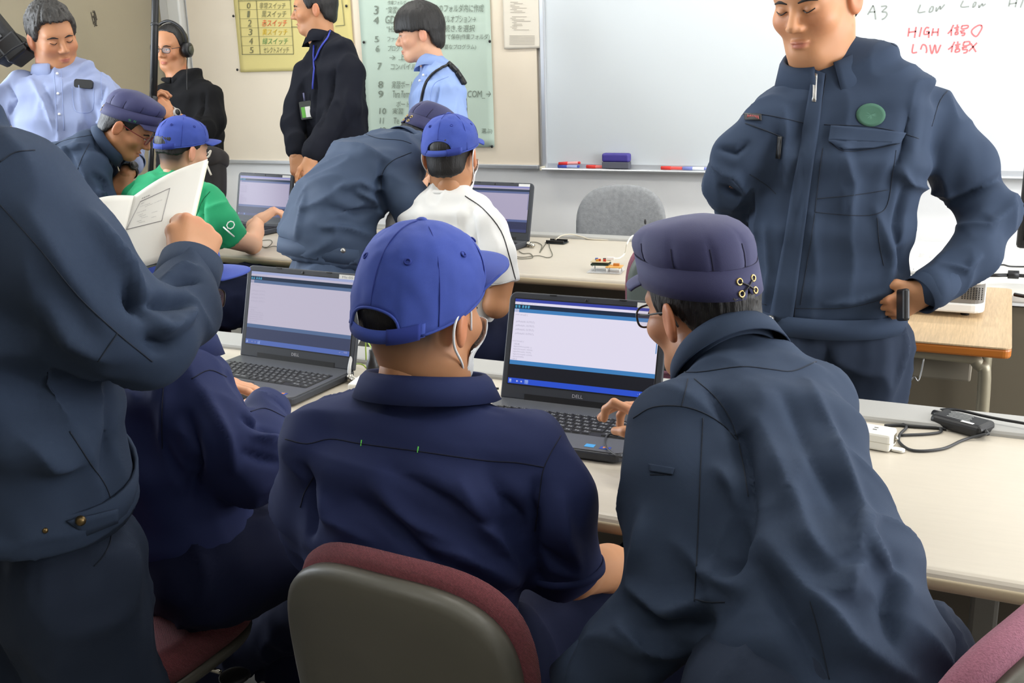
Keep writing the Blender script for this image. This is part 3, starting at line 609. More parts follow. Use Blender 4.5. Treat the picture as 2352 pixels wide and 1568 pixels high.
S2 = ide(2, ((188, 182, 202), .95), ((84, 108, 148), .9), ((58, 66, 96), .9), ((84, 108, 180), .9), ((160, 170, 212), .9), ((176, 170, 192), .9))
S3 = ide(3, ((168, 160, 186), .95), ((84, 98, 146), .9), ((40, 44, 80), .9), ((52, 58, 104), .9), ((140, 140, 196), .9), ((158, 150, 178), .9))
r3 = [x for x in S3['rects']]; S4 = {'rects': r3+[(0, .725, .72, .775, em('ide_error', (170, 40, 40), .9))], 'text': S3['text'][:2]}
fR = nrm(V3(.035, 1, 0)); fL = nrm(V3(-.02, 1, 0))
l1 = (onz(1143, 914, .722)+onz(1513, 958, .722))/2; l2 = (onz(546, 817, .722)+onz(808, 854, .722))/2
d1 = onz(1513, 958, .722)-onz(1143, 914, .722); d2 = onz(808, 854, .722)-onz(546, 817, .722)
laptop('dark grey laptop with bright white code editor, used by the student in navy work cap', l1[:2], np.cross(ZU, nrm(d1)), .30, S1, sticker='')
laptop('dark grey laptop with dimmed screen and a white name label, left of the capped student', l2[:2], np.cross(ZU, nrm(d2)), .27, S2, sticker='Ms-05')
a = onz(524, 508, .72); b = onz(686, 522, .72); c = (a+b)/2
laptop('far laptop in front of the student in the green shirt', (c[0]-.01, c[1]), np.cross(ZU, nrm(b-a)), .22, S3, detail=False, sticker='')
a = onz(1050, 545, .72); b = onz(1212, 556, .72); dd = nrm(b-a)
laptop('far laptop with a red error bar, in front of the student in the white shirt', (b-dd*.188)[:2], np.cross(ZU, dd), .24, S4, detail=False, sticker='')
# ------------------------------------------------------------------ smooth solids (signed distance -> surface)
def smin(a, b, k):
    if k <= 0: return np.minimum(a, b)
    h = np.clip(.5+.5*(b-a)/k, 0, 1); return b+(a-b)*h-k*h*(1-h)
def smax(a, b, k): return -smin(-a, -b, k)
def rc(a, b, ra, rb):
    a = np.asarray(a, float); ab = np.asarray(b, float)-a; L2 = ab @ ab+1e-12
    def f(p):
        d = p-a; t = np.clip(d @ ab/L2, 0, 1); d = d-t[:, None]*ab
        return np.sqrt((d*d).sum(1))-(ra+(rb-ra)*t)
    return f
def el(c, r, R=None):
    c = np.asarray(c, float); r = np.asarray(r, float)
    def f(p):
        q = p-c
        if R is not None: q = q @ R
        k0 = np.sqrt(((q/r)**2).sum(1)); k1 = np.sqrt(((q/r**2)**2).sum(1))+1e-9
        return k0*(k0-1)/k1
    return f
def loft(st, k=.03, n=2.4):
    """st: list of (centre, u-axis, a, b): elliptic sections along a spine"""
    segs = []
    for i in range(len(st)-1):
        segs.append((st[i], st[i+1]))
    def f(p):
        D = None
        for (c0, u0, a0, b0), (c1, u1, a1, b1) in segs:
            ax = c1-c0; L2 = ax @ ax; t = np.clip((p-c0) @ ax/L2, 0, 1)
            u = nrm(u0+u1); w = nrm(ax); u = nrm(u-w*(u @ w)); v = np.cross(w, u)
            d = p-(c0+t[:, None]*ax); a = a0+(a1-a0)*t; b = b0+(b1-b0)*t; cc = np.minimum(a, b)*.55
            x, y, z = np.abs(d @ u)/a, np.abs(d @ v)/b, np.abs(d @ w)/cc
            q = ((x**n+y**n)**(2/n)+z*z)**.5
            e = (q-1)*np.minimum(a, b)
            D = e if D is None else smin(D, e, k)
        return D
    return f
def union(fs, k):
    def f(p):
        d = fs[0](p)
        for g in fs[1:]: d = smin(d, g(p), k)
        return d
    return f
def surf(fn, lo, hi, res):
    lo = np.asarray(lo, float); hi = np.asarray(hi, float); B = 8
    nb = np.maximum(1, np.ceil((hi-lo)/(res*B)).astype(int))
    ii = np.stack(np.meshgrid(*[np.arange(n) for n in nb], indexing='ij'), -1).reshape(-1, 3)
    cen = lo+(ii+.5)*B*res; d = fn(cen)
    ii = ii[np.abs(d) < B*res*.87*1.5+res*2]
    if len(ii) == 0: return np.zeros((0, 3)), np.zeros((0, 4), int)
    o = np.stack(np.meshgrid(*[np.arange(B+1)]*3, indexing='ij'), -1)
    NX = (nb*B+4).astype(np.int64)
    def kid(c): return (c[..., 0]+1)*NX[1]*NX[2]+(c[..., 1]+1)*NX[2]+(c[..., 2]+1)
    keys = []; vert = []; quads = []
    for s in range(0, len(ii), 400):
        blk = ii[s:s+400]; gi = blk[:, None, None, None, :]*B+o; val = fn((lo+gi*res).reshape(-1, 3)).reshape(gi.shape[:-1])
        neg = val < 0; cor = [(i, j, k) for i in (0, 1) for j in (0, 1) for k in (0, 1)]
        cnt = sum(neg[:, i:B+i, j:B+j, k:B+k].astype(np.int8) for i, j, k in cor)
        act = np.argwhere((cnt > 0) & (cnt < 8))
        if len(act):
            cv = np.stack([val[act[:, 0], act[:, 1]+i, act[:, 2]+j, act[:, 3]+k] for i, j, k in cor], 1)
            acc = np.zeros((len(act), 3)); num = np.zeros(len(act))
            for a in range(8):
                for ax in range(3):
                    ca = cor[a]
                    if ca[ax]: continue
                    cb = list(ca); cb[ax] = 1; b = cor.index(tuple(cb)); va, vb = cv[:, a], cv[:, b]; m = (va < 0) != (vb < 0)
                    t = np.where(m, va/np.where(m, va-vb, 1), 0); P = np.array(ca, float)+t[:, None]*np.eye(3)[ax]
                    acc += np.where(m[:, None], P, 0); num += m
            cell = blk[act[:, 0]]*B+act[:, 1:]; keys.append(kid(cell)); vert.append(lo+(cell+acc/num[:, None])*res)
        for ax in range(3):
            sl0 = [slice(None)]+[slice(0, B)]*3; sl1 = list(sl0); sl1[ax+1] = slice(1, B+1)
            n0, n1 = neg[tuple(sl0)], neg[tuple(sl1)]; e = np.argwhere(n0 != n1)
            if len(e) == 0: continue
            c = blk[e[:, 0]]*B+e[:, 1:]; u, v = np.eye(3, dtype=int)[(ax+1) % 3], np.eye(3, dtype=int)[(ax+2) % 3]
            q = np.stack([kid(c-u-v), kid(c-v), kid(c), kid(c-u)], 1); fl = n0[tuple(e.T)]
            q[~fl] = q[~fl][:, ::-1]; quads.append(q)
    if not keys: return np.zeros((0, 3)), np.zeros((0, 4), int)
    keys = np.concatenate(keys); vert = np.concatenate(vert); od = np.argsort(keys); keys = keys[od]; vert = vert[od]
    q = np.concatenate(quads); pos = np.clip(np.searchsorted(keys, q), 0, len(keys)-1); ok = (keys[pos] == q).all(1)
    return vert, pos[ok]
def vnormals(v, f):
    n = np.zeros_like(v); a = v[f[:, 2]]-v[f[:, 0]]; b = v[f[:, 3]]-v[f[:, 1]]; c = np.cross(a, b)
    for i in range(4): np.add.at(n, f[:, i], c)
    return n/(np.linalg.norm(n, axis=1)[:, None]+1e-12)
def relax(v, f, it=2, w=.5):
    for _ in range(it):
        s = np.zeros_like(v); c = np.zeros(len(v))
        for i in range(4):
            np.add.at(s, f[:, i], v[f[:, (i+1) % 4]]); np.add.at(c, f[:, i], 1)
            np.add.at(s, f[:, (i+1) % 4], v[f[:, i]]); np.add.at(c, f[:, (i+1) % 4], 1)
        v = v*(1-w)+w*s/np.maximum(c, 1)[:, None]
    return v
def join(parts):
    V, F, n = [], [], 0
    for v, f in parts:
        if len(v) == 0: continue
        V.append(v); F.append(np.asarray(f)+n); n += len(v)
    return np.concatenate(V), np.concatenate(F)
def _h(i): # lattice hash
    x = (i[:, 0]*374761393+i[:, 1]*668265263+i[:, 2]*1274126177) & 0x7fffffff
    x = ((x ^ (x >> 13))*1274126177) & 0x7fffffff
    return ((x ^ (x >> 16)) & 0xffff)/65535.0
def vnoise(p):
    i = np.floor(p).astype(np.int64); f = p-i; f = f*f*(3-2*f); r = 0
    for a in (0, 1):
        for b in (0, 1):
            for c in (0, 1):
                w = (f[:, 0] if a else 1-f[:, 0])*(f[:, 1] if b else 1-f[:, 1])*(f[:, 2] if c else 1-f[:, 2])
                r = r+w*_h(i+np.array([a, b, c]))
    return r
def wrinkle(v, nn, axis, amp, wl=.05, stretch=4.0, seed=0.0):
    """ridged noise drawn out along an axis"""
    w = nrm(axis); u = nrm(np.cross(w, V3(.3, .9, .2))); t = np.cross(w, u)
    q = np.stack([(v @ u)/wl, (v @ t)/wl, (v @ w)/(wl*stretch)], 1)+seed
    q = q+.6*(vnoise(v/(wl*2.2)+seed+9)[:, None]-.5)
    r = 1-np.abs(2*vnoise(q)-1); r2 = vnoise(q*2.1+3.3)
    m = .35+1.1*vnoise(v/(wl*3.1)+seed*2+5)
    return v+nn*(m*(2.3*amp*(r**2.4-.35)+amp*.8*(r2-.5)))[:, None]
def press(v, nn, line, amp, w):
    """raise (or sink) the surface along a polyline"""
    line = np.asarray(line); d2 = np.full(len(v), 1e9); tt = np.zeros(len(v)); m = len(line)-1
    lo, hi = line.min(0)-3*w, line.max(0)+3*w; I = np.where(((v > lo) & (v < hi)).all(1))[0]
    if len(I) == 0: return v
    p = v[I]; dm = np.full(len(I), 1e9); tm = np.zeros(len(I))
    for i in range(m):
        a, b = line[i], line[i+1]; ab = b-a; t = np.clip((p-a) @ ab/(ab @ ab+1e-12), 0, 1); q = p-a-t[:, None]*ab; d = (q*q).sum(1)
        s = d < dm; dm = np.where(s, d, dm); tm = np.where(s, (i+t)/m, tm)
    w = w*.85; e = 2.1*amp*(.55*np.exp(-dm/w**2)+.45*np.exp(-np.sqrt(dm)/(.75*w)))*np.sin(np.pi*np.clip(.12+.76*tm, 0, 1))
    v = v.copy(); v[I] += nn[I]*e[:, None]; return v

# ------------------------------------------------------------------ people
SK = {'a': (212, 158, 122), 'b': (198, 142, 102), 'c': (186, 130, 92), 'd': (216, 166, 136)}
M_skin = mat('skin', (210, 160, 128), .52, bump=.06, bscale=700, attr=True, sss=.12)
M_hair = mat('hair_black', (22, 20, 20), .48, bump=.8, bscale=160, stretch=(3, 3, .5))
M_hairg = mat('hair_grey', (56, 53, 50), .5, bump=.9, bscale=120, var=.5, vscale=60, stretch=(2, 2, .7))
M_eye = mat('eye_dark', (30, 22, 20), .25); M_eyew = mat('eye_white', (225, 220, 214), .3)
M_mask = mat('mask_white', (236, 238, 240), .8, bump=.15, bscale=300)
M_brass = mat('eyelet_brass', (196, 168, 110), .3, 1.0)
def head_frame(yaw, pitch=0.0, roll=0.0):
    a = math.radians(yaw); p = math.radians(pitch); r = math.radians(roll)
    yf = R0*math.sin(a)+A0*math.cos(a); xr = np.cross(yf, ZU)
    y2 = yf*math.cos(p)-ZU*math.sin(p); z2 = ZU*math.cos(p)+yf*math.sin(p)
    x3 = xr*math.cos(r)-z2*math.sin(r); z3 = z2*math.cos(r)+xr*math.sin(r)
    return np.stack([x3, y2, z3], 1)          # columns: person's right, face, up
def head_local(jaw=1.0, mouth=0.0):
    fs = [el((0, -.010, .030), (.0745, .096, .087)), el((0, .026, -.030), (.060*jaw, .064, .082)),
          el((0, .060, -.092), (.030*jaw, .028, .024)), rc((.047*jaw, .0, -.062), (.020, .060, -.094), .019, .018), rc((-.047*jaw, .0, -.062), (-.020, .060, -.094), .019, .018),
          el((.042, .056, -.026), (.024, .026, .022)), el((-.042, .056, -.026), (.024, .026, .022)), el((0, .070, .024), (.050, .019, .013))]
    base = union(fs, .022)
    nose = union([rc((0, .084, .008), (0, .107, -.030), .0075, .0105), el((.0115, .096, -.035), (.0085, .010, .0075)), el((-.0115, .096, -.035), (.0085, .010, .0075))], .008)
    lips = union([el((0, .0865, -.0645), (.021, .0105, .0052)), el((0, .0855, -.0735-mouth), (.0175, .0105, .0062))], .003)
    sock = [el((s*.031, .0985, -.001), (.0175, .014, .0105)) for s in (1, -1)]
    lids = union([el((s*.0305, .0745, -.001), (.0150, .0145, .0110)) for s in (1, -1)], .001)
    ear = []
    for s in (1, -1):
        R = np.array([[math.cos(.35), s*math.sin(.35), 0], [-s*math.sin(.35), math.cos(.35), 0], [0, 0, 1]]).T
        ear.append((el((s*.083, -.012, -.010), (.0075, .019, .032), R), el((s*.0915, -.006, -.006), (.006, .011, .020), R)))
    def f(p):
        d = base(p)
        for k in sock: d = smax(d, -k(p), .012)
        d = smin(d, lids(p), .004); d = smin(d, nose(p), .010); d = smin(d, lips(p), .005)
        if mouth: d = smax(d, -el((0, .098, -.0690-mouth*.4), (.016, .014, .0020+mouth*.5))(p), .003)
        else: d = smax(d, -el((0, .0985, -.0690), (.020, .006, .0010))(p), .0025)
        for a, b in ear: d = smin(d, smax(a(p), -b(p), .004), .006)
        return d
    return f
def hairline(kind):
    # lower limit of hair (z) as a function of y (front +) and |x|
    if kind == 'short': ys, zs = [-.12, -.07, -.045, -.03, -.012, .0, .018, .030, .045, .06, .12], [-.075, -.070, -.050, -.015, .012, .016, -.005, .005, .045, .066, .070]
    elif kind == 'high': ys, zs = [-.12, -.07, -.045, -.03, -.012, .0, .018, .028, .04, .06, .12], [-.075, -.070, -.050, -.015, .012, .016, -.002, .03, .075, .095, .105]
    elif kind == 'mid': ys, zs = [-.12, -.07, -.045, -.03, -.012, .0, .018, .030, .045, .06, .12], [-.075, -.070, -.050, -.015, .012, .016, -.004, .014, .055, .074, .080]
    elif kind == 'bowl': ys, zs = [-.14, -.07, -.05, -.035, -.02, .0, .02, .04, .055, .08, .14], [-.078, -.074, -.050, .000, .010, .012, .012, .010, .014, .020, .022]
    else: ys, zs = [-.12, -.07, -.045, -.03, -.012, .0, .018, .030, .045, .06, .12], [-.022, -.022, -.018, -.005, .012, .016, .008, .015, .045, .066, .070]
    return ys, zs
class Person:
    def __init__(s, label, base, skin='b', name='person', h=None, jaw=1.0, mouth=0.0, res=.0036):
        s.e = empty(name, (base[0], base[1], 0), label, 'person'); s.skin = lin(SK[skin]); s.bp = []; s.bc = []; s.jaw = jaw; s.mouth = mouth; s.res = res; s.paths = []
    def skin_add(s, v, f, col=None):
        s.bp.append((v, f)); s.bc.append(np.tile(np.array(s.skin), (len(v), 1)) if col is None else col)
    def head(s, pos, yaw, pitch=0, roll=0, sc=1.0, neck=None, stubble=0.0, nr=.056):
        s.hc = np.asarray(pos, float); s.hR = head_frame(yaw, pitch, roll); s.hs = sc; s.hf = head_local(s.jaw, s.mouth)
        nb = s.toL(neck) if neck is not None else V3(0, -.03, -.19)
        nk = rc((0, -.022, -.045), nb, nr, nr*1.10); hf = s.hf
        fn = lambda p: smin(hf(p), nk(p), .030)
        lo = np.minimum(V3(-.11, -.125, -.135), nb-.075); hi = np.maximum(V3(.11, .14, .13), nb+.075)
        v, f = surf(fn, lo, hi, s.res/sc)
        sk = np.array(s.skin); col = np.tile(sk, (len(v), 1))
        lipm = np.exp(-(((v[:, 0])/.021)**2+((v[:, 2]+.069)/.0085)**2)**2)*(v[:, 1] > .07); col += (np.array(lin((178, 96, 86)))-sk)*(.75*lipm)[:, None]
        ck = np.exp(-((np.abs(v[:, 0])-.042)/.025)**2-((v[:, 2]+.03)/.03)**2)*(v[:, 1] > .02); col *= 1+np.array([.02, -.10, -.10])*ck[:, None]
        er = (np.abs(v[:, 0]) > .076)*1.0; col *= 1+np.array([.06, -.14, -.16])*er[:, None]
        if stubble:
            st = np.clip((-.02-v[:, 1])/.03, 0, 1)*np.clip((v[:, 2]+.090)/.065, 0, 1)**1.2*(v[:, 2] < .06)*(np.abs(v[:, 0]) < .079); col += (np.array(lin((46, 40, 38)))-col)*np.clip(stubble*1.25*st, 0, .95)[:, None]
        s.skin_add(s.toW(v), f, col)
        return s
    def toW(s, q): return s.hc+(np.asarray(q, float)*s.hs) @ s.hR.T
    def toL(s, p): return ((np.asarray(p, float)-s.hc) @ s.hR)/s.hs
    def face(s, gaze_down=False, brow=(30, 26, 25), eyes=True):
        for sx in (1, -1):
            pts = smooth([(sx*.012, .0905, .0155), (sx*.030, .0885, .0195), (sx*.048, .0755, .0145)], 6)
            w = np.array([.0024, .0036, .0022]); obj('eyebrow', G().tube(s.toW(pts), np.interp(np.linspace(0, 1, len(pts)), [0, .5, 1], w)*s.hs, 6), mat('brow_%d' % brow[0], brow, .8), s.e)
            if eyes and not gaze_down:
                o = obj('eye', G().ell(s.toW((sx*.0305, .0855, -.0015)), V3(.0105, .0042, .0038)*s.hs, s.hR, 16, 8), M_eyew, s.e)
                obj('iris', G().ell(s.toW((sx*.0300, .0880, -.0010)), V3(.0048, .0026, .0038)*s.hs, s.hR, 12, 8), M_eye, o)
            lid = smooth([(sx*.0185, .0865, -.0015), (sx*.030, .0915, .0028 if not gaze_down else -.0055), (sx*.0435, .0820, .0000)], 6)
            obj('eyelid_line', G().tube(s.toW(lid), .0013*s.hs, 6), M_eye, s.e)
    def hair(s, kind='short', thick=.008, m=None, top=0.0, noise=.004, cap=None):
        ys, zs = hairline(kind); k0 = el((0, -.012, .030+top/2), (.0745+thick, .096+thick, .087+thick+top/2))
        hf = s.hf
        if kind == 'bowl': k1 = el((0, -.004, .036), (.0745+thick+.006, .100+thick, .084+thick+.010))
        else: k1 = k0
        nape = el((0, -.045, -.035), (.060+thick*.6, .050+thick*.8, .055))
        def fn(p):
            d = smin(k1(p), nape(p), .02); z0 = np.interp(p[:, 1], ys, zs)
            z0 = z0+.010*(vnoise(p*V3(160, 160, 30))-.5)
            d = smax(d, (z0-p[:, 2])*.8, .004)
            if cap is None: return d
            lim = cap if not isinstance(cap, tuple) else cap[1]+(cap[0]-cap[1])*np.clip(.5+.5*(p[:, 1]+.006)/.10, 0, 1)+.008
            return smax(d, p[:, 2]-lim, .002)
        v, f = surf(fn, (-.12, -.14, -.12), (.12, .13, .16), .004 if s.res < .004 else .005)
        n = vnormals(v, f); th = np.arctan2(v[:, 0], v[:, 1]); v = v+n*(noise*(vnoise(np.stack([np.cos(th)*26, np.sin(th)*26, v[:, 2]*28], 1))-.4))[:, None]
        obj('hair', (s.toW(v), f), m or M_hair, s.e); return s
    # ---- limbs of skin
    def limb(s, pts, rr, res=.006):
        pts = [np.asarray(p, float) for p in pts]; fs = [rc(pts[i], pts[i+1], rr[i], rr[i+1]) for i in range(len(pts)-1)]; P = np.array(pts); R = max(rr)+.01
        v, f = surf(union(fs, .015), P.min(0)-R, P.max(0)+R, res); s.skin_add(v, f)
    def hand(s, wrist, d, dorsal, side, curl=(.35, .5, .3), thumb=(.5, .35), spread=1.0, sc=1.0, curls=None, forearm=None, res=.0028, fr=.034):
        """d: wrist->knuckles, dorsal: back of the hand, side: +1 thumb towards d x dorsal"""
        d = nrm(d); z = nrm(np.asarray(dorsal)-d*np.dot(dorsal, d)); x = np.cross(d, z)*side; O = np.asarray(wrist, float)
        def Lw(a): return O+sc*(x*a[0]+d*a[1]+z*a[2])
        fs = []; kx = (.028, .0095, -.009, -.026); ky = (.086, .090, .086, .078)
        palm = [rc((kx[i]*.55, .012, .0), (kx[i]*.95, ky[i]-.006, .0), .0155, .0125) for i in range(4)]
        palm += [el((.020, .040, -.008), (.017, .028, .015)), el((-.018, .040, -.006), (.014, .030, .014))]
        fing = []
        Ls = ((.041, .025, .021), (.045, .029, .022), (.042, .027, .021), (.033, .020, .019))
        for i in range(4):
            cu = curls[i] if curls else curl; a = 0.0; p = V3(kx[i], ky[i], 0); dx = (kx[i]/.028)*.09*spread; pr = .0092-.0006*(i == 3)
            for j in range(3):
                a += cu[j]; q = p+Ls[i][j]*V3(dx*math.cos(a), math.cos(a), -math.sin(a)); fing.append(rc(p, q, pr, pr*.93)); p = q; pr *= .93
        th = []; a0, a1 = thumb; p = V3(.022, .022, -.006); dd = nrm(V3(math.sin(.75*a0+.35), math.cos(.75*a0+.35), -.35*a0-.1)); q = p+dd*.042; th.append(rc(p, q, .0145, .011))
        d2 = nrm(dd+V3(-a1*.9, .4*a1+.15, -.3*a1)); p = q; q = p+d2*.031; th.append(rc(p, q, .0105, .0095)); d3 = nrm(d2+V3(-a1*.6, .1, -.15*a1)); th.append(rc(q, q+d3*.026, .0095, .008))
        wr = [rc((0, -.03, 0), (0, .014, 0), fr/sc*.86, .0255)]
        pf = union(palm, .012); ff = [union([fing[3*i], fing[3*i+1], fing[3*i+2]], .004) for i in range(4)]; tf = union(th, .008); wf = wr[0]
        def fn(p):
            D = smin(pf(p), wf(p*V3(1, 1, 1.25)), .02); fd = ff[0](p)
            for g in ff[1:]: fd = np.minimum(fd, g(p))
            return smin(smin(D, fd, .007), tf(p), .010)
        v, f = surf(fn, (-.085, -.06, -.11), (.11, .20, .075), res/sc)
        R = np.stack([x, d, z], 1); w = O+(v*sc) @ R.T
        if np.linalg.det(R) < 0: f = f[:, ::-1]
        col = np.tile(np.array(s.skin), (len(v), 1)); kn = np.exp(-((v[:, 1]-.086)/.012)**2)*(v[:, 2] > 0); col *= 1+np.array([.03, -.08, -.08])*kn[:, None]
        s.skin_add(w, f, col)
        # finger nails
        for i in range(4):
            cu = curls[i] if curls else curl; a = 0.0; p = V3(kx[i], ky[i], 0); dx = (kx[i]/.028)*.09*spread
            for j in range(3):
                a += cu[j]; q = p+Ls[i][j]*V3(dx*math.cos(a), math.cos(a), -math.sin(a)); pp, p = p, q
            fd = nrm(p-pp); nz = nrm(np.cross(V3(1, 0, 0), fd)); nz = nz if nz[2]*math.cos(a)+nz[1]*math.sin(a) > 0 else -nz
            RR = R @ np.stack([V3(1, 0, 0), fd, nz], 1)
            obj('fingernail', G().ell(Lw(p+nz*.0068-fd*.002), V3(.0052, .0068, .0012)*sc, RR, 10, 6), mat('nail', (228, 184, 164), .3), s.e)
    def core(s, pts, rr): s.paths.append(([np.asarray(p, float) for p in pts], rr))
    def finish(s):
        fs = [rc(p[i], p[i+1], r[i], r[i+1]) for p, r in s.paths for i in range(len(p)-1)]
        if fs:
            Q = np.concatenate([np.array(p) for p, r in s.paths]); v, f = surf(union(fs, .012), Q.min(0)-.13, Q.max(0)+.13, .0105); s.skin_add(v, f)
        v, f = join(s.bp); obj('body', (v, f), M_skin, s.e, col=np.concatenate(s.bc)); return s
    # ---- garments
    def cloth(s, name, fn, lo, hi, m, res=.008, folds=(), wr=(), parent=None, seed=0.0, lines=(), it=1):
        v, f = surf(fn, lo, hi, res); v = relax(v, f, it); n = vnormals(v, f)
        for (ax, amp, wl, stc) in wr: v = wrinkle(v, n, ax, amp, wl, stc, seed); seed += 3.7
        if folds:
            n = vnormals(v, f); bv = BVHTree.FromPolygons(v.tolist(), f.tolist())
            for fo in folds:
                pts, amp, w = fo; ln = trace(bv, pts)
                if len(ln) > 1: v = press(v, n, ln, amp, w)
        o = obj(name, (v, f), m, parent or s.e); o_bv = BVHTree.FromPolygons(v.tolist(), f.tolist())
        s.__dict__.setdefault('bv', {})[name] = o_bv; return o
def trace(bv, pts, n=10, lift=0.0):
    """walk a polyline of photo positions over a garment's surface -> points on it"""
    out = []; pts = np.asarray(pts, float); P = []
    for i in range(len(pts)-1):
        for t in np.linspace(0, 1, n, endpoint=(i == len(pts)-2)): P.append(pts[i]*(1-t)+pts[i+1]*t)
    for x, y in P:
        h = bv.ray_cast(Vector(CAM), Vector(ray(x, y)).normalized())
        if h[0] is not None: out.append(np.array(h[0])+np.array(h[1])*lift*(1 if np.dot(np.array(h[1]), ray(x, y)) < 0 else -1))
    return np.array(out)
def sm_line(pts, n=6):
    return [tuple(p) for p in smooth([(x, y, 0) for x, y in pts], n)[:, :2]]
def seam(P, cloth, pts, m, r=.0011, name='seam', flat=True):
    r = r*.72
    ln = trace(P.bv[cloth], sm_line(pts, 4), 3, .0004)
    if len(ln) > 2: return obj(name, G().tube(ln, r, 5), m, P.e)
def patch(P, cloth, quad, m, name, nx=10, ny=8, lift=.0025, th=.003, parent=None):
    q = np.asarray(quad, float); rows = []
    for j in np.linspace(0, 1, ny):
        row = trace(P.bv[cloth], [q[0]*(1-j)+q[3]*j, q[1]*(1-j)+q[2]*j], nx, lift)
        if len(row) == nx: rows.append(row)
    if len(rows) > 1: return obj(name, G().grid(np.array(rows)), m, parent or P.e, solid=th)
def hemcut(fn, c, ax, r=.30):
    ax = nrm(ax)
    return lambda p: np.maximum(fn(p), np.where(np.linalg.norm(p-c, axis=1) < r, -((p-c) @ ax), -1.0))
def torso(st, u):
    """stations (px,py,depth,a,b[,u])"""
    out = []
    for q in st:
        c = at(*q[:3]); out.append((c, nrm(q[5] if len(q) > 5 else u), q[3], q[4]))
    return out
def sleeve(pts): # (px,py,depth,r)
    P = [at(*q[:3]) for q in pts]; return [rc(P[i], P[i+1], pts[i][3], pts[i+1][3]) for i in range(len(P)-1)], P
def bounds(*lists):
    P = np.concatenate([np.atleast_2d(np.asarray(x)) for x in lists]); return P.min(0), P.max(0)
def ring_band(name, c, ax, u, a, b, h, m, parent, th=.003, n=40, flare=0.0, arc=None):
    """open elliptic band (cuff, hem)"""
    ax = nrm(ax); u = nrm(u-ax*np.dot(u, ax)); v = np.cross(ax, u); an = np.linspace(0, 2*np.pi, n, endpoint=False); rows = []
    for k, s_ in ((0, 1.0), (.5, 1.012), (1, 1+flare)): rows.append(c+np.outer(np.cos(an)*a*s_, u)+np.outer(np.sin(an)*b*s_, v)+ax*h*(k-.5))
    return obj(name, G().grid(np.array(rows), True), m, parent, solid=th)
def collar(P, c, up, fw, rx, ry, h, m, gap=25, leaf=.045, spread=.02, name='collar', th=.003, point=.02, tiltf=0.0):
    up = nrm(up); fw = nrm(fw-up*np.dot(fw, up)); r = np.cross(fw, up); rows = []
    an = np.radians(np.linspace(gap, 360-gap, 44))
    def ring(k, z, extra=0.0): return np.array([c+r*math.sin(a)*rx*k+fw*math.cos(a)*ry*k+up*(z+tiltf*math.cos(a)-extra*max(0, math.cos(a))**3) for a in an])
    rows = [ring(1.0, -.006), ring(1.0, h*.6), ring(1.02, h), ring(1.07, h*1.01), ring(1.16, h*.72, point*.3), ring(1.2+spread*6, h-leaf, point)]
    return obj(name, G().grid(np.array(rows)), m, P.e, solid=th)
def arms_core(P, st, *arms):
    # torso and arms under the clothes, so that the body is one figure
    cs = [c for c, u, a, b in st]; P.core(cs[1:-1]+[P.toW((0, -.03, -.09))], [min(a, b)*.62 for c, u, a, b in st[1:-1]]+[.04])
    for a in arms: P.core([cs[-3]]+list(a), [.05]+[.036]*(len(a)-1)+[.026])
def shoe(P, ankle, d, m, sc=1.0):
    d = nrm(V3(d[0], d[1], 0)); r = np.cross(d, ZU); A = V3(ankle[0], ankle[1], 0)
    R = np.stack([r, d, ZU], 1); fs = [el((0, .055, .035), (.046, .135, .040)), el((0, -.015, .06), (.042, .065, .055))]
    fn = lambda p: smax(smin(fs[0](p), fs[1](p), .03), .012-p[:, 2], .003); v, f = surf(fn, (-.07, -.12, -.0), (.07, .22, .14), .007)
    o = obj('shoe', (A+(v*sc) @ R.T, f), m, P.e); obj('sole', G().prism([(x*1.06, y) for x, y in [(-.04, -.07), (.04, -.07), (.047, .05), (.042, .15), (.015, .192), (-.015, .192), (-.042, .15), (-.047, .05)]], .002, .016, lambda x, y, z: A+sc*(r*x+d*y)+ZU*z), mat('sole_white', (214, 212, 206), .6), o)
def trousers(P, hips, knees, ankles, m, r=(.098, .075, .058), pel=None, res=.010, wr=True, folds=(), name='trousers'):
    fs = []
    for h, k, a in zip(hips, knees, ankles):
        fs.append(union([rc(h, k, r[0], r[1]), rc(k, a, r[1]*.97, r[2])], .03))
    c = (np.asarray(hips[0])+hips[1])/2; u = nrm(np.asarray(hips[1])-hips[0])
    pw = np.linalg.norm(np.asarray(hips[1])-hips[0])/2+.09
    if pel is None: pel = c+V3(0, 0, .03)
    R = np.stack([u, nrm(np.cross(ZU, u)), ZU], 1); fs.append(el(pel, (pw, .115, .12), R))
    lo, hi = bounds(*hips, *knees, *ankles, pel); fn0 = union(fs, .035); zmin = min(a[2] for a in ankles)-.01
    fn = lambda p: smax(fn0(p), zmin-p[:, 2], .004)
    o = P.cloth(name, fn, lo-.14, hi+.14, m, res, wr=[(V3(0, .3, 1), .007, .055, 3.0)] if wr else [], folds=folds)
    for h, k, a in zip(hips, knees, ankles): P.core([pel, h, k, a, V3(a[0], a[1], .05)], (.06, .062, .048, .034, .034))
    return o
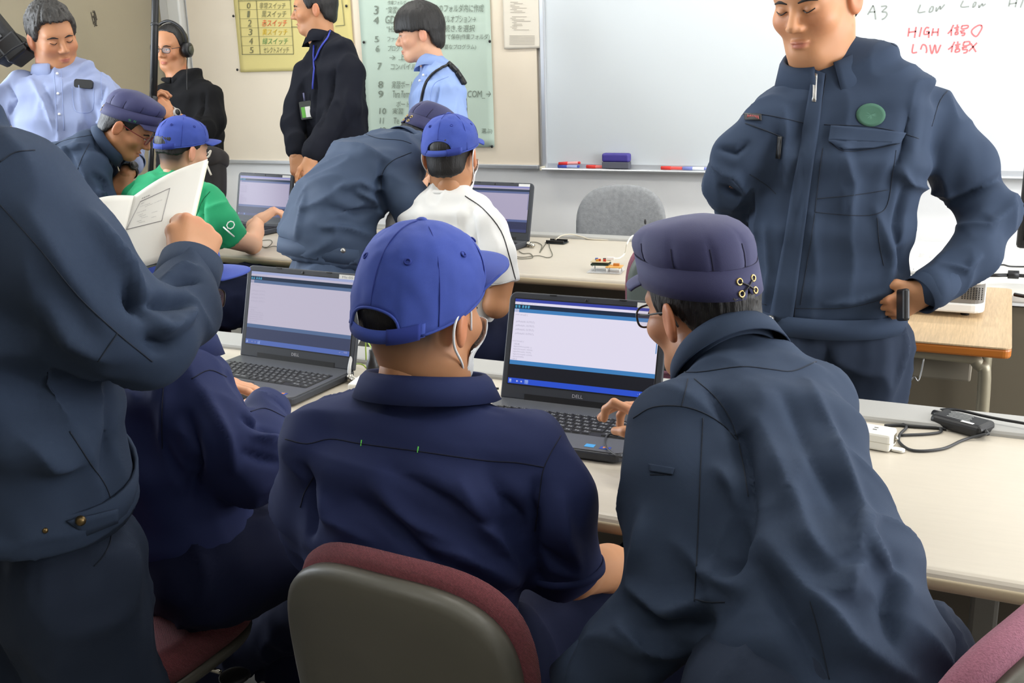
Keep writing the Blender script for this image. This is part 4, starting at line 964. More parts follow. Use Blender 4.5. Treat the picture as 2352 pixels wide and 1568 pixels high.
# ------------------------------------------------------------------ things worn
def baseball_cap(P, m, ms, front=.050, back=-.018, top=.135, strap=True, visor_len=.072, droop=.012, seed=1.0, logo=None, res=84, sc=1.0, up_front=0.0, tilt=0.0):
    rx, ry = .0865*sc, .1035*sc; cy = -.006
    th = np.linspace(0, 2*np.pi, res, endpoint=False)            # 0 = front, going to the person's right
    def zb(t): return back+(front-back)*(.5+.5*np.cos(t))
    def pos(t, ph, arch=True):
        z0 = zb(t); dt = np.abs((t-np.pi+np.pi) % (2*np.pi)-np.pi)
        if arch and strap: z0 = z0+.016+np.where(dt < .47, .030*np.sqrt(np.clip(1-(dt/.47)**2, 0, 1)), 0)-.016*np.clip((dt-.47)/.12, 0, 1)
        rho0 = np.sqrt(np.clip(1-np.clip((z0-zb(t))/(top-zb(t)), 0, 1)**3.0, 0, 1))
        z = z0+(top-z0)*np.sin(ph*np.pi/2); rr = np.clip((z-zb(t))/(top-zb(t)), 0, 1); rho = np.sqrt(np.clip(1-rr**3.0, 0, 1))
        pan = 1-.012*np.abs(np.sin(3*t+.0))*np.sin(ph*np.pi)
        return np.stack([np.sin(t)*rx*rho*pan, cy+np.cos(t)*ry*rho*pan-.0*z, z], -1)
    rows = [pos(th, p) for p in np.linspace(0, .985, 26)]
    A = np.array(rows); q = A.reshape(-1, 3); nn = nrm(V3(0, 0, 1)); rad = q-V3(0, cy, .02); rad = rad/np.linalg.norm(rad, axis=1)[:, None]
    q = q+rad*(.0045*(vnoise(q*38+seed)-.5)+.002*(vnoise(q*90+seed)-.5))[:, None]; A = q.reshape(A.shape)
    cap = obj('cap', G().grid(P.toW(A), True).add(P.toW(A[-1]), [tuple(range(res-1, -1, -1))]), m, P.e, solid=.0022)
    obj('button', G().ell(P.toW((0, cy, top+.001)), (.0085, .0085, .005), None, 14, 8), m, cap)
    for k in range(6):
        t = np.full(22, k*np.pi/3); ph = np.linspace(.02, .98, 22); pts = np.stack([pos(np.array([t[i]]), ph[i])[0] for i in range(22)]); n_ = pts-V3(0, cy, .02); n_ = n_/np.linalg.norm(n_, axis=1)[:, None]
        obj('panel_seam', G().tube(P.toW(pts+n_*.0012), .0009*P.hs, 5), ms, cap)
        pe = pos(np.array([t[0]+.52]), .46)[0]; ne = nrm(pe-V3(0, cy, .02)); c = pe+ne*.0016; a_ = nrm(np.cross(ne, ZU)); b_ = np.cross(ne, a_)
        obj('eyelet', G().tube(P.toW([c+.0042*(a_*math.cos(x)+b_*math.sin(x)) for x in np.linspace(0, 2*np.pi, 14, endpoint=False)]), .0014*P.hs, 5, closed=True), ms, cap)
    # edge stitching of the arch and the strap
    if strap:
        t = np.linspace(np.pi-.52, np.pi+.52, 30); g = G(); pts = np.stack([pos(np.array([x]), 0.0)[0] for x in t]); obj('arch_binding', G().tube(P.toW(pts*V3(1.006, 1.006, 1)), .0022*P.hs, 6), m, cap)
        t = np.linspace(np.pi-.85, np.pi+.85, 30); lo = np.stack([(np.sin(x)*rx*1.0, cy+np.cos(x)*ry*1.0, zb(x)-.003) for x in t]); hi = lo*V3(1.0, 1.0, 1)+V3(0, 0, .019)
        obj('strap', G().grid(P.toW(np.stack([lo, hi], 0))), m, cap, solid=.0022)
        t = np.linspace(np.pi-.78, np.pi-.30, 12); lo = np.stack([(np.sin(x)*rx*1.025, cy+np.cos(x)*ry*1.025, zb(x)-.0045) for x in t]); hi = lo+V3(0, 0, .022)
        obj('strap_tab', G().grid(P.toW(np.stack([lo, hi], 0))), ms, cap, solid=.002)
    # sweatband rim
    t = th if not strap else np.linspace(-np.pi+.8, np.pi-.8, 60); rim = np.stack([(np.sin(x)*rx, cy+np.cos(x)*ry, zb(x)) for x in t]); obj('rim', G().tube(P.toW(rim), .0022*P.hs, 6, closed=not strap), m, cap)
    # visor
    rows = []
    for tt in np.linspace(0, 1, 9):
        row = []
        for s_ in np.linspace(-1, 1, 25):
            a = s_*1.12; b = V3(math.sin(a)*rx*.985, cy+math.cos(a)*ry*.985, zb(a)+.004)
            o = V3(math.sin(s_*1.30)*rx*1.03, cy+ry*.60+(visor_len+ry*.30)*math.cos(s_*1.45)**.9, 0); o[2] = front+.004-droop*(.4+1.6*s_*s_)+up_front
            row.append(b*(1-tt)+o*tt+V3(0, 0, .010*math.sin(tt*math.pi/2)*(1-s_*s_)))
        rows.append(row)
    v = obj('visor', G().grid(P.toW(np.array(rows))), m, cap, solid=.0035)
    if logo is not None: logo(cap, pos)
    return cap
def work_cap(P, m, ms, front=.060, back=.010, band=.046, high=.066, visor_len=.05, laces=True, seed=2.0, bulge=1.045, sc=1.0, letters=None):
    rx, ry = .0865*sc, .1030*sc; cy = -.006; N = 120; th = np.linspace(0, 2*np.pi, N, endpoint=False)
    def zb(t): return back+(front-back)*(.5+.5*np.cos(t))
    def at_(t, k, z): return np.stack([np.sin(t)*rx*k, cy+np.cos(t)*ry*k, zb(t)+z], -1)
    dt = np.abs((th+np.pi) % (2*np.pi)-np.pi); notch = np.where(np.pi-dt < .07, .020*(1-(np.pi-dt)/.07), 0)
    rows = [at_(th, 1.0, 0)+np.stack([0*th, 0*th, notch], -1), at_(th, 1.003, band*.4), at_(th, 1.0, band)]
    cap = obj('cap_band', G().grid(P.toW(np.array(rows)), True), m, P.e, solid=.003)
    obj('band_seam', G().tube(P.toW(at_(th, 1.006, band)), .0011*P.hs, 5, closed=True), ms, cap)
    pl = 1-.022*np.maximum(0, np.cos(5*th*2+.6))**6
    rows = []; hs_ = high/.085; mid = (front+back)/2
    for k, z in ((.995, 0), (1.0+(bulge-1)*.7, .010), (bulge, .024), (bulge-.015, .040), (bulge-.075, .056), (bulge-.19, .070), (.66, .080), (.44, .087), (.22, .091), (.03, .092)):
        w = np.clip((k-.6)/.4, 0, 1); rows.append(at_(th, k*(1-(1-pl)*(w if z < .05 else w*.3)), band+z*hs_)-np.stack([0*th, 0*th, (zb(th)-mid)*(1-min(1, k)*(1-.6*z/.093))], -1))
    A = np.array(rows); q = A.reshape(-1, 3); q = q+(.010*(vnoise(q*24+seed)-.5)*np.clip(np.linalg.norm(q[:, :2], axis=1)/.04-.3, 0, 1))[:, None]*V3(.6, .6, .8); A = q.reshape(A.shape)
    obj('crown', G().grid(P.toW(A), True).add(P.toW(A[-1]), [tuple(range(N-1, -1, -1))]), m, cap)
    for k in range(10):
        a = (2*np.pi*k-.6)/10; i = int(round(a/(2*np.pi)*N)) % N
        obj('pleat', G().tube(P.toW(A[0:4, i]*V3(1.003, 1.003, 1)), .0012*P.hs, 5), ms, cap)
    rows = []
    for tt in np.linspace(0, 1, 7):
        row = []
        for s_ in np.linspace(-1, 1, 21):
            a = s_*1.05; b = V3(math.sin(a)*rx, cy+math.cos(a)*ry, zb(a)+.004); o = V3(math.sin(s_*1.2)*rx*1.0, cy+ry*.66+(visor_len+ry*.26)*math.cos(s_*1.45)**.9, front-.004-.012*(.4+1.4*s_*s_)); row.append(b*(1-tt)+o*tt+V3(0, 0, .006*math.sin(tt*math.pi/2)))
        rows.append(row)
    obj('visor', G().grid(P.toW(np.array(rows))), m, cap, solid=.003)
    if laces:
        E = []
        for sx in (-1, 1):
            for z in (.010, .029):
                a = np.pi+sx*.17; c = V3(math.sin(a)*rx*1.02, cy+math.cos(a)*ry*1.02, zb(a)+z); E.append(c); n_ = nrm(c*V3(1, 1, 0)-V3(0, cy, 0)); u_ = np.cross(n_, ZU)
                obj('eyelet', G().tube(P.toW([c+.0048*(u_*math.cos(x)+ZU*math.sin(x)) for x in np.linspace(0, 2*np.pi, 14, endpoint=False)]), .0016*P.hs, 6, closed=True), M_brass, cap)
        out = V3(0, -.004, 0)
        for i, j in ((0, 3), (1, 2)): obj('lace', G().tube(P.toW(smooth([E[i], (E[i]+E[j])/2+out, E[j]], 5)), .0014*P.hs, 5), M_black, cap)
    if letters:
        g = G()
        for (ch, a, z, col) in letters:
            c = V3(math.sin(a)*rx*1.03, cy+math.cos(a)*ry*1.03, zb(a)+z); n_ = nrm(c*V3(1, 1, 0)-V3(0, cy, 0)); ex = np.cross(ZU, n_); v, f = text_geo(ch); lo_, hi_ = v.min(0), v.max(0); w = (v-lo_)/np.max(hi_-lo_)*.010
            obj('embroidery', G().add(P.toW(c+w[:, :1]*ex+w[:, 1:2]*ZU), f), mat('thread_green', (70, 160, 90), .7), cap)
    return cap
def face_mask(P, loops=True):
    hf = P.hf
    def fn(p):
        d = hf(p)-.0075; sh = np.abs(d)-.0016
        reg = np.maximum.reduce([.012+.35*np.abs(p[:, 0])-p[:, 1], p[:, 2]+.012+.25*np.abs(p[:, 0])*0, -.112-p[:, 2], np.abs(p[:, 0])-.067])
        return smax(sh, reg*.8, .002)
    v, f = surf(fn, (-.09, -.02, -.13), (.09, .13, .01), .0032); mk = obj('face_mask', (P.toW(v), f), M_mask, P.e)
    for sx in (1, -1):
        for (a, b) in (((sx*.066, .030, -.022), .012), ((sx*.062, .025, -.085), -.045)): pass
        obj('ear_loop', G().tube(P.toW(smooth([(sx*.066, .036, -.024), (sx*.079, .012, .014), (sx*.086, -.014, .020), (sx*.088, -.036, -.004), (sx*.084, -.030, -.035), (sx*.074, .004, -.066), (sx*.060, .030, -.086)], 6)), .0019*P.hs, 6), M_mask, mk)
    return mk
def glasses(P, m, lens=True, w=.0255, h=.0165, y=.100, z=-.002):
    g_ = None
    for sx in (1, -1):
        pts = [(sx*.0325+w*math.copysign(abs(math.cos(a))**.7, math.cos(a)), y-.10*abs(sx*.0325+w*math.cos(a))**1.25*1.6, z+h*math.copysign(abs(math.sin(a))**.7, math.sin(a))) for a in np.linspace(0, 2*np.pi, 28, endpoint=False)]
        o = obj('glasses' if g_ is None else 'rim', G().tube(P.toW(pts), .0018*P.hs, 6, closed=True), m, P.e if g_ is None else g_)
        if g_ is None: g_ = o
        if lens:
            lm = MATS.get('lens') or mat('lens', (215, 225, 235), .03, alpha=.18, spec=.8); obj('lens', G().add(P.toW(pts), [tuple(range(28))]), lm, g_)
        obj('temple', G().tube(P.toW(smooth([(sx*.060, y-.016, z+.007), (sx*.0775, .045, z+.009), (sx*.0815, -.012, z+.010), (sx*.082, -.030, z-.012)], 6)), .0017*P.hs, 6), m, g_)
    obj('bridge', G().tube(P.toW(smooth([(-.009, y-.001, z+.004), (0, y+.003, z+.007), (.009, y-.001, z+.004)], 4)), .0014*P.hs, 6), m, g_); return g_
def wrist_watch(P, c, ax, r, mface, mband, face_dir, w=.018, name='wristwatch'):
    ax = nrm(ax); fd = nrm(np.asarray(face_dir)-ax*np.dot(face_dir, ax)); s = np.cross(ax, fd); an = np.linspace(0, 2*np.pi, 28, endpoint=False)
    rows = [c+np.outer(np.cos(an)*r, fd)+np.outer(np.sin(an)*r, s)+ax*k for k in (-w/2, w/2)]
    o = obj(name, G().grid(np.array(rows), True), mband, P.e, solid=.003)
    obj('watch_case', G().lathe(c+fd*(r-.001), [(.019, 0), (.020, .004), (.019, .010), (.015, .011)], 22, fd), mband, o); obj('watch_dial', G().lathe(c+fd*(r+.0095), [(.0145, 0), (.0145, .0012)], 22, fd), mface, o); return o

# cloth colours
M_uni = mat('uniform_slate', (50, 63, 84), .85, spec=.25, bump=.22, bscale=1200, weave=420, var=.03, vscale=10)
M_unis = mat('uniform_seam', (30, 38, 52), .9)
M_unil = mat('uniform_light_slate', (53, 70, 96), .75, bump=.18, bscale=1100, weave=420)
M_unip = mat('uniform_trousers', (42, 52, 70), .85, spec=.25, bump=.22, bscale=1200, weave=420)
M_navy = mat('navy_shirt', (34, 44, 86), .8, spec=.3, bump=.15, bscale=1300, weave=480, var=.03, vscale=10)
M_navys = mat('navy_seam', (16, 20, 42), .9)
M_navyp = mat('navy_trousers', (20, 26, 52), .85, spec=.2, bump=.15, bscale=1200)
M_blue = mat('cap_blue', (52, 74, 162), .8, bump=.3, bscale=900, weave=600, sheen=.2, var=.05, vscale=25)
M_blues = mat('cap_blue_seam', (36, 52, 132), .9)
M_ncap = mat('cap_navy', (52, 53, 92), .75, bump=.15, bscale=1000, sheen=.2, var=.04)
M_ncaps = mat('cap_navy_seam', (28, 28, 56), .9)
M_grnt = mat('shirt_green', (24, 158, 104), .8, bump=.15, bscale=900, sheen=.2)
M_wht = mat('shirt_white', (230, 230, 228), .85, bump=.15, bscale=900, sheen=.1)
M_blk = mat('sweater_black', (18, 18, 20), .9, spec=.2, bump=.3, bscale=900)
M_djk = mat('jacket_dark', (18, 21, 32), .85, spec=.25, bump=.15, bscale=1000)
M_lbs = mat('shirt_pale_blue', (144, 155, 190), .8, bump=.12, bscale=1200, sheen=.1)
M_lbs2 = mat('shirt_oxford_blue', (140, 164, 214), .8, bump=.12, bscale=1200, sheen=.1)
M_blkp = mat('trousers_black', (26, 25, 27), .85, bump=.15, bscale=900)
M_shoe = mat('shoe_dark', (40, 40, 44), .5); M_shoew = mat('shoe_white', (214, 212, 208), .6)
M_btn = mat('button_white', (236, 236, 232), .3)
# ------------------------------------------------------------------ the four people nearest the viewer
def down(p, z): return V3(p[0], p[1], z)
def inner(st, k=.8): return [(c, u, a*k, b*k) for c, u, a, b in st]
# --- seated student in navy shirt and blue cap (centre)
def person_centre():
    P = Person('seated student in navy work shirt, blue baseball cap and white mask at the centre', at(950, 1500, 1.62), 'b', res=.0032)
    nk = at(985, 885, 1.535)
    P.head(at(966, 712, 1.50), 33, 6, 2, 1.0, neck=nk, stubble=.75, nr=.054); P.hair('fade', .003, noise=.002, cap=.024); P.face(eyes=True)
    def logo(cap, pos): pass
    baseball_cap(P, M_blue, M_blues, front=.052, back=-.030, top=.130, seed=4, sc=1.03, visor_len=.078, droop=.004, up_front=.010, res=110)
    face_mask(P)
    u = nrm(V3(1, .02, -.03))
    st = torso([(940, 1570, 1.66, .165, .125), (950, 1400, 1.62, .160, .120), (958, 1210, 1.57, .178, .122), (965, 1070, 1.545, .186, .112), (972, 975, 1.54, .160, .085), (980, 905, 1.535, .085, .062)], u)
    sl, lp = sleeve([(735, 1020, 1.58, .062), (718, 1150, 1.63, .056), (735, 1240, 1.70, .054)]); sr, rp = sleeve([(1205, 1045, 1.51, .068), (1262, 1150, 1.50, .064), (1296, 1290, 1.55, .057)])
    fn = union([loft(st), union(sl, .03), union(sr, .03)], .035)
    lo, hi = bounds(*[s[0] for s in st], *lp, *rp)
    F = [([(870, 1120), (960, 1200), (1060, 1250)], .010, .016), ([(900, 1075), (1010, 1150), (1110, 1190)], -.007, .016), ([(1060, 1120), (1120, 1210), (1180, 1290)], .011, .016), ([(1130, 1100), (1190, 1190), (1215, 1290)], -.010, .014), ([(740, 1130), (760, 1190), (850, 1240)], .009, .018), ([(700, 1080), (722, 1150), (715, 1220)], -.013, .012), ([(1235, 1120), (1225, 1220), (1235, 1330)], -.016, .013), ([(820, 1150), (930, 1230), (1000, 1300)], -.008, .016), ([(1290, 1150), (1300, 1230), (1330, 1300)], .008, .014), ([(960, 1240), (1080, 1280), (1190, 1340)], .010, .018), ([(1180, 1210), (1230, 1270), (1290, 1290)], -.008, .012)]
    P.cloth('work_shirt', fn, lo-.15, hi+.15, M_navy, .0058, folds=F, wr=[(V3(.8, .1, -.5), .0038, .055, 4)], seed=2)
    seam(P, 'work_shirt', [(655, 1008), (705, 1019), (760, 1008), (830, 1019), (960, 1036), (1110, 1057), (1185, 1062), (1250, 1073)], M_navys, .0012, 'yoke_seam')
    seam(P, 'work_shirt', [(1288, 1000), (1262, 1045), (1246, 1085), (1238, 1150), (1228, 1220)], M_navys, .0011, 'armhole_seam')
    seam(P, 'work_shirt', [(720, 1095), (700, 1130), (690, 1165)], M_navys, .0011, 'armhole_seam')
    for x, y in ((830, 1017), (960, 1032)): seam(P, 'work_shirt', [(x+1, y-7), (x, y), (x-1, y+7)], mat('thread_lime', (110, 230, 90), .6), .0013, 'green_stitch')
    collar(P, at(980, 893, 1.535), nrm(nk-at(990, 1000, 1.55))+V3(0, 0, .4), hd(20), .084, .080, .024, M_navy, 22, .036, .02, point=.03, tiltf=-.016)
    # arms
    el_ = at(1315, 1310, 1.57); wr_ = at(1470, 1300, 1.80); P.limb([at(1300, 1260, 1.55), el_, (el_+wr_)/2, wr_], (.044, .041, .037, .028)); P.hand(wr_, wr_-el_, ZU, -1, (.5, .6, .4))
    le = at(735, 1250, 1.72); lw = at(850, 1290, 1.95); P.limb([at(730, 1210, 1.70), le, lw], (.042, .040, .028)); P.hand(lw, lw-le, ZU, 1, (.5, .6, .4))
    arms_core(P, st, lp+[le, lw], rp+[el_, wr_])
    ring_band('sleeve_hem', at(1300, 1305, 1.552), at(1300, 1330, 1.56)-at(1285, 1240, 1.545), u, .058, .056, .014, M_navy, P.e)
    hl, hr = V3(-.86, 1.26, .545), V3(-.66, 1.26, .545); kl, kr = V3(-1.0, 1.62, .53), V3(-.52, 1.66, .53)
    al = V3(*onz(470, 1530, .10)[:2], .10); ar = V3(-.50, 1.55, .10)
    trousers(P, (hl, hr), (kl, kr), (al, ar), M_navyp, r=(.095, .078, .062)); shoe(P, al, V3(.25, .6, 0), M_shoew); shoe(P, ar, V3(.1, 1, 0), M_shoew)
    return P.finish()
# --- crouching student in slate uniform and navy work cap (right)
def person_right():
    P = Person('student in slate work uniform, navy work cap and glasses leaning over the right laptop', at(1900, 1450, 1.25), 'c', res=.0032)
    nk = at(1655, 815, 1.545)
    P.head(at(1611, 702, 1.585), -33, 13, -3, .95, neck=nk, stubble=.4, nr=.055); P.hair('short', .005, noise=.005, cap=(.064, .006)); P.face()
    work_cap(P, M_ncap, M_ncaps, front=.064, back=.006, band=.048, high=.060, sc=1.0, bulge=1.03, visor_len=.040)
    glasses(P, M_dark, w=.0265, h=.018, z=-.006)
    u = hd(64)*1.0-ZU*.05
    st = torso([(1915, 1640, 1.24, .142, .125), (1905, 1500, 1.255, .142, .125), (1868, 1350, 1.30, .130, .12), (1800, 1190, 1.37, .118, .115), (1768, 1030, 1.45, .126, .110), (1735, 920, 1.51, .120, .085), (1675, 825, 1.55, .075, .06)], u)
    sl, lp = sleeve([(1562, 985, 1.42, .070), (1572, 1110, 1.395, .080), (1575, 1250, 1.37, .082), (1560, 1370, 1.35, .072), (1460, 1470, 1.36, .056), (1375, 1545, 1.38, .050)])
    sr, rp = sleeve([(1868, 940, 1.56, .066), (1830, 1040, 1.78, .062), (1680, 1010, 1.84, .050), (1600, 990, 1.875, .040)])
    fn = union([loft(st), union(sl, .03), union(sr, .03)], .035); lo, hi = bounds(*[s[0] for s in st], *lp, *rp)
    F = [([(1640, 900), (1700, 1000), (1720, 1120), (1712, 1230)], -.016, .014), ([(1735, 960), (1800, 1100), (1850, 1230), (1930, 1330)], .008, .018), ([(1800, 900), (1880, 1060), (1960, 1220)], -.007, .018), ([(1860, 880), (1930, 1050), (1990, 1220), (2060, 1330)], .007, .016), ([(1760, 1240), (1850, 1360), (1950, 1470), (2090, 1560)], .012, .02), ([(1740, 1300), (1830, 1430), (1900, 1560)], -.010, .018), ([(1980, 1290), (1940, 1350), (1880, 1380)], .012, .016), ([(2060, 1290), (2040, 1400), (2060, 1500)], -.010, .016), ([(1450, 1350), (1530, 1400), (1640, 1370)], .012, .015), ([(1460, 1390), (1540, 1440), (1630, 1430)], -.013, .013), ([(1560, 1250), (1640, 1330), (1700, 1350)], .009, .014), ([(1480, 1180), (1470, 1260), (1450, 1320)], .008, .016), ([(1420, 1440), (1470, 1490), (1560, 1500)], .010, .012), ([(1700, 1180), (1690, 1280), (1660, 1340)], -.014, .014), ([(1650, 1080), (1690, 1120), (1705, 1180)], .011, .012), ([(1990, 1180), (1960, 1260), (1900, 1300)], .008, .014)]
    P.cloth('work_jacket', fn, lo-.16, hi+.16, M_uni, .0056, folds=F, wr=[(V3(.35, .3, -.8), .0045, .065, 4)], seed=5)
    S = lambda pts, n='seam', r=.0012: seam(P, 'work_jacket', pts, M_unis, r, n)
    S([(1530, 850), (1600, 855), (1700, 842), (1770, 848), (1820, 852), (1875, 830)], 'yoke_seam'); S([(1580, 870), (1575, 895), (1565, 935)], 'shoulder_seam')
    S([(1455, 960), (1500, 935), (1565, 933), (1620, 950), (1665, 980), (1690, 1010)], 'armhole_seam'); S([(1595, 870), (1650, 920), (1685, 980), (1705, 1060), (1718, 1140)], 'back_pleat_seam')
    S([(1615, 960), (1608, 1100), (1602, 1250), (1595, 1380)], 'sleeve_seam'); S([(1595, 1376), (1630, 1382), (1665, 1382)], 'sleeve_seam')
    S([(1860, 1250+130), (1880, 1450), (1905, 1560)], 'back_seam', .0010)
    patch(P, 'work_jacket', [(1492, 1066), (1550, 1076), (1546, 1090), (1494, 1082)], M_uni, 'pen_pocket_flap', lift=.002); S([(1494, 1066), (1548, 1077)], 'pocket_edge'); S([(1494, 1090), (1544, 1090)], 'pocket_edge')
    collar(P, at(1676, 838, 1.540), nrm(at(1640, 740, 1.56)-at(1700, 900, 1.50)), hd(-32), .078, .072, .030, M_uni, 26, .040, .012, point=.015, tiltf=-.016)
    c0, c1 = at(1400, 1525, 1.375), at(1340, 1580, 1.39); ring_band('cuff', (c0+c1)/2, c1-c0, u, .050, .050, .075, M_uni, P.e)
    # right hand over the keyboard
    wr_ = at(1562, 975, 1.89); tip = at(1470, 942, 1.94); d = nrm(tip-wr_)
    P.limb([at(1660, 1010, 1.86), at(1600, 998, 1.88), wr_], (.030, .029, .027)); P.hand(wr_, nrm(d+V3(0, 0, .10)), nrm(UP*.85-FWD*.35), -1, (.35, .6, .4), (.55, .5), curls=((-.05, 1.0, .6), (.35, .45, .3), (.5, .7, .5), (.6, .8, .5)), res=.0024)
    lw = at(1330, 1600, 1.40); P.limb([at(1420, 1505, 1.37), lw], (.034, .028)); P.hand(lw, lw-at(1420, 1505, 1.37), ZU, 1, (.5, .7, .5))
    arms_core(P, st, lp+[lw], rp+[wr_])
    hc = at(1905, 1560, 1.25); uu = nrm(V3(u[0], u[1], 0)); hl, hr = hc-uu*.09-V3(0, 0, .03), hc+uu*.09-V3(0, 0, .03); fwd = hd(-25)
    kl, kr = hl+fwd*.16-V3(0, 0, .33), hr+fwd*.14-V3(0, 0, .33); al, ar = V3(*(kl-fwd*.10)[:2], .10), V3(*(kr-fwd*.10)[:2], .10)
    trousers(P, (hl, hr), (kl, kr), (al, ar), M_unip, r=(.105, .082, .066)); shoe(P, al, fwd, M_shoe); shoe(P, ar, fwd, M_shoe)
    return P.finish()
# --- standing student, hands on hips
def person_standing():
    P = Person('standing student in slate zip jacket with hands on hips before the whiteboard', at(1900, 730, 2.6), 'b', jaw=1.12, res=.0036)
    nk = at(1888, 128, 2.46)
    P.head(at(1872, -4, 2.40), 224, 17, 2, 1.12, neck=nk, nr=.064); P.hair('short', .009); P.face(gaze_down=True)
    u = hd(106)
    st = torso([(1902, 745, 2.605, .176, .125), (1900, 640, 2.575, .176, .128), (1905, 520, 2.54, .186, .130), (1925, 370, 2.50, .205, .130), (1938, 250, 2.48, .208, .108), (1918, 178, 2.47, .150, .080), (1888, 122, 2.465, .075, .062)], u)
    sa, ap = sleeve([(1768, 285, 2.47, .060), (1696, 355, 2.49, .058), (1672, 425, 2.56, .053), (1690, 480, 2.70, .05), (1760, 540, 2.80, .045)])
    sb, bp = sleeve([(2125, 268, 2.51, .076), (2212, 385, 2.51, .074), (2272, 488, 2.50, .062), (2235, 585, 2.46, .055), (2150, 655, 2.42, .048)])
    fn = union([loft(st), union(sa, .03), union(sb, .03)], .03); lo, hi = bounds(*[s[0] for s in st], *ap, *bp)
    F = [([(1800, 250), (1805, 330), (1800, 420)], .008, .016), ([(1840, 300), (1845, 420), (1820, 560)], -.006, .018), ([(1930, 330), (1960, 420), (1950, 500)], .007, .018), ([(2090, 260), (2080, 340), (2040, 420)], -.012, .018), ([(2060, 380), (2090, 420), (2180, 450)], .010, .014), ([(2180, 470), (2240, 440), (2320, 400)], -.014, .014), ([(2200, 520), (2270, 520), (2330, 470)], .008, .014), ([(2170, 610), (2220, 620), (2250, 590)], .008, .010), ([(1640, 380), (1690, 400), (1710, 440)], .012, .012), ([(1660, 430), (1700, 450)], -.012, .010), ([(1650, 340), (1690, 350), (1715, 330)], -.010, .012), ([(2010, 480), (2050, 580), (2040, 680)], .007, .018), ([(1760, 520), (1770, 620), (1755, 710)], .006, .016), ([(2080, 420), (2060, 520), (2070, 620)], -.010, .016), ([(1900, 700), (1970, 690), (2040, 670)], .007, .012)]
    fn = hemcut(fn, at(1902, 748, 2.605), ZU)
    P.cloth('work_jacket', fn, lo-.16, hi+.16, M_uni, .0062, folds=F, wr=[(V3(.1, .1, 1), .0042, .06, 4)], seed=8)
    S = lambda pts, n='seam', r=.0014: seam(P, 'work_jacket', pts, M_unis, r, n)
    # placket, yoke, pockets
    patch(P, 'work_jacket', [(1868, 160), (1896, 170), (1820, 745), (1768, 742)], M_uni, 'placket', nx=6, ny=26, lift=.004, th=.004)
    S([(1898, 170), (1878, 300), (1850, 460), (1835, 600), (1824, 740)], 'placket_seam'); S([(1872, 165), (1866, 230)], 'placket_seam')
    patch(P, 'work_jacket', [(1869, 168), (1879, 172), (1874, 236), (1866, 234)], M_steel, 'zip', nx=4, ny=8, lift=.006, th=.002)
    S([(1702, 262), (1760, 264), (1855, 284)], 'yoke_seam'); S([(1893, 286), (1990, 290), (2060, 302), (2110, 318)], 'yoke_seam')
    patch(P, 'work_jacket', [(1712, 262), (1750, 263), (1750, 278), (1712, 277)], M_black, 'name_tape', lift=.004, th=.001); 
    ln = trace(P.bv['work_jacket'], [(1719, 270), (1731, 271), (1744, 271)], 6, .0055)
    if len(ln) > 2:
        g = G(); ex_ = ln[-1]-ln[0]; rz_ = random.Random(6); zig = [ln[0]+ex_*(i/22)+UP*(.0045*(1 if i % 2 else -1)*rz_.uniform(.5, 1)) for i in range(23)]; g.tube(zig, .0009, 5); obj('name_tape_embroidery', g, mat('thread_red', (206, 104, 104), .7), P.e)
    S([(1712, 283), (1760, 300), (1798, 315)], 'chest_zip', .0025); zp = patch(P, 'work_jacket', [(1787, 312), (1800, 313), (1796, 365), (1785, 364)], M_black, 'zip_pull', nx=4, ny=5, lift=.006, th=.002)
    patch(P, 'work_jacket', [(1908, 288), (2074, 305), (2062, 330), (1904, 326)], M_uni, 'pocket_flap', lift=.007, th=.004); patch(P, 'work_jacket', [(1904, 325), (2062, 329), (2005, 342), (1938, 346)], M_uni, 'pocket_flap', lift=.007, th=.004)
    S([(1904, 326), (1938, 347), (2005, 342), (2064, 330)], 'flap_edge'); S([(1890, 340), (1882, 400), (1872, 487)], 'pocket_seam'); S([(1872, 487), (1950, 494), (2010, 492), (2038, 470), (2050, 400), (2058, 345)], 'pocket_seam'); S([(1877, 456), (1960, 448), (2040, 436)], 'pocket_seam')
    S([(1722, 400), (1760, 425), (1782, 445)], 'pocket_seam'); S([(2015, 500), (2020, 560), (2030, 610)], 'pocket_seam')
    S([(1872, 490), (1858, 580), (1838, 700)], 'front_seam'); S([(2195, 190), (2160, 230), (2140, 290)], 'armhole_seam'); S([(2020, 85), (2100, 130), (2185, 180)], 'shoulder_seam'); S([(1725, 690), (1760, 700)], 'hem_seam'); S([(1822, 708), (1950, 706), (2062, 676)], 'hem_seam')
    c = patch(P, 'work_jacket', [(1972, 240), (2032, 240), (2032, 290), (1972, 290)], None, 'badge', lift=.002) if False else None
    ctr = trace(P.bv['work_jacket'], [(1998, 265), (2000, 265)], 2, .0)
    if len(ctr):
        rows = []
        for rr in (0, .4, .75, 1.0):
            row = []
            for a in np.linspace(0, 2*np.pi, 24, endpoint=False):
                h = trace(P.bv['work_jacket'], [(2000+34*rr*math.cos(a), 264+27*rr*math.sin(a)), (2000+34*rr*math.cos(a)+.1, 264+27*rr*math.sin(a))], 2, .0012); row.append(h[0])
            rows.append(row)
        obj('green_emblem', G().grid(np.array(rows), True), mat('emblem_green', (66, 106, 88), .85), P.e, solid=.0012)
    collar(P, at(1892, 150, 2.465), nrm(nk-at(1905, 230, 2.49)), hd(196), .086, .080, .030, M_uni, 14, .052, .03, point=.035, tiltf=-.022)
    ring_band('hem_band', at(1902, 726, 2.598), ZU, u, .186, .138, .05, M_uni, P.e, .004)
    b0 = trace(P.bv['work_jacket'], [(1777, 729), (1778, 729)], 2, .012)
    if len(b0): obj('snap_button', G().ell(b0[0]-FWD*.004, (.009, .009, .009)), M_steel, P.e)
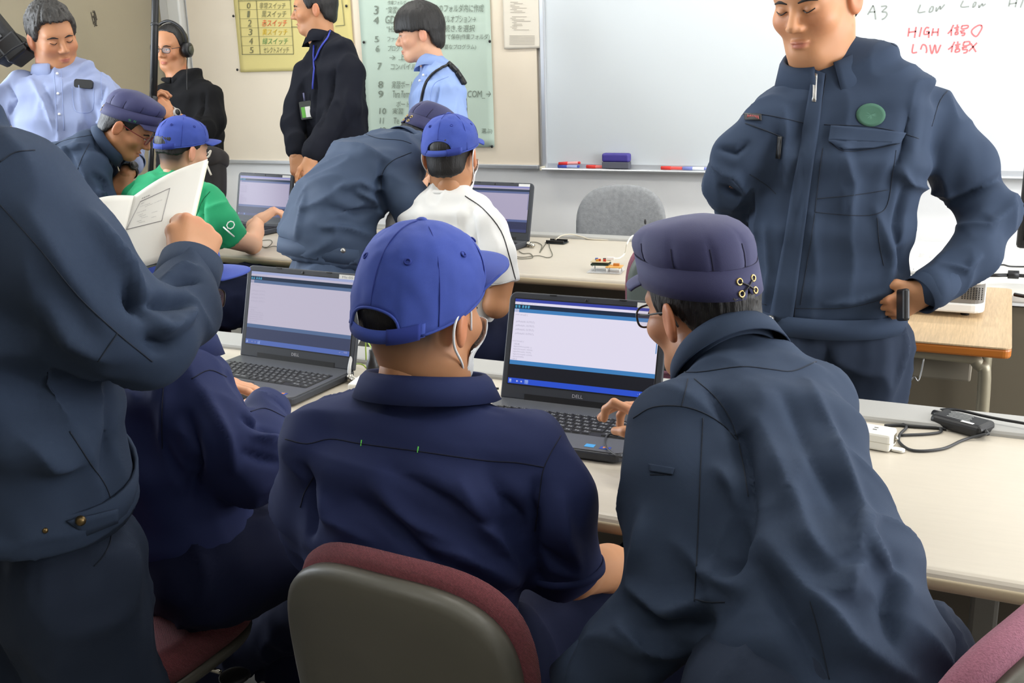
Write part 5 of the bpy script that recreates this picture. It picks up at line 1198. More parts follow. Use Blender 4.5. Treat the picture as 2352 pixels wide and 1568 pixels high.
    c0, c1 = at(2170, 640, 2.43), at(2112, 678, 2.41); ring_band('cuff', (c0+c1)/2, c1-c0, FWD, .047, .047, .085, M_uni, P.e)
    wr_ = at(2132, 668, 2.415); d = nrm(at(2062, 705, 2.44)-wr_); P.limb([at(2165, 645, 2.43), wr_], (.030, .028)); P.hand(wr_, d, nrm(-FWD*.75+UP*.1-RT*.0-ZU*.45), 1, (.75, .8, .5), (.45, .5), res=.003)
    w2 = at(1800, 560, 2.86); P.limb([at(1740, 530, 2.78), w2], (.034, .03)); P.hand(w2, w2-at(1740, 530, 2.78), A0, 1, (.7, .8, .5))
    arms_core(P, st, ap+[w2], bp+[wr_])
    hc = at(1905, 800, 2.62); hl, hr = hc-u*.095, hc+u*.095; f0 = hd(200)
    trousers(P, (hl, hr), (V3(*(hl+f0*.02)[:2], .46), V3(*(hr+f0*.02)[:2], .46)), (V3(*hl[:2], .09), V3(*hr[:2], .09)), M_unip, r=(.100, .082, .072), folds=[([(1830, 760), (1815, 840), (1790, 920)], .010, .02), ([(1900, 780), (1900, 850), (1905, 930)], -.010, .02)])
    shoe(P, hl, f0, M_shoe); shoe(P, hr, f0, M_shoe)
    o = tag(box('phone', at(2074, 700, 2.395), (.016, .05, .075), M_black, bevel=.006, R=np.stack([RT, FWD, UP], 1)), 'black phone held at the hip by the standing student', 'phone')
    return P.finish()
# --- standing student at the left edge, holding the booklet
def person_left():
    P = Person('student in slate uniform at the left edge holding an open booklet, head out of frame', at(40, 1230, 1.58), 'b', res=.0045)
    nk = at(-225, 300, 1.395)
    P.head(nk+V3(0, 0, .185)+hd(20)*.045, 20, 18, 0, 1.0, neck=nk); P.hair('short'); P.face()
    u = hd(112); 
    st = torso([(22, 1232, 1.60, .175, .135), (20, 1120, 1.545, .180, .140), (0, 930, 1.49, .172, .136), (-50, 720, 1.43, .175, .135), (-100, 520, 1.39, .170, .120), (-150, 390, 1.38, .130, .08), (-225, 300, 1.395, .075, .062)], u)
    sl, ap = sleeve([(35, 450, 1.33, .078), (140, 600, 1.33, .078), (255, 735, 1.36, .072), (342, 772, 1.41, .062), (405, 715, 1.50, .054), (432, 632, 1.56, .045)])
    s2, bp = sleeve([(-140, 450, 1.45, .08), (-150, 650, 1.60, .07), (20, 640, 1.75, .05)])
    fn = union([loft(st), union(sl, .03), union(s2, .03)], .035); lo, hi = bounds(*[s[0] for s in st], *ap, *bp)
    F = [([(215, 500), (290, 610), (340, 690)], .010, .016), ([(300, 640), (315, 690), (330, 720)], -.024, .016), ([(345, 700), (400, 690), (440, 690)], -.016, .012), ([(330, 730), (380, 750), (420, 730)], .012, .012), ([(340, 780), (370, 800), (400, 790)], -.012, .010), ([(395, 650), (430, 640), (455, 640)], -.014, .008), ([(380, 640), (420, 620), (450, 615)], .008, .010), ([(60, 480), (150, 620), (240, 740)], .006, .02), ([(110, 700), (170, 780), (240, 820)], .010, .02), ([(0, 860), (90, 900), (200, 880)], -.010, .03), ([(40, 1000), (120, 1060), (180, 1060)], .012, .025), ([(250, 880), (260, 980), (240, 1080)], -.008, .016), ([(400, 760), (430, 730), (450, 690)], .008, .010)]
    fn = hemcut(fn, at(22, 1100, 1.56), at(20, 1100, 1.55)-at(22, 1232, 1.60), .4)
    P.cloth('work_jacket', fn, lo-.16, hi+.16, M_uni, .0058, folds=F, wr=[(V3(.3, .2, -1), .0045, .07, 4)], seed=12)
    S = lambda pts, n='seam', r=.0012: seam(P, 'work_jacket', pts, M_unis, r, n)
    S([(0, 372), (35, 350), (80, 345)], 'armhole_seam'); S([(0, 470), (90, 570), (180, 680), (270, 765), (350, 830)], 'sleeve_seam'); S([(225, 830), (270, 765)], 'sleeve_seam'); S([(160, 990), (205, 1060), (245, 1120), (262, 1180)], 'side_seam')
    collar(P, nk+V3(0, 0, .004), ZU, hd(22), .084, .080, .030, M_uni, 18, .046, .015)
    hb = at(22, 1068, 1.548); ax = nrm(at(20, 1100, 1.55)-at(22, 1232, 1.60)); o = ring_band('hem_band', hb, ax, u, .194, .154, .066, M_uni, P.e, .005)
    bt = BVHTree.FromPolygons([tuple(np.array(v.co)+WLOC(P.e)) for v in o.data.vertices], [tuple(p.vertices) for p in o.data.polygons]); P.bv['hem'] = bt
    patch(P, 'hem', [(152, 1190), (190, 1148), (262, 1122), (262, 1190)], M_uni, 'adjuster_tab', lift=.006, th=.004, ny=6); patch(P, 'hem', [(152, 1190), (262, 1165), (262, 1195), (190, 1224)], M_uni, 'adjuster_tab', lift=.0065, th=.004, ny=4)
    for x, y, r in ((179, 1187, .0075), (104, 1208, .0042)):
        b = trace(bt, [(x, y), (x+.2, y)], 2, .010)
        if len(b): obj('snap_button', G().ell(b[0], (r, r, r), None, 14, 10), mat('antique_brass', (120, 100, 66), .35, .9), P.e)
    c0, c1 = at(420, 672, 1.535), at(440, 606, 1.575); ring_band('cuff', (c0+c1)/2, c1-c0, RT, .046, .044, .066, M_uni, P.e, .0035)
    wr_ = at(437, 618, 1.57); P.limb([at(415, 685, 1.52), wr_], (.032, .029)); P.hand(wr_, nrm(RT*.02+UP*.62+FWD*.45), nrm(-FWD*.65+RT*.62+UP*.25), -1, (1.15, 1.0, .6), (.05, .8), res=.0026, sc=1.0)
    w2 = at(60, 630, 1.80); P.limb([at(20, 640, 1.75), w2], (.032, .028)); P.hand(w2, w2-at(20, 640, 1.75), ZU, 1, (.8, .8, .5))
    arms_core(P, st, ap+[wr_], bp+[w2])
    hc = at(60, 1290, 1.62); hl, hr = hc-u*.085, hc+u*.085; f0 = hd(22)
    trousers(P, (hl, hr), (V3(*hl[:2], .45), V3(*(hr+f0*.03)[:2], .45)), (V3(*hl[:2], .09), V3(*hr[:2], .09)), M_unip, r=(.112, .095, .08), pel=hc+V3(0, 0, .0))
    for pts in ([(256, 1190), (254, 1240), (238, 1275), (216, 1300)], [(250, 1195), (225, 1225), (208, 1252)]): seam(P, 'trousers', pts, M_unis, .0014, 'pocket_seam')
    shoe(P, hl, f0, M_shoe); shoe(P, hr, f0, M_shoe)
    P.finish()
    # booklet
    S0, S1 = at(308, 450, 1.68), at(262, 640, 1.56); RT0, RB0 = at(477, 366, 1.72), at(424, 590, 1.60); LT0, LB0 = at(165, 480, 1.66), at(120, 680, 1.54)
    bk = empty('booklet', V3(*S1), 'open white printed booklet held by the student at the left edge', 'booklet'); nb = nrm(np.cross(RT0-S0, S1-S0)); nb = nb if nb @ FWD < 0 else -nb
    def pg(A, B, C, D_, bul):   # spine top, spine bottom, outer top, outer bottom
        rows = []
        for j in np.linspace(0, 1, 14):
            p, q = A*(1-j)+B*j, C*(1-j)+D_*j; rows.append([p*(1-t)+q*t+nb*bul*math.sin(math.pi*min(1, t*1.0))**1*(1-.35*t)+UP*.003*math.sin(math.pi*t)*(1-j) for t in np.linspace(0, 1, 18)])
        return np.array(rows)
    pr = pg(S0, S1, RT0, RB0, .006); pl = pg(S0, S1, LT0, LB0, .008)
    obj('right_page', G().grid(pr), M_pap, bk, solid=.0015); obj('left_page', G().grid(pl), M_pap, bk, solid=.0015)
    pr2 = pr-nb*.004; obj('under_pages', G().grid(pr2), mat('paper_edge', (222, 220, 196), .8), bk, solid=.002)
    bv = BVHTree.FromPolygons(pr.reshape(-1, 3).tolist(), [(i*18+j, i*18+j+1, (i+1)*18+j+1, (i+1)*18+j) for i in range(13) for j in range(17)])
    mi = mat('print_ink', (150, 148, 150), .8)
    for ln in ([(323, 464), (391, 433)], [(391, 433), (372, 508)], [(372, 508), (291, 528)], [(291, 528), (323, 464)]):
        q = trace(bv, ln, 14, .0012)
        if len(q) > 2: obj('printed_frame', G().tube(q, .00045, 4), mi, bk)
    for txt, a, b, h in (('実習手順1', (326, 459), (345, 451), 5), ('例題 1', (325, 470), (333, 466), 3), ('void setup(){', (322, 477), (345, 469), 3), ('pinMode(13,OUTPUT);', (334, 477), (373, 461), 3), ('void loop(){', (314, 492), (336, 484), 3), ('//点灯', (318, 497), (329, 493), 3), ('digitalWrite(13,LOW);', (321, 500), (362, 487), 3), ('delay(1);', (325, 503), (340, 499), 3), ('digitalWrite(13,HIGH);', (315, 511), (359, 499), 3), ('delay(1);', (319, 514), (334, 510), 3)):
        q = trace(bv, [a, b], 2, .0013)
        if len(q) == 2: g = G(); ex = q[1]-q[0]; text_fit(g, txt, q[0], nrm(ex), nrm(S0-S1), np.linalg.norm(ex), h*1.7/2360); obj('printed_text', g, mi if h < 5 else M_dark, bk)
person_centre(); person_right(); person_standing(); person_left()
# ------------------------------------------------------------------ second row and the people at the back
def seat_legs(P, hc, f, m, zk=.52, spread=.10, reach=.40, shoe_m=None, r=(.095, .075, .06), back=.06):
    u = np.cross(f, ZU); hl, hr = hc-u*.09, hc+u*.09; kl, kr = hl+f*reach-u*spread*.6, hr+f*reach+u*spread*.6; kl[2] = kr[2] = zk
    al, ar = V3(*(kl-f*back)[:2], .10), V3(*(kr-f*back)[:2], .10); trousers(P, (hl, hr), (kl, kr), (al, ar), m, r=r, res=.012); shoe(P, al, f, shoe_m or M_shoew); shoe(P, ar, f, shoe_m or M_shoew)
def stand_legs(P, hc, f, m, r=(.098, .078, .066), shoe_m=None, lean=0.0):
    u = np.cross(f, ZU); hl, hr = hc-u*.09, hc+u*.09; al, ar = V3(*(hl+f*lean)[:2], .09), V3(*(hr+f*lean)[:2], .09)
    kl, kr = (hl+al)/2+f*.02, (hr+ar)/2+f*.02; trousers(P, (hl, hr), (kl, kr), (al, ar), m, r=r, res=.012); shoe(P, al, f, shoe_m or M_shoe); shoe(P, ar, f, shoe_m or M_shoe)
# --- student at the left laptop, head mostly hidden by the booklet arm
def person_laptop_left():
    P = Person('seated student in navy shirt and blue cap working at the left laptop', at(430, 1300, 1.95), 'a', res=.0036)
    nk = at(388, 800, 1.93); P.head(at(378, 668, 1.96), 48, 14, 0, 1.0, neck=nk, stubble=.5); P.hair('fade', .004, noise=.002, cap=.036); P.face()
    baseball_cap(P, M_blue, M_blues, front=.050, back=-.020, top=.128, seed=7, visor_len=.078, droop=.008); glasses(P, M_black)
    u = hd(108)
    st = torso([(395, 1270, 1.95, .150, .115), (392, 1200, 1.93, .150, .118), (372, 1060, 1.90, .155, .12), (365, 930, 1.89, .150, .105), (375, 850, 1.90, .120, .08), (388, 790, 1.92, .07, .06)], u)
    sr, rp = sleeve([(425, 895, 1.82, .060), (505, 1010, 1.80, .062), (580, 1080, 1.83, .058), (600, 1010, 1.94, .052), (614, 945, 2.03, .045)])
    sl, lp = sleeve([(330, 900, 1.98, .062), (330, 1040, 2.05, .055), (380, 930, 2.18, .046), (405, 890, 2.24, .038)])
    fn = union([loft(st), union(sr, .03), union(sl, .03)], .03); lo, hi = bounds(*[s[0] for s in st], *rp, *lp)
    F = [([(470, 900), (520, 1000), (540, 1080)], .008, .014), ([(560, 960), (600, 980), (640, 1000)], -.010, .010), ([(580, 1000), (620, 1010), (650, 1030)], .010, .010), ([(430, 960), (450, 1060), (440, 1140)], -.012, .014), ([(380, 900), (375, 1000), (390, 1100)], .006, .02), ([(560, 1040), (600, 1050), (640, 1060)], -.008, .010)]
    P.cloth('work_shirt', fn, lo-.14, hi+.14, M_navy, .0065, folds=F, wr=[(V3(.4, .1, -.8), .004, .055, 4)], seed=21)
    S = lambda pts, n='seam': seam(P, 'work_shirt', pts, M_navys, .0014, n)
    S([(375, 800), (400, 810), (440, 825)], 'yoke_seam'); S([(440, 870), (480, 850), (520, 865)], 'armhole_seam'); S([(376, 880), (372, 960), (373, 1030)], 'back_seam'); S([(575, 945), (610, 938), (655, 958)], 'cuff_seam')
    collar(P, at(385, 800, 1.92), ZU, hd(20), .08, .075, .034, M_navy, 22, .044, .015, tiltf=-.012)
    c0, c1 = at(606, 985, 1.97), at(616, 925, 2.05); ring_band('cuff', (c0+c1)/2, c1-c0, RT, .045, .042, .055, M_navy, P.e)
    wr_ = at(616, 935, 2.04); P.limb([rp[-2], wr_], (.03, .027)); P.hand(wr_, nrm(A0*.8-R0*.35-ZU*.15), ZU, -1, (.4, .5, .4))
    lw = at(452, 872, 2.25); P.limb([lp[-2], lw], (.03, .027)); P.hand(lw, nrm(at(570, 888, 2.24)-lw), nrm(ZU+.2*A0), 1, (.12, .22, .2), (.9, .1), res=.0026)
    arms_core(P, st, rp+[wr_], lp+[lw]); seat_legs(P, V3(*at(415, 1300, 1.96)[:2], .565), nrm(V3(.25, 1, 0)), M_navyp, zk=.56, r=(.10, .082, .062), reach=.38)
    P.finish()
# --- bending student in slate uniform, second row
def person_bending():
    P = Person('student in slate uniform and navy cap bending over toward the far right laptop', at(745, 640, 3.50), 'b', res=.0045)
    nk = at(940, 348, 3.57); P.head(at(978, 322, 3.66), 50, 48, 6, 1.0, neck=nk, stubble=.5); P.hair('short', .006, cap=(.060, -.02)); P.face()
    work_cap(P, M_ncap, M_ncaps, back=-.02, visor_len=.05)
    u = hd(146)
    st = torso([(748, 590, 3.46, .165, .138), (750, 545, 3.45, .168, .142), (765, 470, 3.44, .160, .125), (835, 400, 3.47, .165, .120), (905, 360, 3.52, .155, .090), (950, 338, 3.57, .075, .062)], u)
    sr, rp = sleeve([(905, 400, 3.40, .066), (945, 470, 3.38, .062), (965, 560, 3.42, .055), (1010, 610, 3.55, .042)])
    sl, lp = sleeve([(905, 370, 3.66, .06), (960, 460, 3.75, .055), (1000, 520, 3.80, .045), (1040, 560, 3.85, .038)])
    fn = union([loft(st), union(sr, .03), union(sl, .03)], .03); lo, hi = bounds(*[s[0] for s in st], *rp, *lp)
    F = [([(760, 330), (830, 340), (900, 370)], .010, .02), ([(780, 430), (830, 420), (870, 440)], .010, .016), ([(760, 480), (820, 490), (870, 480)], -.012, .016), ([(740, 520), (800, 525), (850, 540)], .010, .016), ([(880, 380), (870, 440), (880, 480)], -.020, .014), ([(700, 450), (690, 500), (680, 540)], .007, .016), ([(820, 440), (860, 460), (880, 500)], .012, .014)]
    fn = hemcut(fn, at(746, 600, 3.465), at(760, 490, 3.44)-at(746, 600, 3.46), .28); P.cloth('work_jacket', fn, lo-.16, hi+.16, M_unil, .008, folds=F, wr=[(V3(.8, .2, .3), .006, .07, 3)], seed=31)
    S = lambda pts, n='seam': seam(P, 'work_jacket', pts, M_unis, .0018, n)
    S([(835, 306), (870, 318), (920, 322), (945, 330)], 'yoke_seam'); S([(945, 350), (900, 370), (878, 400), (876, 440)], 'armhole_seam')
    collar(P, at(935, 347, 3.56), nrm(at(975, 322, 3.62)-at(905, 360, 3.52)), nrm(hd(50)*.4-ZU), .078, .073, .022, M_unil, 22, .032, .012)
    hb = at(748, 575, 3.46); ring_band('hem_band', hb, nrm(at(760, 490, 3.44)-at(746, 600, 3.46)), u, .176, .154, .05, M_unil, P.e, .004)
    b = at(788, 575, 3.28); obj('snap_button', G().ell(b, (.009, .009, .009)), M_steel, P.e)
    wr_ = at(1020, 620, 3.58); P.hand(wr_, nrm(hd(40)-.2*ZU), ZU, -1, res=.004); lw = at(1050, 565, 3.88); P.hand(lw, nrm(hd(40)-.2*ZU), ZU, 1, res=.004)
    arms_core(P, st, rp+[wr_], lp+[lw]); stand_legs(P, at(748, 645, 3.48)-V3(0, 0, .02), nrm(V3(.8, .6, 0)), M_unil, r=(.12, .095, .08), lean=.04); P.finish()
# --- white t-shirt
def person_white():
    P = Person('seated student in white sports shirt, blue cap and mask at the far right laptop', at(1030, 700, 3.38), 'b', res=.0045)
    nk = at(1030, 432, 3.36); P.head(at(1036, 356, 3.33), 18, 6, -2, 1.0, neck=nk, nr=.055); P.hair('short', .004, noise=.002, cap=.048); P.face()
    baseball_cap(P, M_blue, M_blues, sc=1.03, front=.050, back=-.004, top=.130, seed=9, visor_len=.07, droop=.012); face_mask(P)
    u = hd(104)
    st = torso([(1030, 760, 3.44, .16, .12), (1030, 640, 3.40, .165, .12), (1030, 560, 3.37, .168, .12), (1030, 500, 3.36, .160, .10), (1030, 465, 3.36, .125, .075), (1030, 435, 3.36, .07, .062)], u)
    sr, rp = sleeve([(1118, 520, 3.27, .062), (1138, 580, 3.26, .062), (1150, 640, 3.28, .058)]); sl, lp = sleeve([(930, 515, 3.46, .06), (915, 600, 3.48, .058)])
    def cut(d): return d
    fs = union([loft(st), union(sr, .02), union(sl, .02)], .03); ax = nrm(rp[-1]-rp[-2]); ax2 = nrm(lp[-1]-lp[-2])
    far = lambda p: np.minimum(np.linalg.norm(p-rp[-1], axis=1)-.11, 1e9)
    fn = lambda p: np.maximum(np.maximum(fs(p), np.minimum((p-rp[-1]-ax*.012) @ ax, .09-np.linalg.norm(p-rp[-1], axis=1))), np.minimum((p-lp[-1]-ax2*.012) @ ax2, .09-np.linalg.norm(p-lp[-1], axis=1)))
    lo, hi = bounds(*[s[0] for s in st], *rp, *lp)
    P.cloth('sports_shirt', fn, lo-.14, hi+.14, M_wht, .0075, folds=[([(960, 480), (970, 540), (960, 600)], .006, .02), ([(1080, 480), (1090, 560), (1100, 640)], -.008, .016)], wr=[(V3(0, 0, 1), .004, .06, 4)], seed=41)
    seam(P, 'sports_shirt', [(1068, 450), (1110, 480), (1150, 530), (1170, 590), (1186, 650)], M_dark, .0028, 'dark_piping'); seam(P, 'sports_shirt', [(1108, 655), (1150, 652), (1188, 640)], mat('thread_grey', (190, 190, 190), .8), .002, 'hem_stitch')
    collar(P, at(1030, 440, 3.36), ZU, hd(15), .066, .064, .012, M_wht, 2, .010, .0)
    e = at(1140, 700, 3.30); w = at(1080, 690, 3.62); P.limb([rp[-1], e, (e+w)/2, w], (.045, .041, .034, .027)); P.hand(w, w-e, ZU, -1, res=.004)
    e2 = at(920, 690, 3.5); w2 = at(1000, 640, 3.75); P.limb([lp[-1], e2, w2], (.042, .04, .027)); P.hand(w2, w2-e2, ZU, 1, res=.004)
    arms_core(P, st, rp+[e, w], lp+[e2, w2]); seat_legs(P, V3(*at(1030, 740, 3.42)[:2], .56), nrm(V3(.35, 1, 0)), M_navyp, zk=.55, reach=.42); P.finish()
# --- green t-shirt
def person_green():
    P = Person('seated student in green t-shirt and blue cap pointing at the far left laptop', at(400, 700, 4.02), 'd', res=.0045)
    nk = at(405, 396, 3.96); P.head(at(418, 345, 3.93), 38, 12, 2, 1.0, neck=nk, stubble=1.0, nr=.056); P.hair('fade', .003, noise=.002, cap=.042); P.face()
    baseball_cap(P, M_blue, M_blues, front=.050, back=-.006, top=.128, seed=11, visor_len=.072, droop=.012)
    u = hd(108)
    st = torso([(400, 760, 4.08, .165, .12), (395, 640, 4.02, .165, .12), (392, 530, 3.97, .178, .12), (395, 460, 3.95, .172, .10), (400, 425, 3.95, .135, .075), (405, 392, 3.95, .07, .06)], u)
    sr, rp = sleeve([(470, 458, 3.83, .066), (505, 510, 3.80, .066), (528, 545, 3.84, .060)]); sl, lp = sleeve([(320, 455, 4.06, .062), (300, 540, 4.08, .058)])
    fs = union([loft(st), union(sr, .02), union(sl, .02)], .03); ax = nrm(rp[-1]-rp[-2])
    fn = lambda p: np.maximum(fs(p), np.minimum((p-rp[-1]-ax*.010) @ ax, .085-np.linalg.norm(p-rp[-1], axis=1)))
    lo, hi = bounds(*[s[0] for s in st], *rp, *lp)
    P.cloth('t_shirt', fn, lo-.14, hi+.14, M_grnt, .008, folds=[([(340, 395), (360, 410), (390, 410)], .006, .016), ([(470, 440), (460, 480), (465, 520)], -.010, .014)], wr=[(V3(.3, 0, 1), .005, .07, 4)], seed=51)
    seam(P, 't_shirt', [(482, 440), (462, 465), (450, 500)], mat('thread_dgreen', (14, 110, 70), .8), .0022, 'armhole_seam')
    q = trace(P.bv['t_shirt'], [(512, 500), (530, 512)], 3, .006)
    if len(q) > 2: g = G(); text_fit(g, 'O', q[0]-UP*.03+RT*.004, nrm(RT*.72-UP*.69), nrm(RT*.69+UP*.72), .030, .034); g2 = obj('sleeve_print', g, M_btn, P.e); g = G(); g.tube([q[0]-UP*.035-RT*.0, q[0]-UP*.035+RT*.04-UP*.036], .003, 5); obj('sleeve_print_line', g, M_btn, P.e)
    collar(P, at(405, 396, 3.95), ZU, hd(30), .064, .062, .010, M_grnt, 2, .010, .0)
    e = onz(578, 560, .745); w = at(593, 506, dep(e)+.10); P.limb([rp[-1], e, (e+w)/2, w], (.042, .041, .036, .026)); P.hand(w, nrm(RT*.62+UP*.50+FWD*.3), nrm(UP*.75-RT*.5-FWD*.4), -1, (.45, .5, .3), (.3, .3), curls=((.8, .35, .2), (1.0, .5, .3), (1.1, .6, .4), (1.1, .7, .4)), res=.0036)
    e2 = at(290, 620, 4.15); w2 = at(400, 590, 4.5); P.limb([lp[-1], e2, w2], (.042, .04, .027)); P.hand(w2, w2-e2, ZU, 1, res=.004)
    arms_core(P, st, rp+[e, w], lp+[e2, w2]); seat_legs(P, V3(*at(400, 730, 4.04)[:2], .565), nrm(V3(.62, 1, 0)), M_navyp, zk=.58, reach=.42, spread=.12, r=(.105, .09, .07)); P.finish()
# --- bending student with red glasses, left
def person_bending_left():
    P = Person('student in slate uniform and navy cap with red glasses bending beside the green shirt', at(60, 620, 4.12), 'c', res=.0045, mouth=.004)
    nk = at(254, 328, 4.08); P.head(at(292, 290, 4.05), 84, 36, 0, 1.0, neck=nk, nr=.054); P.hair('short', .005, noise=.003, cap=(.060, -.006)); P.face()
    work_cap(P, M_ncap, M_ncaps, back=-.006, letters=(('中', 1.45, .006, 0), ('村', 1.28, .006, 0))); glasses(P, mat('frame_red', (120, 28, 34), .4))
    u = hd(168)
    st = torso([(50, 640, 4.14, .165, .13), (60, 560, 4.12, .165, .13), (95, 460, 4.10, .165, .125), (160, 390, 4.08, .165, .112), (215, 350, 4.07, .145, .085), (250, 330, 4.07, .07, .06)], u)
    sr, rp = sleeve([(212, 390, 3.95, .066), (232, 470, 3.94, .062), (262, 545, 4.0, .052), (330, 590, 4.15, .042)])
    sl, lp = sleeve([(220, 370, 4.2, .06), (270, 460, 4.3, .055), (340, 520, 4.4, .042)])
    fn = union([loft(st), union(sr, .03), union(sl, .03)], .03); lo, hi = bounds(*[s[0] for s in st], *rp, *lp)
    F = [([(215, 300), (225, 340), (240, 350)], -.010, .012), ([(170, 350), (200, 400), (215, 460)], .010, .014), ([(215, 400), (240, 420), (255, 460)], -.012, .012), ([(225, 440), (250, 450), (262, 480)], .010, .012), ([(110, 350), (160, 340), (210, 330)], .008, .016)]
    P.cloth('work_jacket', fn, lo-.16, hi+.16, M_uni, .0085, folds=F, wr=[(V3(.6, 0, -.6), .006, .06, 3)], seed=61)
    seam(P, 'work_jacket', [(112, 340), (150, 322), (210, 310)], M_unis, .002, 'yoke_seam'); seam(P, 'work_jacket', [(205, 330), (185, 370), (170, 420)], M_unis, .002, 'armhole_seam')
    collar(P, at(252, 332, 4.07), nrm(at(280, 305, 4.06)-at(215, 350, 4.07)), nrm(hd(85)*.5-ZU), .076, .072, .026, M_uni, 20, .036, .012)
    w = at(345, 600, 4.2); P.hand(w, nrm(hd(60)), ZU, -1, res=.004); w2 = at(360, 530, 4.45); P.hand(w2, nrm(hd(60)), ZU, 1, res=.004)
    arms_core(P, st, rp+[w], lp+[w2]); stand_legs(P, at(48, 680, 4.15), hd(80), M_unip, lean=.04); P.finish()
# --- cameraman
def person_cameraman():
    D = 4.45; P = Person('man in pale blue button-down shirt carrying a video camera on his shoulder', at(150, 450, D), 'c', jaw=1.12, res=.0045)
    nk = at(128, 152, D); P.head(at(122, 84, D-.06), 138, 15, 8, 1.10, neck=nk, nr=.066); P.hair('mid', .012, M_hairg, top=.012, noise=.014); P.face(gaze_down=True)
    u = hd(80)
    st = torso([(158, 470, D+.05, .185, .14), (155, 380, D+.02, .190, .145), (152, 290, D, .200, .145), (155, 220, D, .205, .125), (148, 185, D, .150, .085), (130, 158, D, .08, .07)], u)
    sa, ap = sleeve([(58, 200, D, .075), (20, 240, D-.02, .07), (-40, 270, D-.05, .06), (-50, 180, D-.12, .05)])
    sb, bp = sleeve([(232, 212, D-.02, .075), (268, 270, D-.08, .066), (292, 340, D-.18, .058), (305, 378, D-.24, .048)])
    fn = union([loft(st), union(sa, .03), union(sb, .03)], .03); lo, hi = bounds(*[s[0] for s in st], *ap, *bp)
    F = [([(70, 180), (100, 230), (125, 300)], .008, .014), ([(95, 190), (120, 250), (128, 310)], -.008, .012), ([(180, 170), (185, 220), (190, 280)], .006, .014), ([(240, 200), (225, 240), (235, 280)], -.010, .012), ([(20, 200), (35, 230), (25, 260)], -.012, .010), ([(215, 290), (240, 270), (270, 280)], .008, .010)]
    P.cloth('shirt', fn, lo-.16, hi+.16, M_lbs, .0085, folds=F, wr=[(V3(.2, 0, 1), .006, .06, 4)], seed=71)
    sg = mat('shirt_pale_seam', (150, 164, 205), .8); S = lambda pts, n: seam(P, 'shirt', pts, sg, .0022, n)
    S([(124, 165), (128, 230), (132, 300)], 'placket_edge'); S([(140, 160), (144, 230), (147, 300)], 'placket_edge'); S([(165, 200), (170, 245), (180, 258), (205, 258), (215, 245), (215, 203)], 'pocket_seam'); S([(234, 160), (232, 195), (236, 230)], 'armhole_seam')
    for y in (170, 215, 263):
        b = trace(P.bv['shirt'], [(131+(y-170)*.06, y), (131.2+(y-170)*.06, y)], 2, .003)
        if len(b): obj('button', G().ell(b[0], (.006, .006, .006), None, 10, 6), M_btn, P.e)
    collar(P, at(130, 160, D), ZU, hd(158), .082, .078, .026, M_lbs, 14, .040, .014, point=.03)
    w = at(290, 402, D-.28); P.limb([bp[-1], w], (.036, .030)); P.hand(w, nrm(at(275, 430, D-.30)-w), -FWD, 1, (.5, .6, .4), res=.004)
    ring_band('cuff', at(303, 368, D-.22), bp[-1]-bp[-2], RT, .050, .050, .04, M_lbs, P.e); wrist_watch(P, at(297, 391, D-.26), w-bp[-1], .036, M_dark, mat('watch_steel', (70, 68, 66), .35, .8), nrm(-FWD+RT*.6))
    w2 = at(-50, 140, D-.15); P.limb([ap[-1], w2], (.034, .03)); P.hand(w2, nrm(UP+.3*RT), FWD, -1, res=.005)
    ph = trace(P.bv['shirt'], [(193, 194), (193.2, 194)], 2, .006)
    if len(ph): obj('pocketed_phone', G().prism(rrect(.078, .036, .010), -.006, .006, lambda a, b, c: ph[0]+a*nrm(RT-.08*UP)+b*nrm(UP+.08*RT)-c*FWD), M_black, P.e, flat=True)
    arms_core(P, st, ap+[w2], bp+[w]); stand_legs(P, V3(*at(158, 520, D+.06)[:2], .86), hd(165), mat('trousers_tan', (120, 108, 88), .8)); P.finish()
    # shoulder camera
    c = at(-10, 80, D-.05); t = empty('video_camera', at(-5, 130, D-.05), 'black shoulder video camera at the upper left edge', 'video camera')
    ax = nrm(RT*.62-UP*.78+FWD*.1); nv = nrm(UP*.62+RT*.78); R = np.stack([ax, np.cross(nv, ax), nv], 1); M_camb = mat('camera_black', (26, 27, 29), .6, bump=.5, bscale=80)
    box('camera_body', c, (.24, .12, .13), M_camb, t, bevel=.015, R=R); box('rear_panel', c+ax*.10+nv*.03, (.10, .13, .10), M_black, t, bevel=.01, R=R); box('shoulder_pad', at(58, 108, D-.02), (.14, .11, .035), M_black, t, bevel=.014, R=np.stack([nrm(RT-.25*UP), -FWD, nrm(UP+.25*RT)], 1))
    for k in range(4): box('control', c-ax*(.06-.035*k)-np.cross(nv, ax)*0-FWD*.062+nv*.02, (.018, .008, .018), mat('control_grey', (96, 98, 100), .5), t, R=R)
    obj('camera_cable', G().tube(smooth([at(60, 96, D-.12), at(30, 112, D-.14), at(0, 135, D-.14), at(-40, 160, D-.12)], 6), .004, 6), M_black, t)
    obj('lens_barrel', G().lathe(c-ax*.30, [(.045, 0), (.05, .02), (.045, .20)], 20, ax), M_black, t)
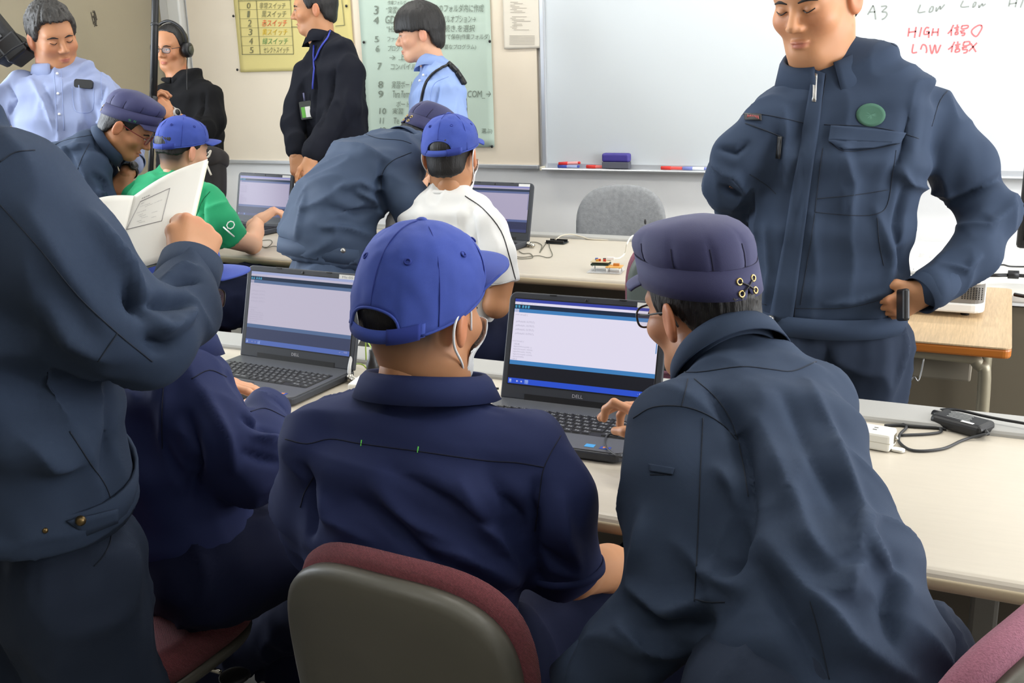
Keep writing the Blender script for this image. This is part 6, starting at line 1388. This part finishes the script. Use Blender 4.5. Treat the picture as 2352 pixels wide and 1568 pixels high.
# --- sound man
def person_sound():
    D = 5.25; P = Person('man in black sweater with headphones and glasses holding a boom pole', at(430, 500, D), 'c', res=.005)
    nk = at(408, 175, D); P.head(at(393, 108, D-.03), 197, 8, -4, .94, neck=nk, nr=.056); P.hair('high', .005); P.face(); glasses(P, M_dark, h=.014, w=.023)
    g = G(); g.tube(P.toW(smooth([(-.090, -.005, .00), (-.094, -.005, .05), (-.07, -.005, .105), (0, -.005, .135), (.07, -.005, .105), (.094, -.005, .05), (.090, -.005, .00)], 6)), .007, 8); hp = obj('headphones', g, M_black, P.e)
    for s in (1, -1):
        c = obj('ear_cup', G().lathe(P.toW((s*.078, -.005, -.012)), [(.036, 0), (.038, .012), (.036, .030), (.024, .036)], 20, P.hR[:, 0]*s), M_black, hp); obj('cup_cap', G().lathe(P.toW((s*.115, -.005, -.012)), [(.022, 0), (.020, .006)], 16, P.hR[:, 0]*s), mat('cup_olive', (62, 64, 52), .5), c)
    obj('headphone_cable', G().tube(smooth([P.toW((-.085, -.01, -.05)), at(429, 170, D-.1), at(430, 230, D-.12), at(428, 300, D-.10)], 6), .0025, 6), M_black, hp)
    u = hd(105)
    st = torso([(440, 520, D+.05, .165, .125), (438, 420, D+.02, .165, .125), (435, 310, D, .165, .125), (430, 235, D, .170, .115), (424, 200, D, .130, .075), (410, 186, D, .075, .062)], u)
    sa, ap = sleeve([(478, 222, D-.05, .07), (484, 275, D-.08, .066), (462, 298, D-.18, .056), (446, 294, D-.24, .050)]); sb, bp = sleeve([(378, 225, D-.04, .06), (362, 290, D-.10, .055), (350, 300, D-.22, .045)])
    fn = union([loft(st), union(sa, .03), union(sb, .03)], .03); lo, hi = bounds(*[s[0] for s in st], *ap, *bp)
    P.cloth('sweater', fn, lo-.15, hi+.15, M_blk, .010, folds=[([(470, 210), (465, 250), (455, 285)], -.010, .014)], wr=[(V3(.2, 0, 1), .005, .06, 4)], seed=81)
    collar(P, at(409, 181, D), ZU, hd(190), .070, .066, .008, M_blk, 2, .008, .0)
    w = at(396, 266, D-.34); P.limb([ap[-1], w], (.036, .029)); hd_ = nrm(at(372, 246, D-.36)-w); P.hand(w, hd_, nrm(-FWD*.8+UP*.4), 1, (.7, .8, .6), (.3, .6), res=.0045); wrist_watch(P, at(389+6, 262, D-.335), w-ap[-1], .034, M_black, mat('watch_grey', (176, 170, 164), .5), nrm(-FWD+.3*UP), .024)
    w2 = at(352, 262, D-.36); P.limb([bp[-1], w2], (.034, .028)); P.hand(w2, nrm(UP*.9+FWD*.1), nrm(-RT*.8-FWD*.4), -1, (.8, .9, .6), res=.0045)
    arms_core(P, st, ap+[w], bp+[w2]); stand_legs(P, V3(*at(440, 560, D+.05)[:2], .84), hd(190), M_blkp); P.finish()
    t = empty('boom_pole', at(345, 620, D-.36), 'black vertical boom pole held by the man with headphones', 'boom pole')
    obj('pole', G().tube([at(352, 232, D-.38), at(357, 0, D-.36), at(362, -170, D-.34)], .0175, 14), M_black, t); obj('clutch_ring', G().tube([at(351.6, 236, D-.38), at(352, 222, D-.38)], .021, 14), M_dark, t); obj('clutch_ring', G().tube([at(356, 60, D-.365), at(356, 54, D-.365)], .0205, 14), M_dark, t)
    obj('lower_tube', G().tube([at(352, 234, D-.38), at(345, 420, D-.40)], .013, 12), M_black, t); obj('pole_cord', G().tube(smooth([at(349, 180, D-.40), at(346, 205, D-.42), at(349, 225, D-.40)], 5), .003, 6), M_black, t)
    # bag at his hip
    t = empty('shoulder_bag', at(500, 460, D-.40), 'black shoulder bag with a pale cord hanging at the sound man', 'bag'); c = at(470, 412, D-.40)
    P_ = pad(.19, .30, .13, 3.2); W_ = c+P_[..., :1]*RT-P_[..., 1:2]*FWD+P_[..., 2:]*UP; obj('bag_body', G().grid(W_, True), mat('bag_black', (30, 27, 27), .8, bump=.4, bscale=300), t)
    P_ = pad(.21, .10, .15, 3.2); W_ = c+UP*.10+P_[..., :1]*RT-P_[..., 1:2]*FWD+P_[..., 2:]*UP; obj('bag_flap', G().grid(W_, True), mat('bag_flap', (38, 34, 34), .8), t)
    obj('pale_cord', G().tube(smooth([at(478, 352, D-.50), at(484, 346, D-.50), at(480, 358, D-.50), at(472, 366, D-.50), at(478, 385, D-.50), at(485, 402, D-.50)], 6), .0045, 6), mat('cord_pale', (206, 200, 186), .7), t)
    obj('yellow_tag', G().tube(smooth([at(500, 462, D-.48), at(510, 463, D-.48), at(514, 470, D-.48)], 5), .004, 6), mat('tag_yellow', (220, 176, 50), .6), t)
# --- man in dark jacket
def person_jacket():
    D = 5.10; P = Person('man in dark navy jacket with blue lanyard, hands clasped in front', at(770, 500, D), 'b', res=.005, mouth=.004)
    nk = at(738, 88, D); P.head(at(722, 20, D-.02), 264, 4, 0, 1.04, neck=nk, nr=.058); P.hair('short', .010); P.face()
    u = hd(318)
    st = torso([(785, 440, D+.05, .180, .125), (778, 360, D+.03, .178, .125), (768, 260, D, .178, .128), (762, 180, D, .186, .120), (758, 130, D, .165, .09), (740, 92, D, .07, .062)], u)
    sa, ap = sleeve([(800, 165, D-.10, .072), (790, 240, D-.14, .064), (745, 310, D-.20, .052), (724, 338, D-.24, .046), (716, 352, D-.262, .043)]); sb, bp = sleeve([(702, 165, D+.02, .062), (682, 240, D, .058), (672, 290, D-.04, .050), (677, 325, D-.08, .045), (678, 346, D-.10, .042)])
    fn = union([loft(st), union(sa, .03), union(sb, .03)], .03); lo, hi = bounds(*[s[0] for s in st], *ap, *bp)
    P.cloth('jacket', fn, lo-.15, hi+.15, M_djk, .0095, folds=[([(770, 150), (760, 220), (735, 290)], -.012, .014), ([(720, 130), (725, 200), (722, 280)], -.008, .012), ([(800, 200), (790, 250), (770, 300)], .008, .014)], wr=[(V3(.2, 0, 1), .005, .06, 4)], seed=91)
    collar(P, at(741, 96, D), nrm(UP+.2*RT), hd(250), .076, .072, .036, M_djk, 18, .056, .018, point=.03)
    la = trace(P.bv['jacket'], [(763, 62), (752, 90), (735, 115), (724, 140)], 5, .006); lb = trace(P.bv['jacket'], [(724, 105), (722, 160), (720, 205)], 5, .008)
    ml = mat('lanyard_blue', (48, 62, 170), .6)
    for q in (la, lb):
        if len(q) > 2: obj('lanyard', G().tube(q, .0045, 6), ml, P.e)
    b = trace(P.bv['jacket'], [(708, 254), (708.2, 254)], 2, .012)
    if len(b):
        c = b[0]; ex, ey = nrm(RT+.15*UP), nrm(UP-.15*RT); bd = obj('id_badge', G().prism(rrect(.058, .088, .005), -.002, .002, lambda x, y, z: c+x*ex+y*ey-z*FWD), mat('badge_clear', (40, 46, 44), .3), P.e, flat=True)
        obj('badge_green', G().prism([(-.022, -.036), (-.004, -.036), (-.004, .016), (-.022, .016)], .003, .0035, lambda x, y, z: c+x*ex+y*ey-z*FWD), mat('badge_green', (96, 170, 64), .5), bd, flat=True); obj('badge_card', G().prism([(-.003, -.036), (.022, -.036), (.022, .016), (-.003, .016)], .003, .0035, lambda x, y, z: c+x*ex+y*ey-z*FWD), M_white, bd, flat=True)
        obj('lanyard_clip', G().tube([c+ey*.044, c+ey*.085], .005, 6), mat('clip_grey', (90, 92, 120), .4, .5), bd)
    w = at(713, 362, D-.265); P.limb([ap[-1], w], (.030, .028)); P.hand(w, nrm(-UP+.05*RT), nrm(-FWD*.8+RT*.5), 1, (.35, .5, .4), res=.0045); w2 = at(679, 357, D-.105); P.limb([bp[-1], w2], (.030, .028)); P.hand(w2, nrm(-UP+.1*RT), nrm(-FWD*.9-RT*.3), -1, (.35, .5, .4), res=.0045)
    arms_core(P, st, ap+[w], bp+[w2]); stand_legs(P, V3(*at(785, 470, D+.05)[:2], .86), hd(240), M_blkp); P.finish()
# --- young man in oxford shirt
def person_young():
    D = 4.92; P = Person('young man with mushroom hair and light blue shirt in front of the green poster', at(1010, 500, D), 'd', res=.0045)
    nk = at(992, 142, D); P.head(at(965, 78, D-.02), 266, 6, 2, 1.06, neck=nk, nr=.052); P.hair('bowl', .016, top=.004, noise=.005); P.face()
    u = hd(335)
    st = torso([(1012, 470, D+.04, .155, .115), (1010, 380, D+.02, .160, .115), (1006, 290, D, .165, .118), (1006, 220, D, .168, .108), (1005, 180, D, .135, .080), (994, 148, D, .065, .058)], u)
    sa, ap = sleeve([(1028, 205, D-.09, .064), (1034, 270, D-.12, .060), (1020, 350, D-.16, .052), (985, 400, D-.22, .04)]); sb, bp = sleeve([(975, 205, D+.08, .058), (965, 280, D+.06, .05), (950, 380, D, .042)])
    fn = union([loft(st), union(sa, .03), union(sb, .03)], .03); lo, hi = bounds(*[s[0] for s in st], *ap, *bp)
    P.cloth('oxford_shirt', fn, lo-.15, hi+.15, M_lbs2, .0085, folds=[([(985, 180), (990, 230), (985, 280)], .006, .014), ([(1010, 190), (1000, 230), (995, 270)], -.010, .012), ([(1050, 220), (1045, 260), (1040, 300)], .006, .012)], wr=[(V3(.1, 0, 1), .005, .055, 4)], seed=101)
    seam(P, 'oxford_shirt', [(1030, 176), (1000, 190), (990, 215), (987, 250)], mat('shirt_ox_seam', (124, 148, 205), .8), .0022, 'armhole_seam')
    collar(P, at(994, 152, D), nrm(UP+.25*RT), hd(262), .070, .066, .034, M_lbs2, 14, .052, .014, point=.028)
    q = trace(P.bv['oxford_shirt'], sm_line([(967, 245), (975, 205), (990, 175), (1012, 158), (1032, 150)], 4), 2, .006); q2 = trace(P.bv['oxford_shirt'], sm_line([(1028, 148), (1045, 165), (1060, 185), (1064, 195)], 4), 3, .008)
    if len(q) > 2: obj('bag_strap', G().tube(q, .006, 6), M_black, P.e)
    if len(q2) > 2: obj('strap_pad', G().tube(q2, .014, 8), M_black, P.e)
    obj('strap_tail', G().tube(smooth([at(1064, 195, D-.02), at(1069, 225, D+.02), at(1071, 262, D+.03)], 5), .006, 6), M_black, P.e)
    for x, y in ((977, 174), (969, 187)):
        b = trace(P.bv['oxford_shirt'], [(x, y), (x+.2, y)], 2, .012)
        if len(b): obj('button', G().ell(b[0], (.006, .006, .006), None, 10, 6), M_btn, P.e)
    w = at(970, 410, D-.24); P.limb([ap[-1], w], (.032, .028)); P.hand(w, nrm(-UP-.4*RT), -FWD, 1, res=.005); w2 = at(945, 400, D-.02); P.limb([bp[-1], w2], (.032, .028)); P.hand(w2, nrm(-UP-.2*RT), -FWD, -1, res=.005)
    arms_core(P, st, ap+[w], bp+[w2]); stand_legs(P, V3(*at(1012, 510, D+.05)[:2], .85), hd(262), M_blkp); P.finish()
person_laptop_left(); person_bending(); person_white(); person_green(); person_bending_left(); person_cameraman(); person_sound(); person_jacket(); person_young()
# ------------------------------------------------------------------ small things on the desks
def zz(x, y, z=.703): return onz(x, y, z)
def z7(pts, z=.7035): return [onz(1800+x/2.413, 450+y/2.413, z) for x, y in pts]
# power adapter with its coiled lead
a, b = zz(2160, 958, .715), zz(2262, 985, .715); ex = nrm((b-a)*V3(1, 1, 0)); ey = np.cross(ZU, ex); c = (a+b)/2; c[2] = .7145
t = empty('power_adapter', V3(c[0], c[1], .70), 'black laptop power adapter lying on the near desk at the right', 'adapter'); R = np.stack([ex, ey, ZU], 1)
box('case', c, (.112, .062, .026), M_black, t, bevel=.009, R=R, seg=3)
g = G()
for k in range(5): g.box(c+ex*(-.010+.002*k)+ey*(.016-.0075*k)+ZU*.0134, (.050-.005*(k % 2), .0022, .0004), R)
obj('rating_print', g, mat('print_pale', (170, 172, 170), .6), t, flat=True); box('rating_sticker', c+ex*.022-ey*.022+ZU*.0134, (.026, .008, .0006), M_white, t, R=R)
obj('output_boot', G().tube([c+ex*.054-ey*.012, c+ex*.066-ey*.020], [.006, .004], 10), M_dark, t)
obj('mains_plug', G().tube([c-ex*.05+ey*.01, c-ex*.072+ey*.014], [.010, .008], 10), M_black, t)
cable('adapter_lead', [c+ex*.064-ey*.019]+z7([(1000, 1350), (880, 1400), (720, 1410), (642, 1365), (645, 1320), (680, 1280), (640, 1252), (597, 1225), (645, 1203), (740, 1207), (830, 1262), (874, 1302), (800, 1318), (650, 1325)]), .0030, M_dark, 'thin dark lead looping on the desk in front of the power adapter')
cable('mains_lead', [c-ex*.07+ey*.014]+[zz(2148, 944, .704), zz(2190, 940, .726), zz(2260, 955, .726), zz(2300, 963, .726), zz(2352, 972, .726), zz(2420, 985, .726)], .0032, M_black, 'black mains lead running right along the rail behind the adapter')
cable('plug_lead', z7([(560, 1272), (640, 1270), (720, 1278), (850, 1285), (900, 1292)]), .0034, M_black, 'short black lead from the white power strip to the adapter')
# power strips
M_strip = mat('strip_white', (232, 230, 220), .45)
def power_strip(label, p0, p1, h=.036, w=.055):
    a, b = np.array(p0, float), np.array(p1, float); a[2] = b[2] = .7015+h/2; d = nrm(b-a); s = np.cross(ZU, d); R = np.stack([d, s, ZU], 1); L = np.linalg.norm(b-a)
    t = empty('power_strip', V3(*((a+b)/2)[:2], .70), label, 'power strip', 'white power strips'); box('housing', (a+b)/2, (L, w, h), M_strip, t, bevel=.005, R=R)
    obj('seam_line', G().box((a+b)/2, (L+.0006, w+.0006, .0012), R), mat('strip_seam', (190, 186, 172), .6), t, flat=True)
    for k in range(4):
        q = a+d*(L*(.12+.25*k))
        for s_ in (-1, 1): obj('socket_slot', G().box(q+s*.006*s_+d*.004+ZU*(h/2+.0003), (.008, .002, .0008), R), M_dark, t, flat=True)
    obj('mounting_ear', G().prism(rrect(.026, .018, .008), -.002, .002, lambda x, y, z: b+d*(.012+x)-s*.008+s*y-ZU*(h/2-.003)+ZU*z), M_strip, t, flat=True)
    obj('cord_port', G().box(b+d*.0006+s*.012, (.001, .016, .018), R), mat('port_brown', (96, 88, 70), .5), t, flat=True); obj('port_screw', G().ell(b+d*.002+s*.012, (.005, .005, .005), None, 10, 6), M_chrome, t)
    return t
e1 = zz(2052, 1010, .72); power_strip('white power strip on the near desk beside the crouching student', e1+V3(-.30, .045, 0), e1)
e2 = zz(862, 868, .72); power_strip('white power strip between the two near laptops with a black plug', e2+V3(-.02, .10, 0), e2+V3(.015, -.10, 0), .034)
p = zz(857, 838, .76); t = empty('mains_plug', p-V3(0, 0, .03), 'black moulded plug standing in the power strip between the laptops', 'plug')
obj('plug_body', G().tube([p-V3(0, 0, .028), p+V3(0, 0, .004), p+V3(0, 0, .016), p+V3(0, 0, .038)], [.017, .017, .011, .008], 12), M_black, t); obj('plug_cord', G().tube(smooth([p+V3(0, 0, .036), p+V3(.005, .01, .06), p+V3(.03, .03, .075), p+V3(.08, .05, .06)], 6), .0042, 8), mat('cord_grey', (120, 122, 124), .6), t)
M_ey = mat('earth_wire', (150, 180, 60), .5); cable('earth_wire', [p+V3(0, 0, .035), p+V3(-.02, .02, .045), p+V3(-.05, .05, .04), p+V3(-.08, .09, -.02)], .0018, M_ey, 'green and yellow earth wire curving off the black plug'); cable('earth_wire', [zz(812, 838), zz(822, 835, .712), zz(834, 838, .712), zz(842, 846)], .0018, M_ey, 'short green earth wire lying behind the left laptop')
# security lock and cable at the left laptop
lk = zz(802, 866, .713); t = empty('cable_lock', V3(lk[0], lk[1], .70), 'nickel laptop lock with grey security cable beside the left laptop', 'lock'); d = nrm((zz(838, 882, .71)-zz(806, 864, .71))*V3(1, 1, 0))
obj('lock_body', G().lathe(lk, [(.008, 0), (.0105, .004), (.0105, .012), (.007, .014), (.007, .018), (.009, .019), (.009, .040), (.006, .042)], 16, d), M_chrome, t)
for k in range(3): obj('ring', G().lathe(lk+d*(.021+.006*k), [(.0098, 0), (.0098, .003)], 16, d), M_chrome, t)
obj('security_cable', G().tube(smooth([lk, at(803, 840, dep(lk)+.01), at(812, 805, dep(lk)+.04), at(828, 775, dep(lk)+.08), at(846, 757, dep(lk)+.12), at(880, 750, dep(lk)+.18), zz(930, 800, .703)], 8), .0045, 8), mat('cable_silver', (190, 190, 188), .4), t)
lead = M_black
cable('laptop_lead', [zz(1080, 915), zz(1100, 903, .706), zz(1112, 896, .708), zz(1128, 892, .712), zz(1145, 892, .714)], .0028, lead, 'thin black lead entering the left side of the right laptop'); tag(obj('lead_knot', G().ell(zz(1108, 899, .708), (.006, .005, .005), None, 10, 8), lead), 'small black strain knot on the lead left of the right laptop', 'cable')
cable('mouse_cord', [zz(1418, 1000, .727), zz(1398, 996, .728), zz(1390, 1010, .728), zz(1394, 1028, .728), zz(1415, 1045, .728), zz(1444, 1056, .722), zz(1480, 1075, .704)], .0018, M_dark, 'thin dark cord curling over the right laptop palm rest')
q = zz(508, 824, .712); cable('dc_lead', [q, zz(496, 820, .712), zz(480, 830, .704), zz(440, 840, .704)], .003, lead, 'black charging plug in the left side of the left laptop')
# far desk: circuit boards and leads
def board(c, ex, w, d, h, m, t, name): ey = np.cross(ZU, ex); return box(name, c, (w, d, h), m, t, R=np.stack([ex, ey, ZU], 1))
c = zz(1279, 552, .712); ex = nrm(V3(1, -.02, 0)); ey = np.cross(ZU, ex); t = empty('controller_board', V3(c[0], c[1], .70), 'small black controller board on the far desk right of the far laptop', 'circuit board')
M_pcb = mat('pcb_dark', (22, 34, 40), .4); board(c-ZU*.008, ex, .088, .055, .003, M_pcb, t, 'board'); board(c+ey*.022-ZU*.002, ex, .08, .006, .010, M_black, t, 'header_socket'); board(c-ey*.022-ZU*.002, ex, .08, .006, .010, M_black, t, 'header_socket'); board(c-ex*.022+ey*.015-ZU*.001, ex, .014, .014, .012, M_chrome, t, 'usb_socket'); board(c+ex*.006-ZU*.004, ex, .034, .010, .004, M_black, t, 'chip')
for sx in (-1, 1): obj('standoff', G().lathe(c+ex*sx*.038-ZU*.0112, [(.003, 0), (.003, .0035)], 8), M_black, t)
cable('usb_cable', [c-ex*.012+ey*.015, zz(1290, 541, .722), zz(1312, 538, .722), zz(1335, 543, .712), zz(1356, 549, .704), zz(1400, 551, .703)], .0026, mat('cable_beige', (206, 198, 180), .5), 'pale usb cable from the black controller board along the far desk')
lk = zz(1212, 560, .712); t = empty('cable_lock', V3(lk[0], lk[1], .70), 'nickel lock lying beside the far laptop with the red bar', 'lock'); d = nrm((zz(1240, 570, .71)-lk)*V3(1, 1, 0)); obj('lock_body', G().lathe(lk, [(.008, 0), (.012, .004), (.012, .014), (.007, .016), (.007, .045), (.009, .05), (.005, .054)], 14, d), M_chrome, t); obj('ring', G().lathe(lk+d*.030, [(.0095, 0), (.0095, .008)], 14, d), M_chrome, t)
M_wire = mat('wire_olive', (92, 90, 76), .6)
cable('thin_wire', [zz(1100+x/5.88, 480+y/5.88) for x, y in ((690, 445), (780, 450), (850, 490), (830, 560), (822, 585), (850, 540), (930, 440), (955, 520), (992, 620), (930, 655), (800, 630), (600, 650), (480, 640))], .0016, M_wire, 'thin olive wire looped on the far desk beside the nickel lock')
cable('thin_wire', [zz(1100+x/5.88, 480+y/5.88) for x, y in ((480, 665), (600, 672), (725, 655), (690, 600), (600, 600), (540, 570))], .0016, M_wire, 'thin olive wire doubled up under the far right laptop')
cable('thin_wire', [zz(460+x/5.6, 360+y/5.6) for x, y in ((640, 1135), (700, 1110), (770, 1080), (900, 1070), (920, 1110), (860, 1160), (780, 1150), (760, 1100), (830, 1170), (940, 1150), (1030, 1162))], .0016, M_wire, 'thin olive wire looped on the desk before the far left laptop')
# acrylic practice kit
c = zz(1392, 622, .703); ex = nrm(V3(1, .12, 0)); ey = np.cross(ZU, ex); t = empty('practice_kit', V3(c[0], c[1], .70), 'electronics practice kit on a clear acrylic plate on the far desk', 'circuit kit'); M_acr = mat('acrylic', (226, 228, 230), .1, alpha=.45, spec=.6)
board(c+ZU*.0005, ex, .125, .085, .003, M_acr, t, 'acrylic_plate'); board(c-ex*.022+ey*.012+ZU*.034, ex, .068, .050, .003, mat('pcb_tan', (200, 186, 150), .5), t, 'upper_board'); board(c-ex*.022+ey*.012+ZU*.024, ex, .066, .050, .006, mat('pcb_green', (30, 50, 38), .5), t, 'controller_board_part'); board(c+ex*.034-ey*.010+ZU*.020, ex, .058, .048, .003, mat('pcb_orange', (214, 158, 80), .5), t, 'orange_board')
for dx, dy, hh in ((-.05, -.008, .022), (.006, -.008, .022), (-.05, .032, .022), (.006, .032, .022), (.010, -.030, .017), (.058, -.030, .017), (.058, .010, .017)): obj('standoff', G().lathe(c+ex*dx+ey*dy+ZU*.001, [(.0028, 0), (.0028, hh)], 8), M_white, t)
for dx, dy, m in ((-.040, .02, (60, 90, 170)), (-.026, .004, (190, 60, 40)), (-.010, .02, (40, 40, 40)), (-.032, -.002, (210, 150, 60)), (-.005, .0, (190, 60, 50))): board(c+ex*dx+ey*dy+ZU*.0395, ex, .010, .007, .008, mat('part_%d_%d' % (m[0], m[1]), m, .5), t, 'component')
board(c+ex*.040-ey*.004+ZU*.026, ex, .022, .012, .009, mat('relay_orange', (190, 120, 50), .5), t, 'relay'); board(c+ex*.012+ey*.025+ZU*.042, ex, .026, .012, .010, M_white, t, 'usb_plug')
cable('white_usb_cable', [c+ex*.024+ey*.025+ZU*.042, zz(1424, 592, .73), zz(1436, 580, .74), at(1440, 560, 3.85), at(1452, 542, 3.95), at(1466, 545, 4.0), zz(1500, 560, .705)], .0030, mat('cable_white', (226, 224, 214), .5), 'white usb cable arching from the practice kit behind the mauve chair')
b = zz(1500, 552, .702); t = empty('gooseneck_microphone', b, 'thin black gooseneck rod standing on the far desk before the grey chair', 'microphone'); obj('rod', G().tube(smooth([b+V3(0, 0, .005), at(1494, 532, dep(b)), at(1487, 518, dep(b))], 5), .0030, 8), M_black, t); obj('tip', G().ell(at(1482, 509, dep(b)), (.005, .005, .012), None, 10, 8), M_black, t); obj('foot', G().lathe(b, [(.03, 0), (.03, .004), (.012, .008)], 18), M_black, t)
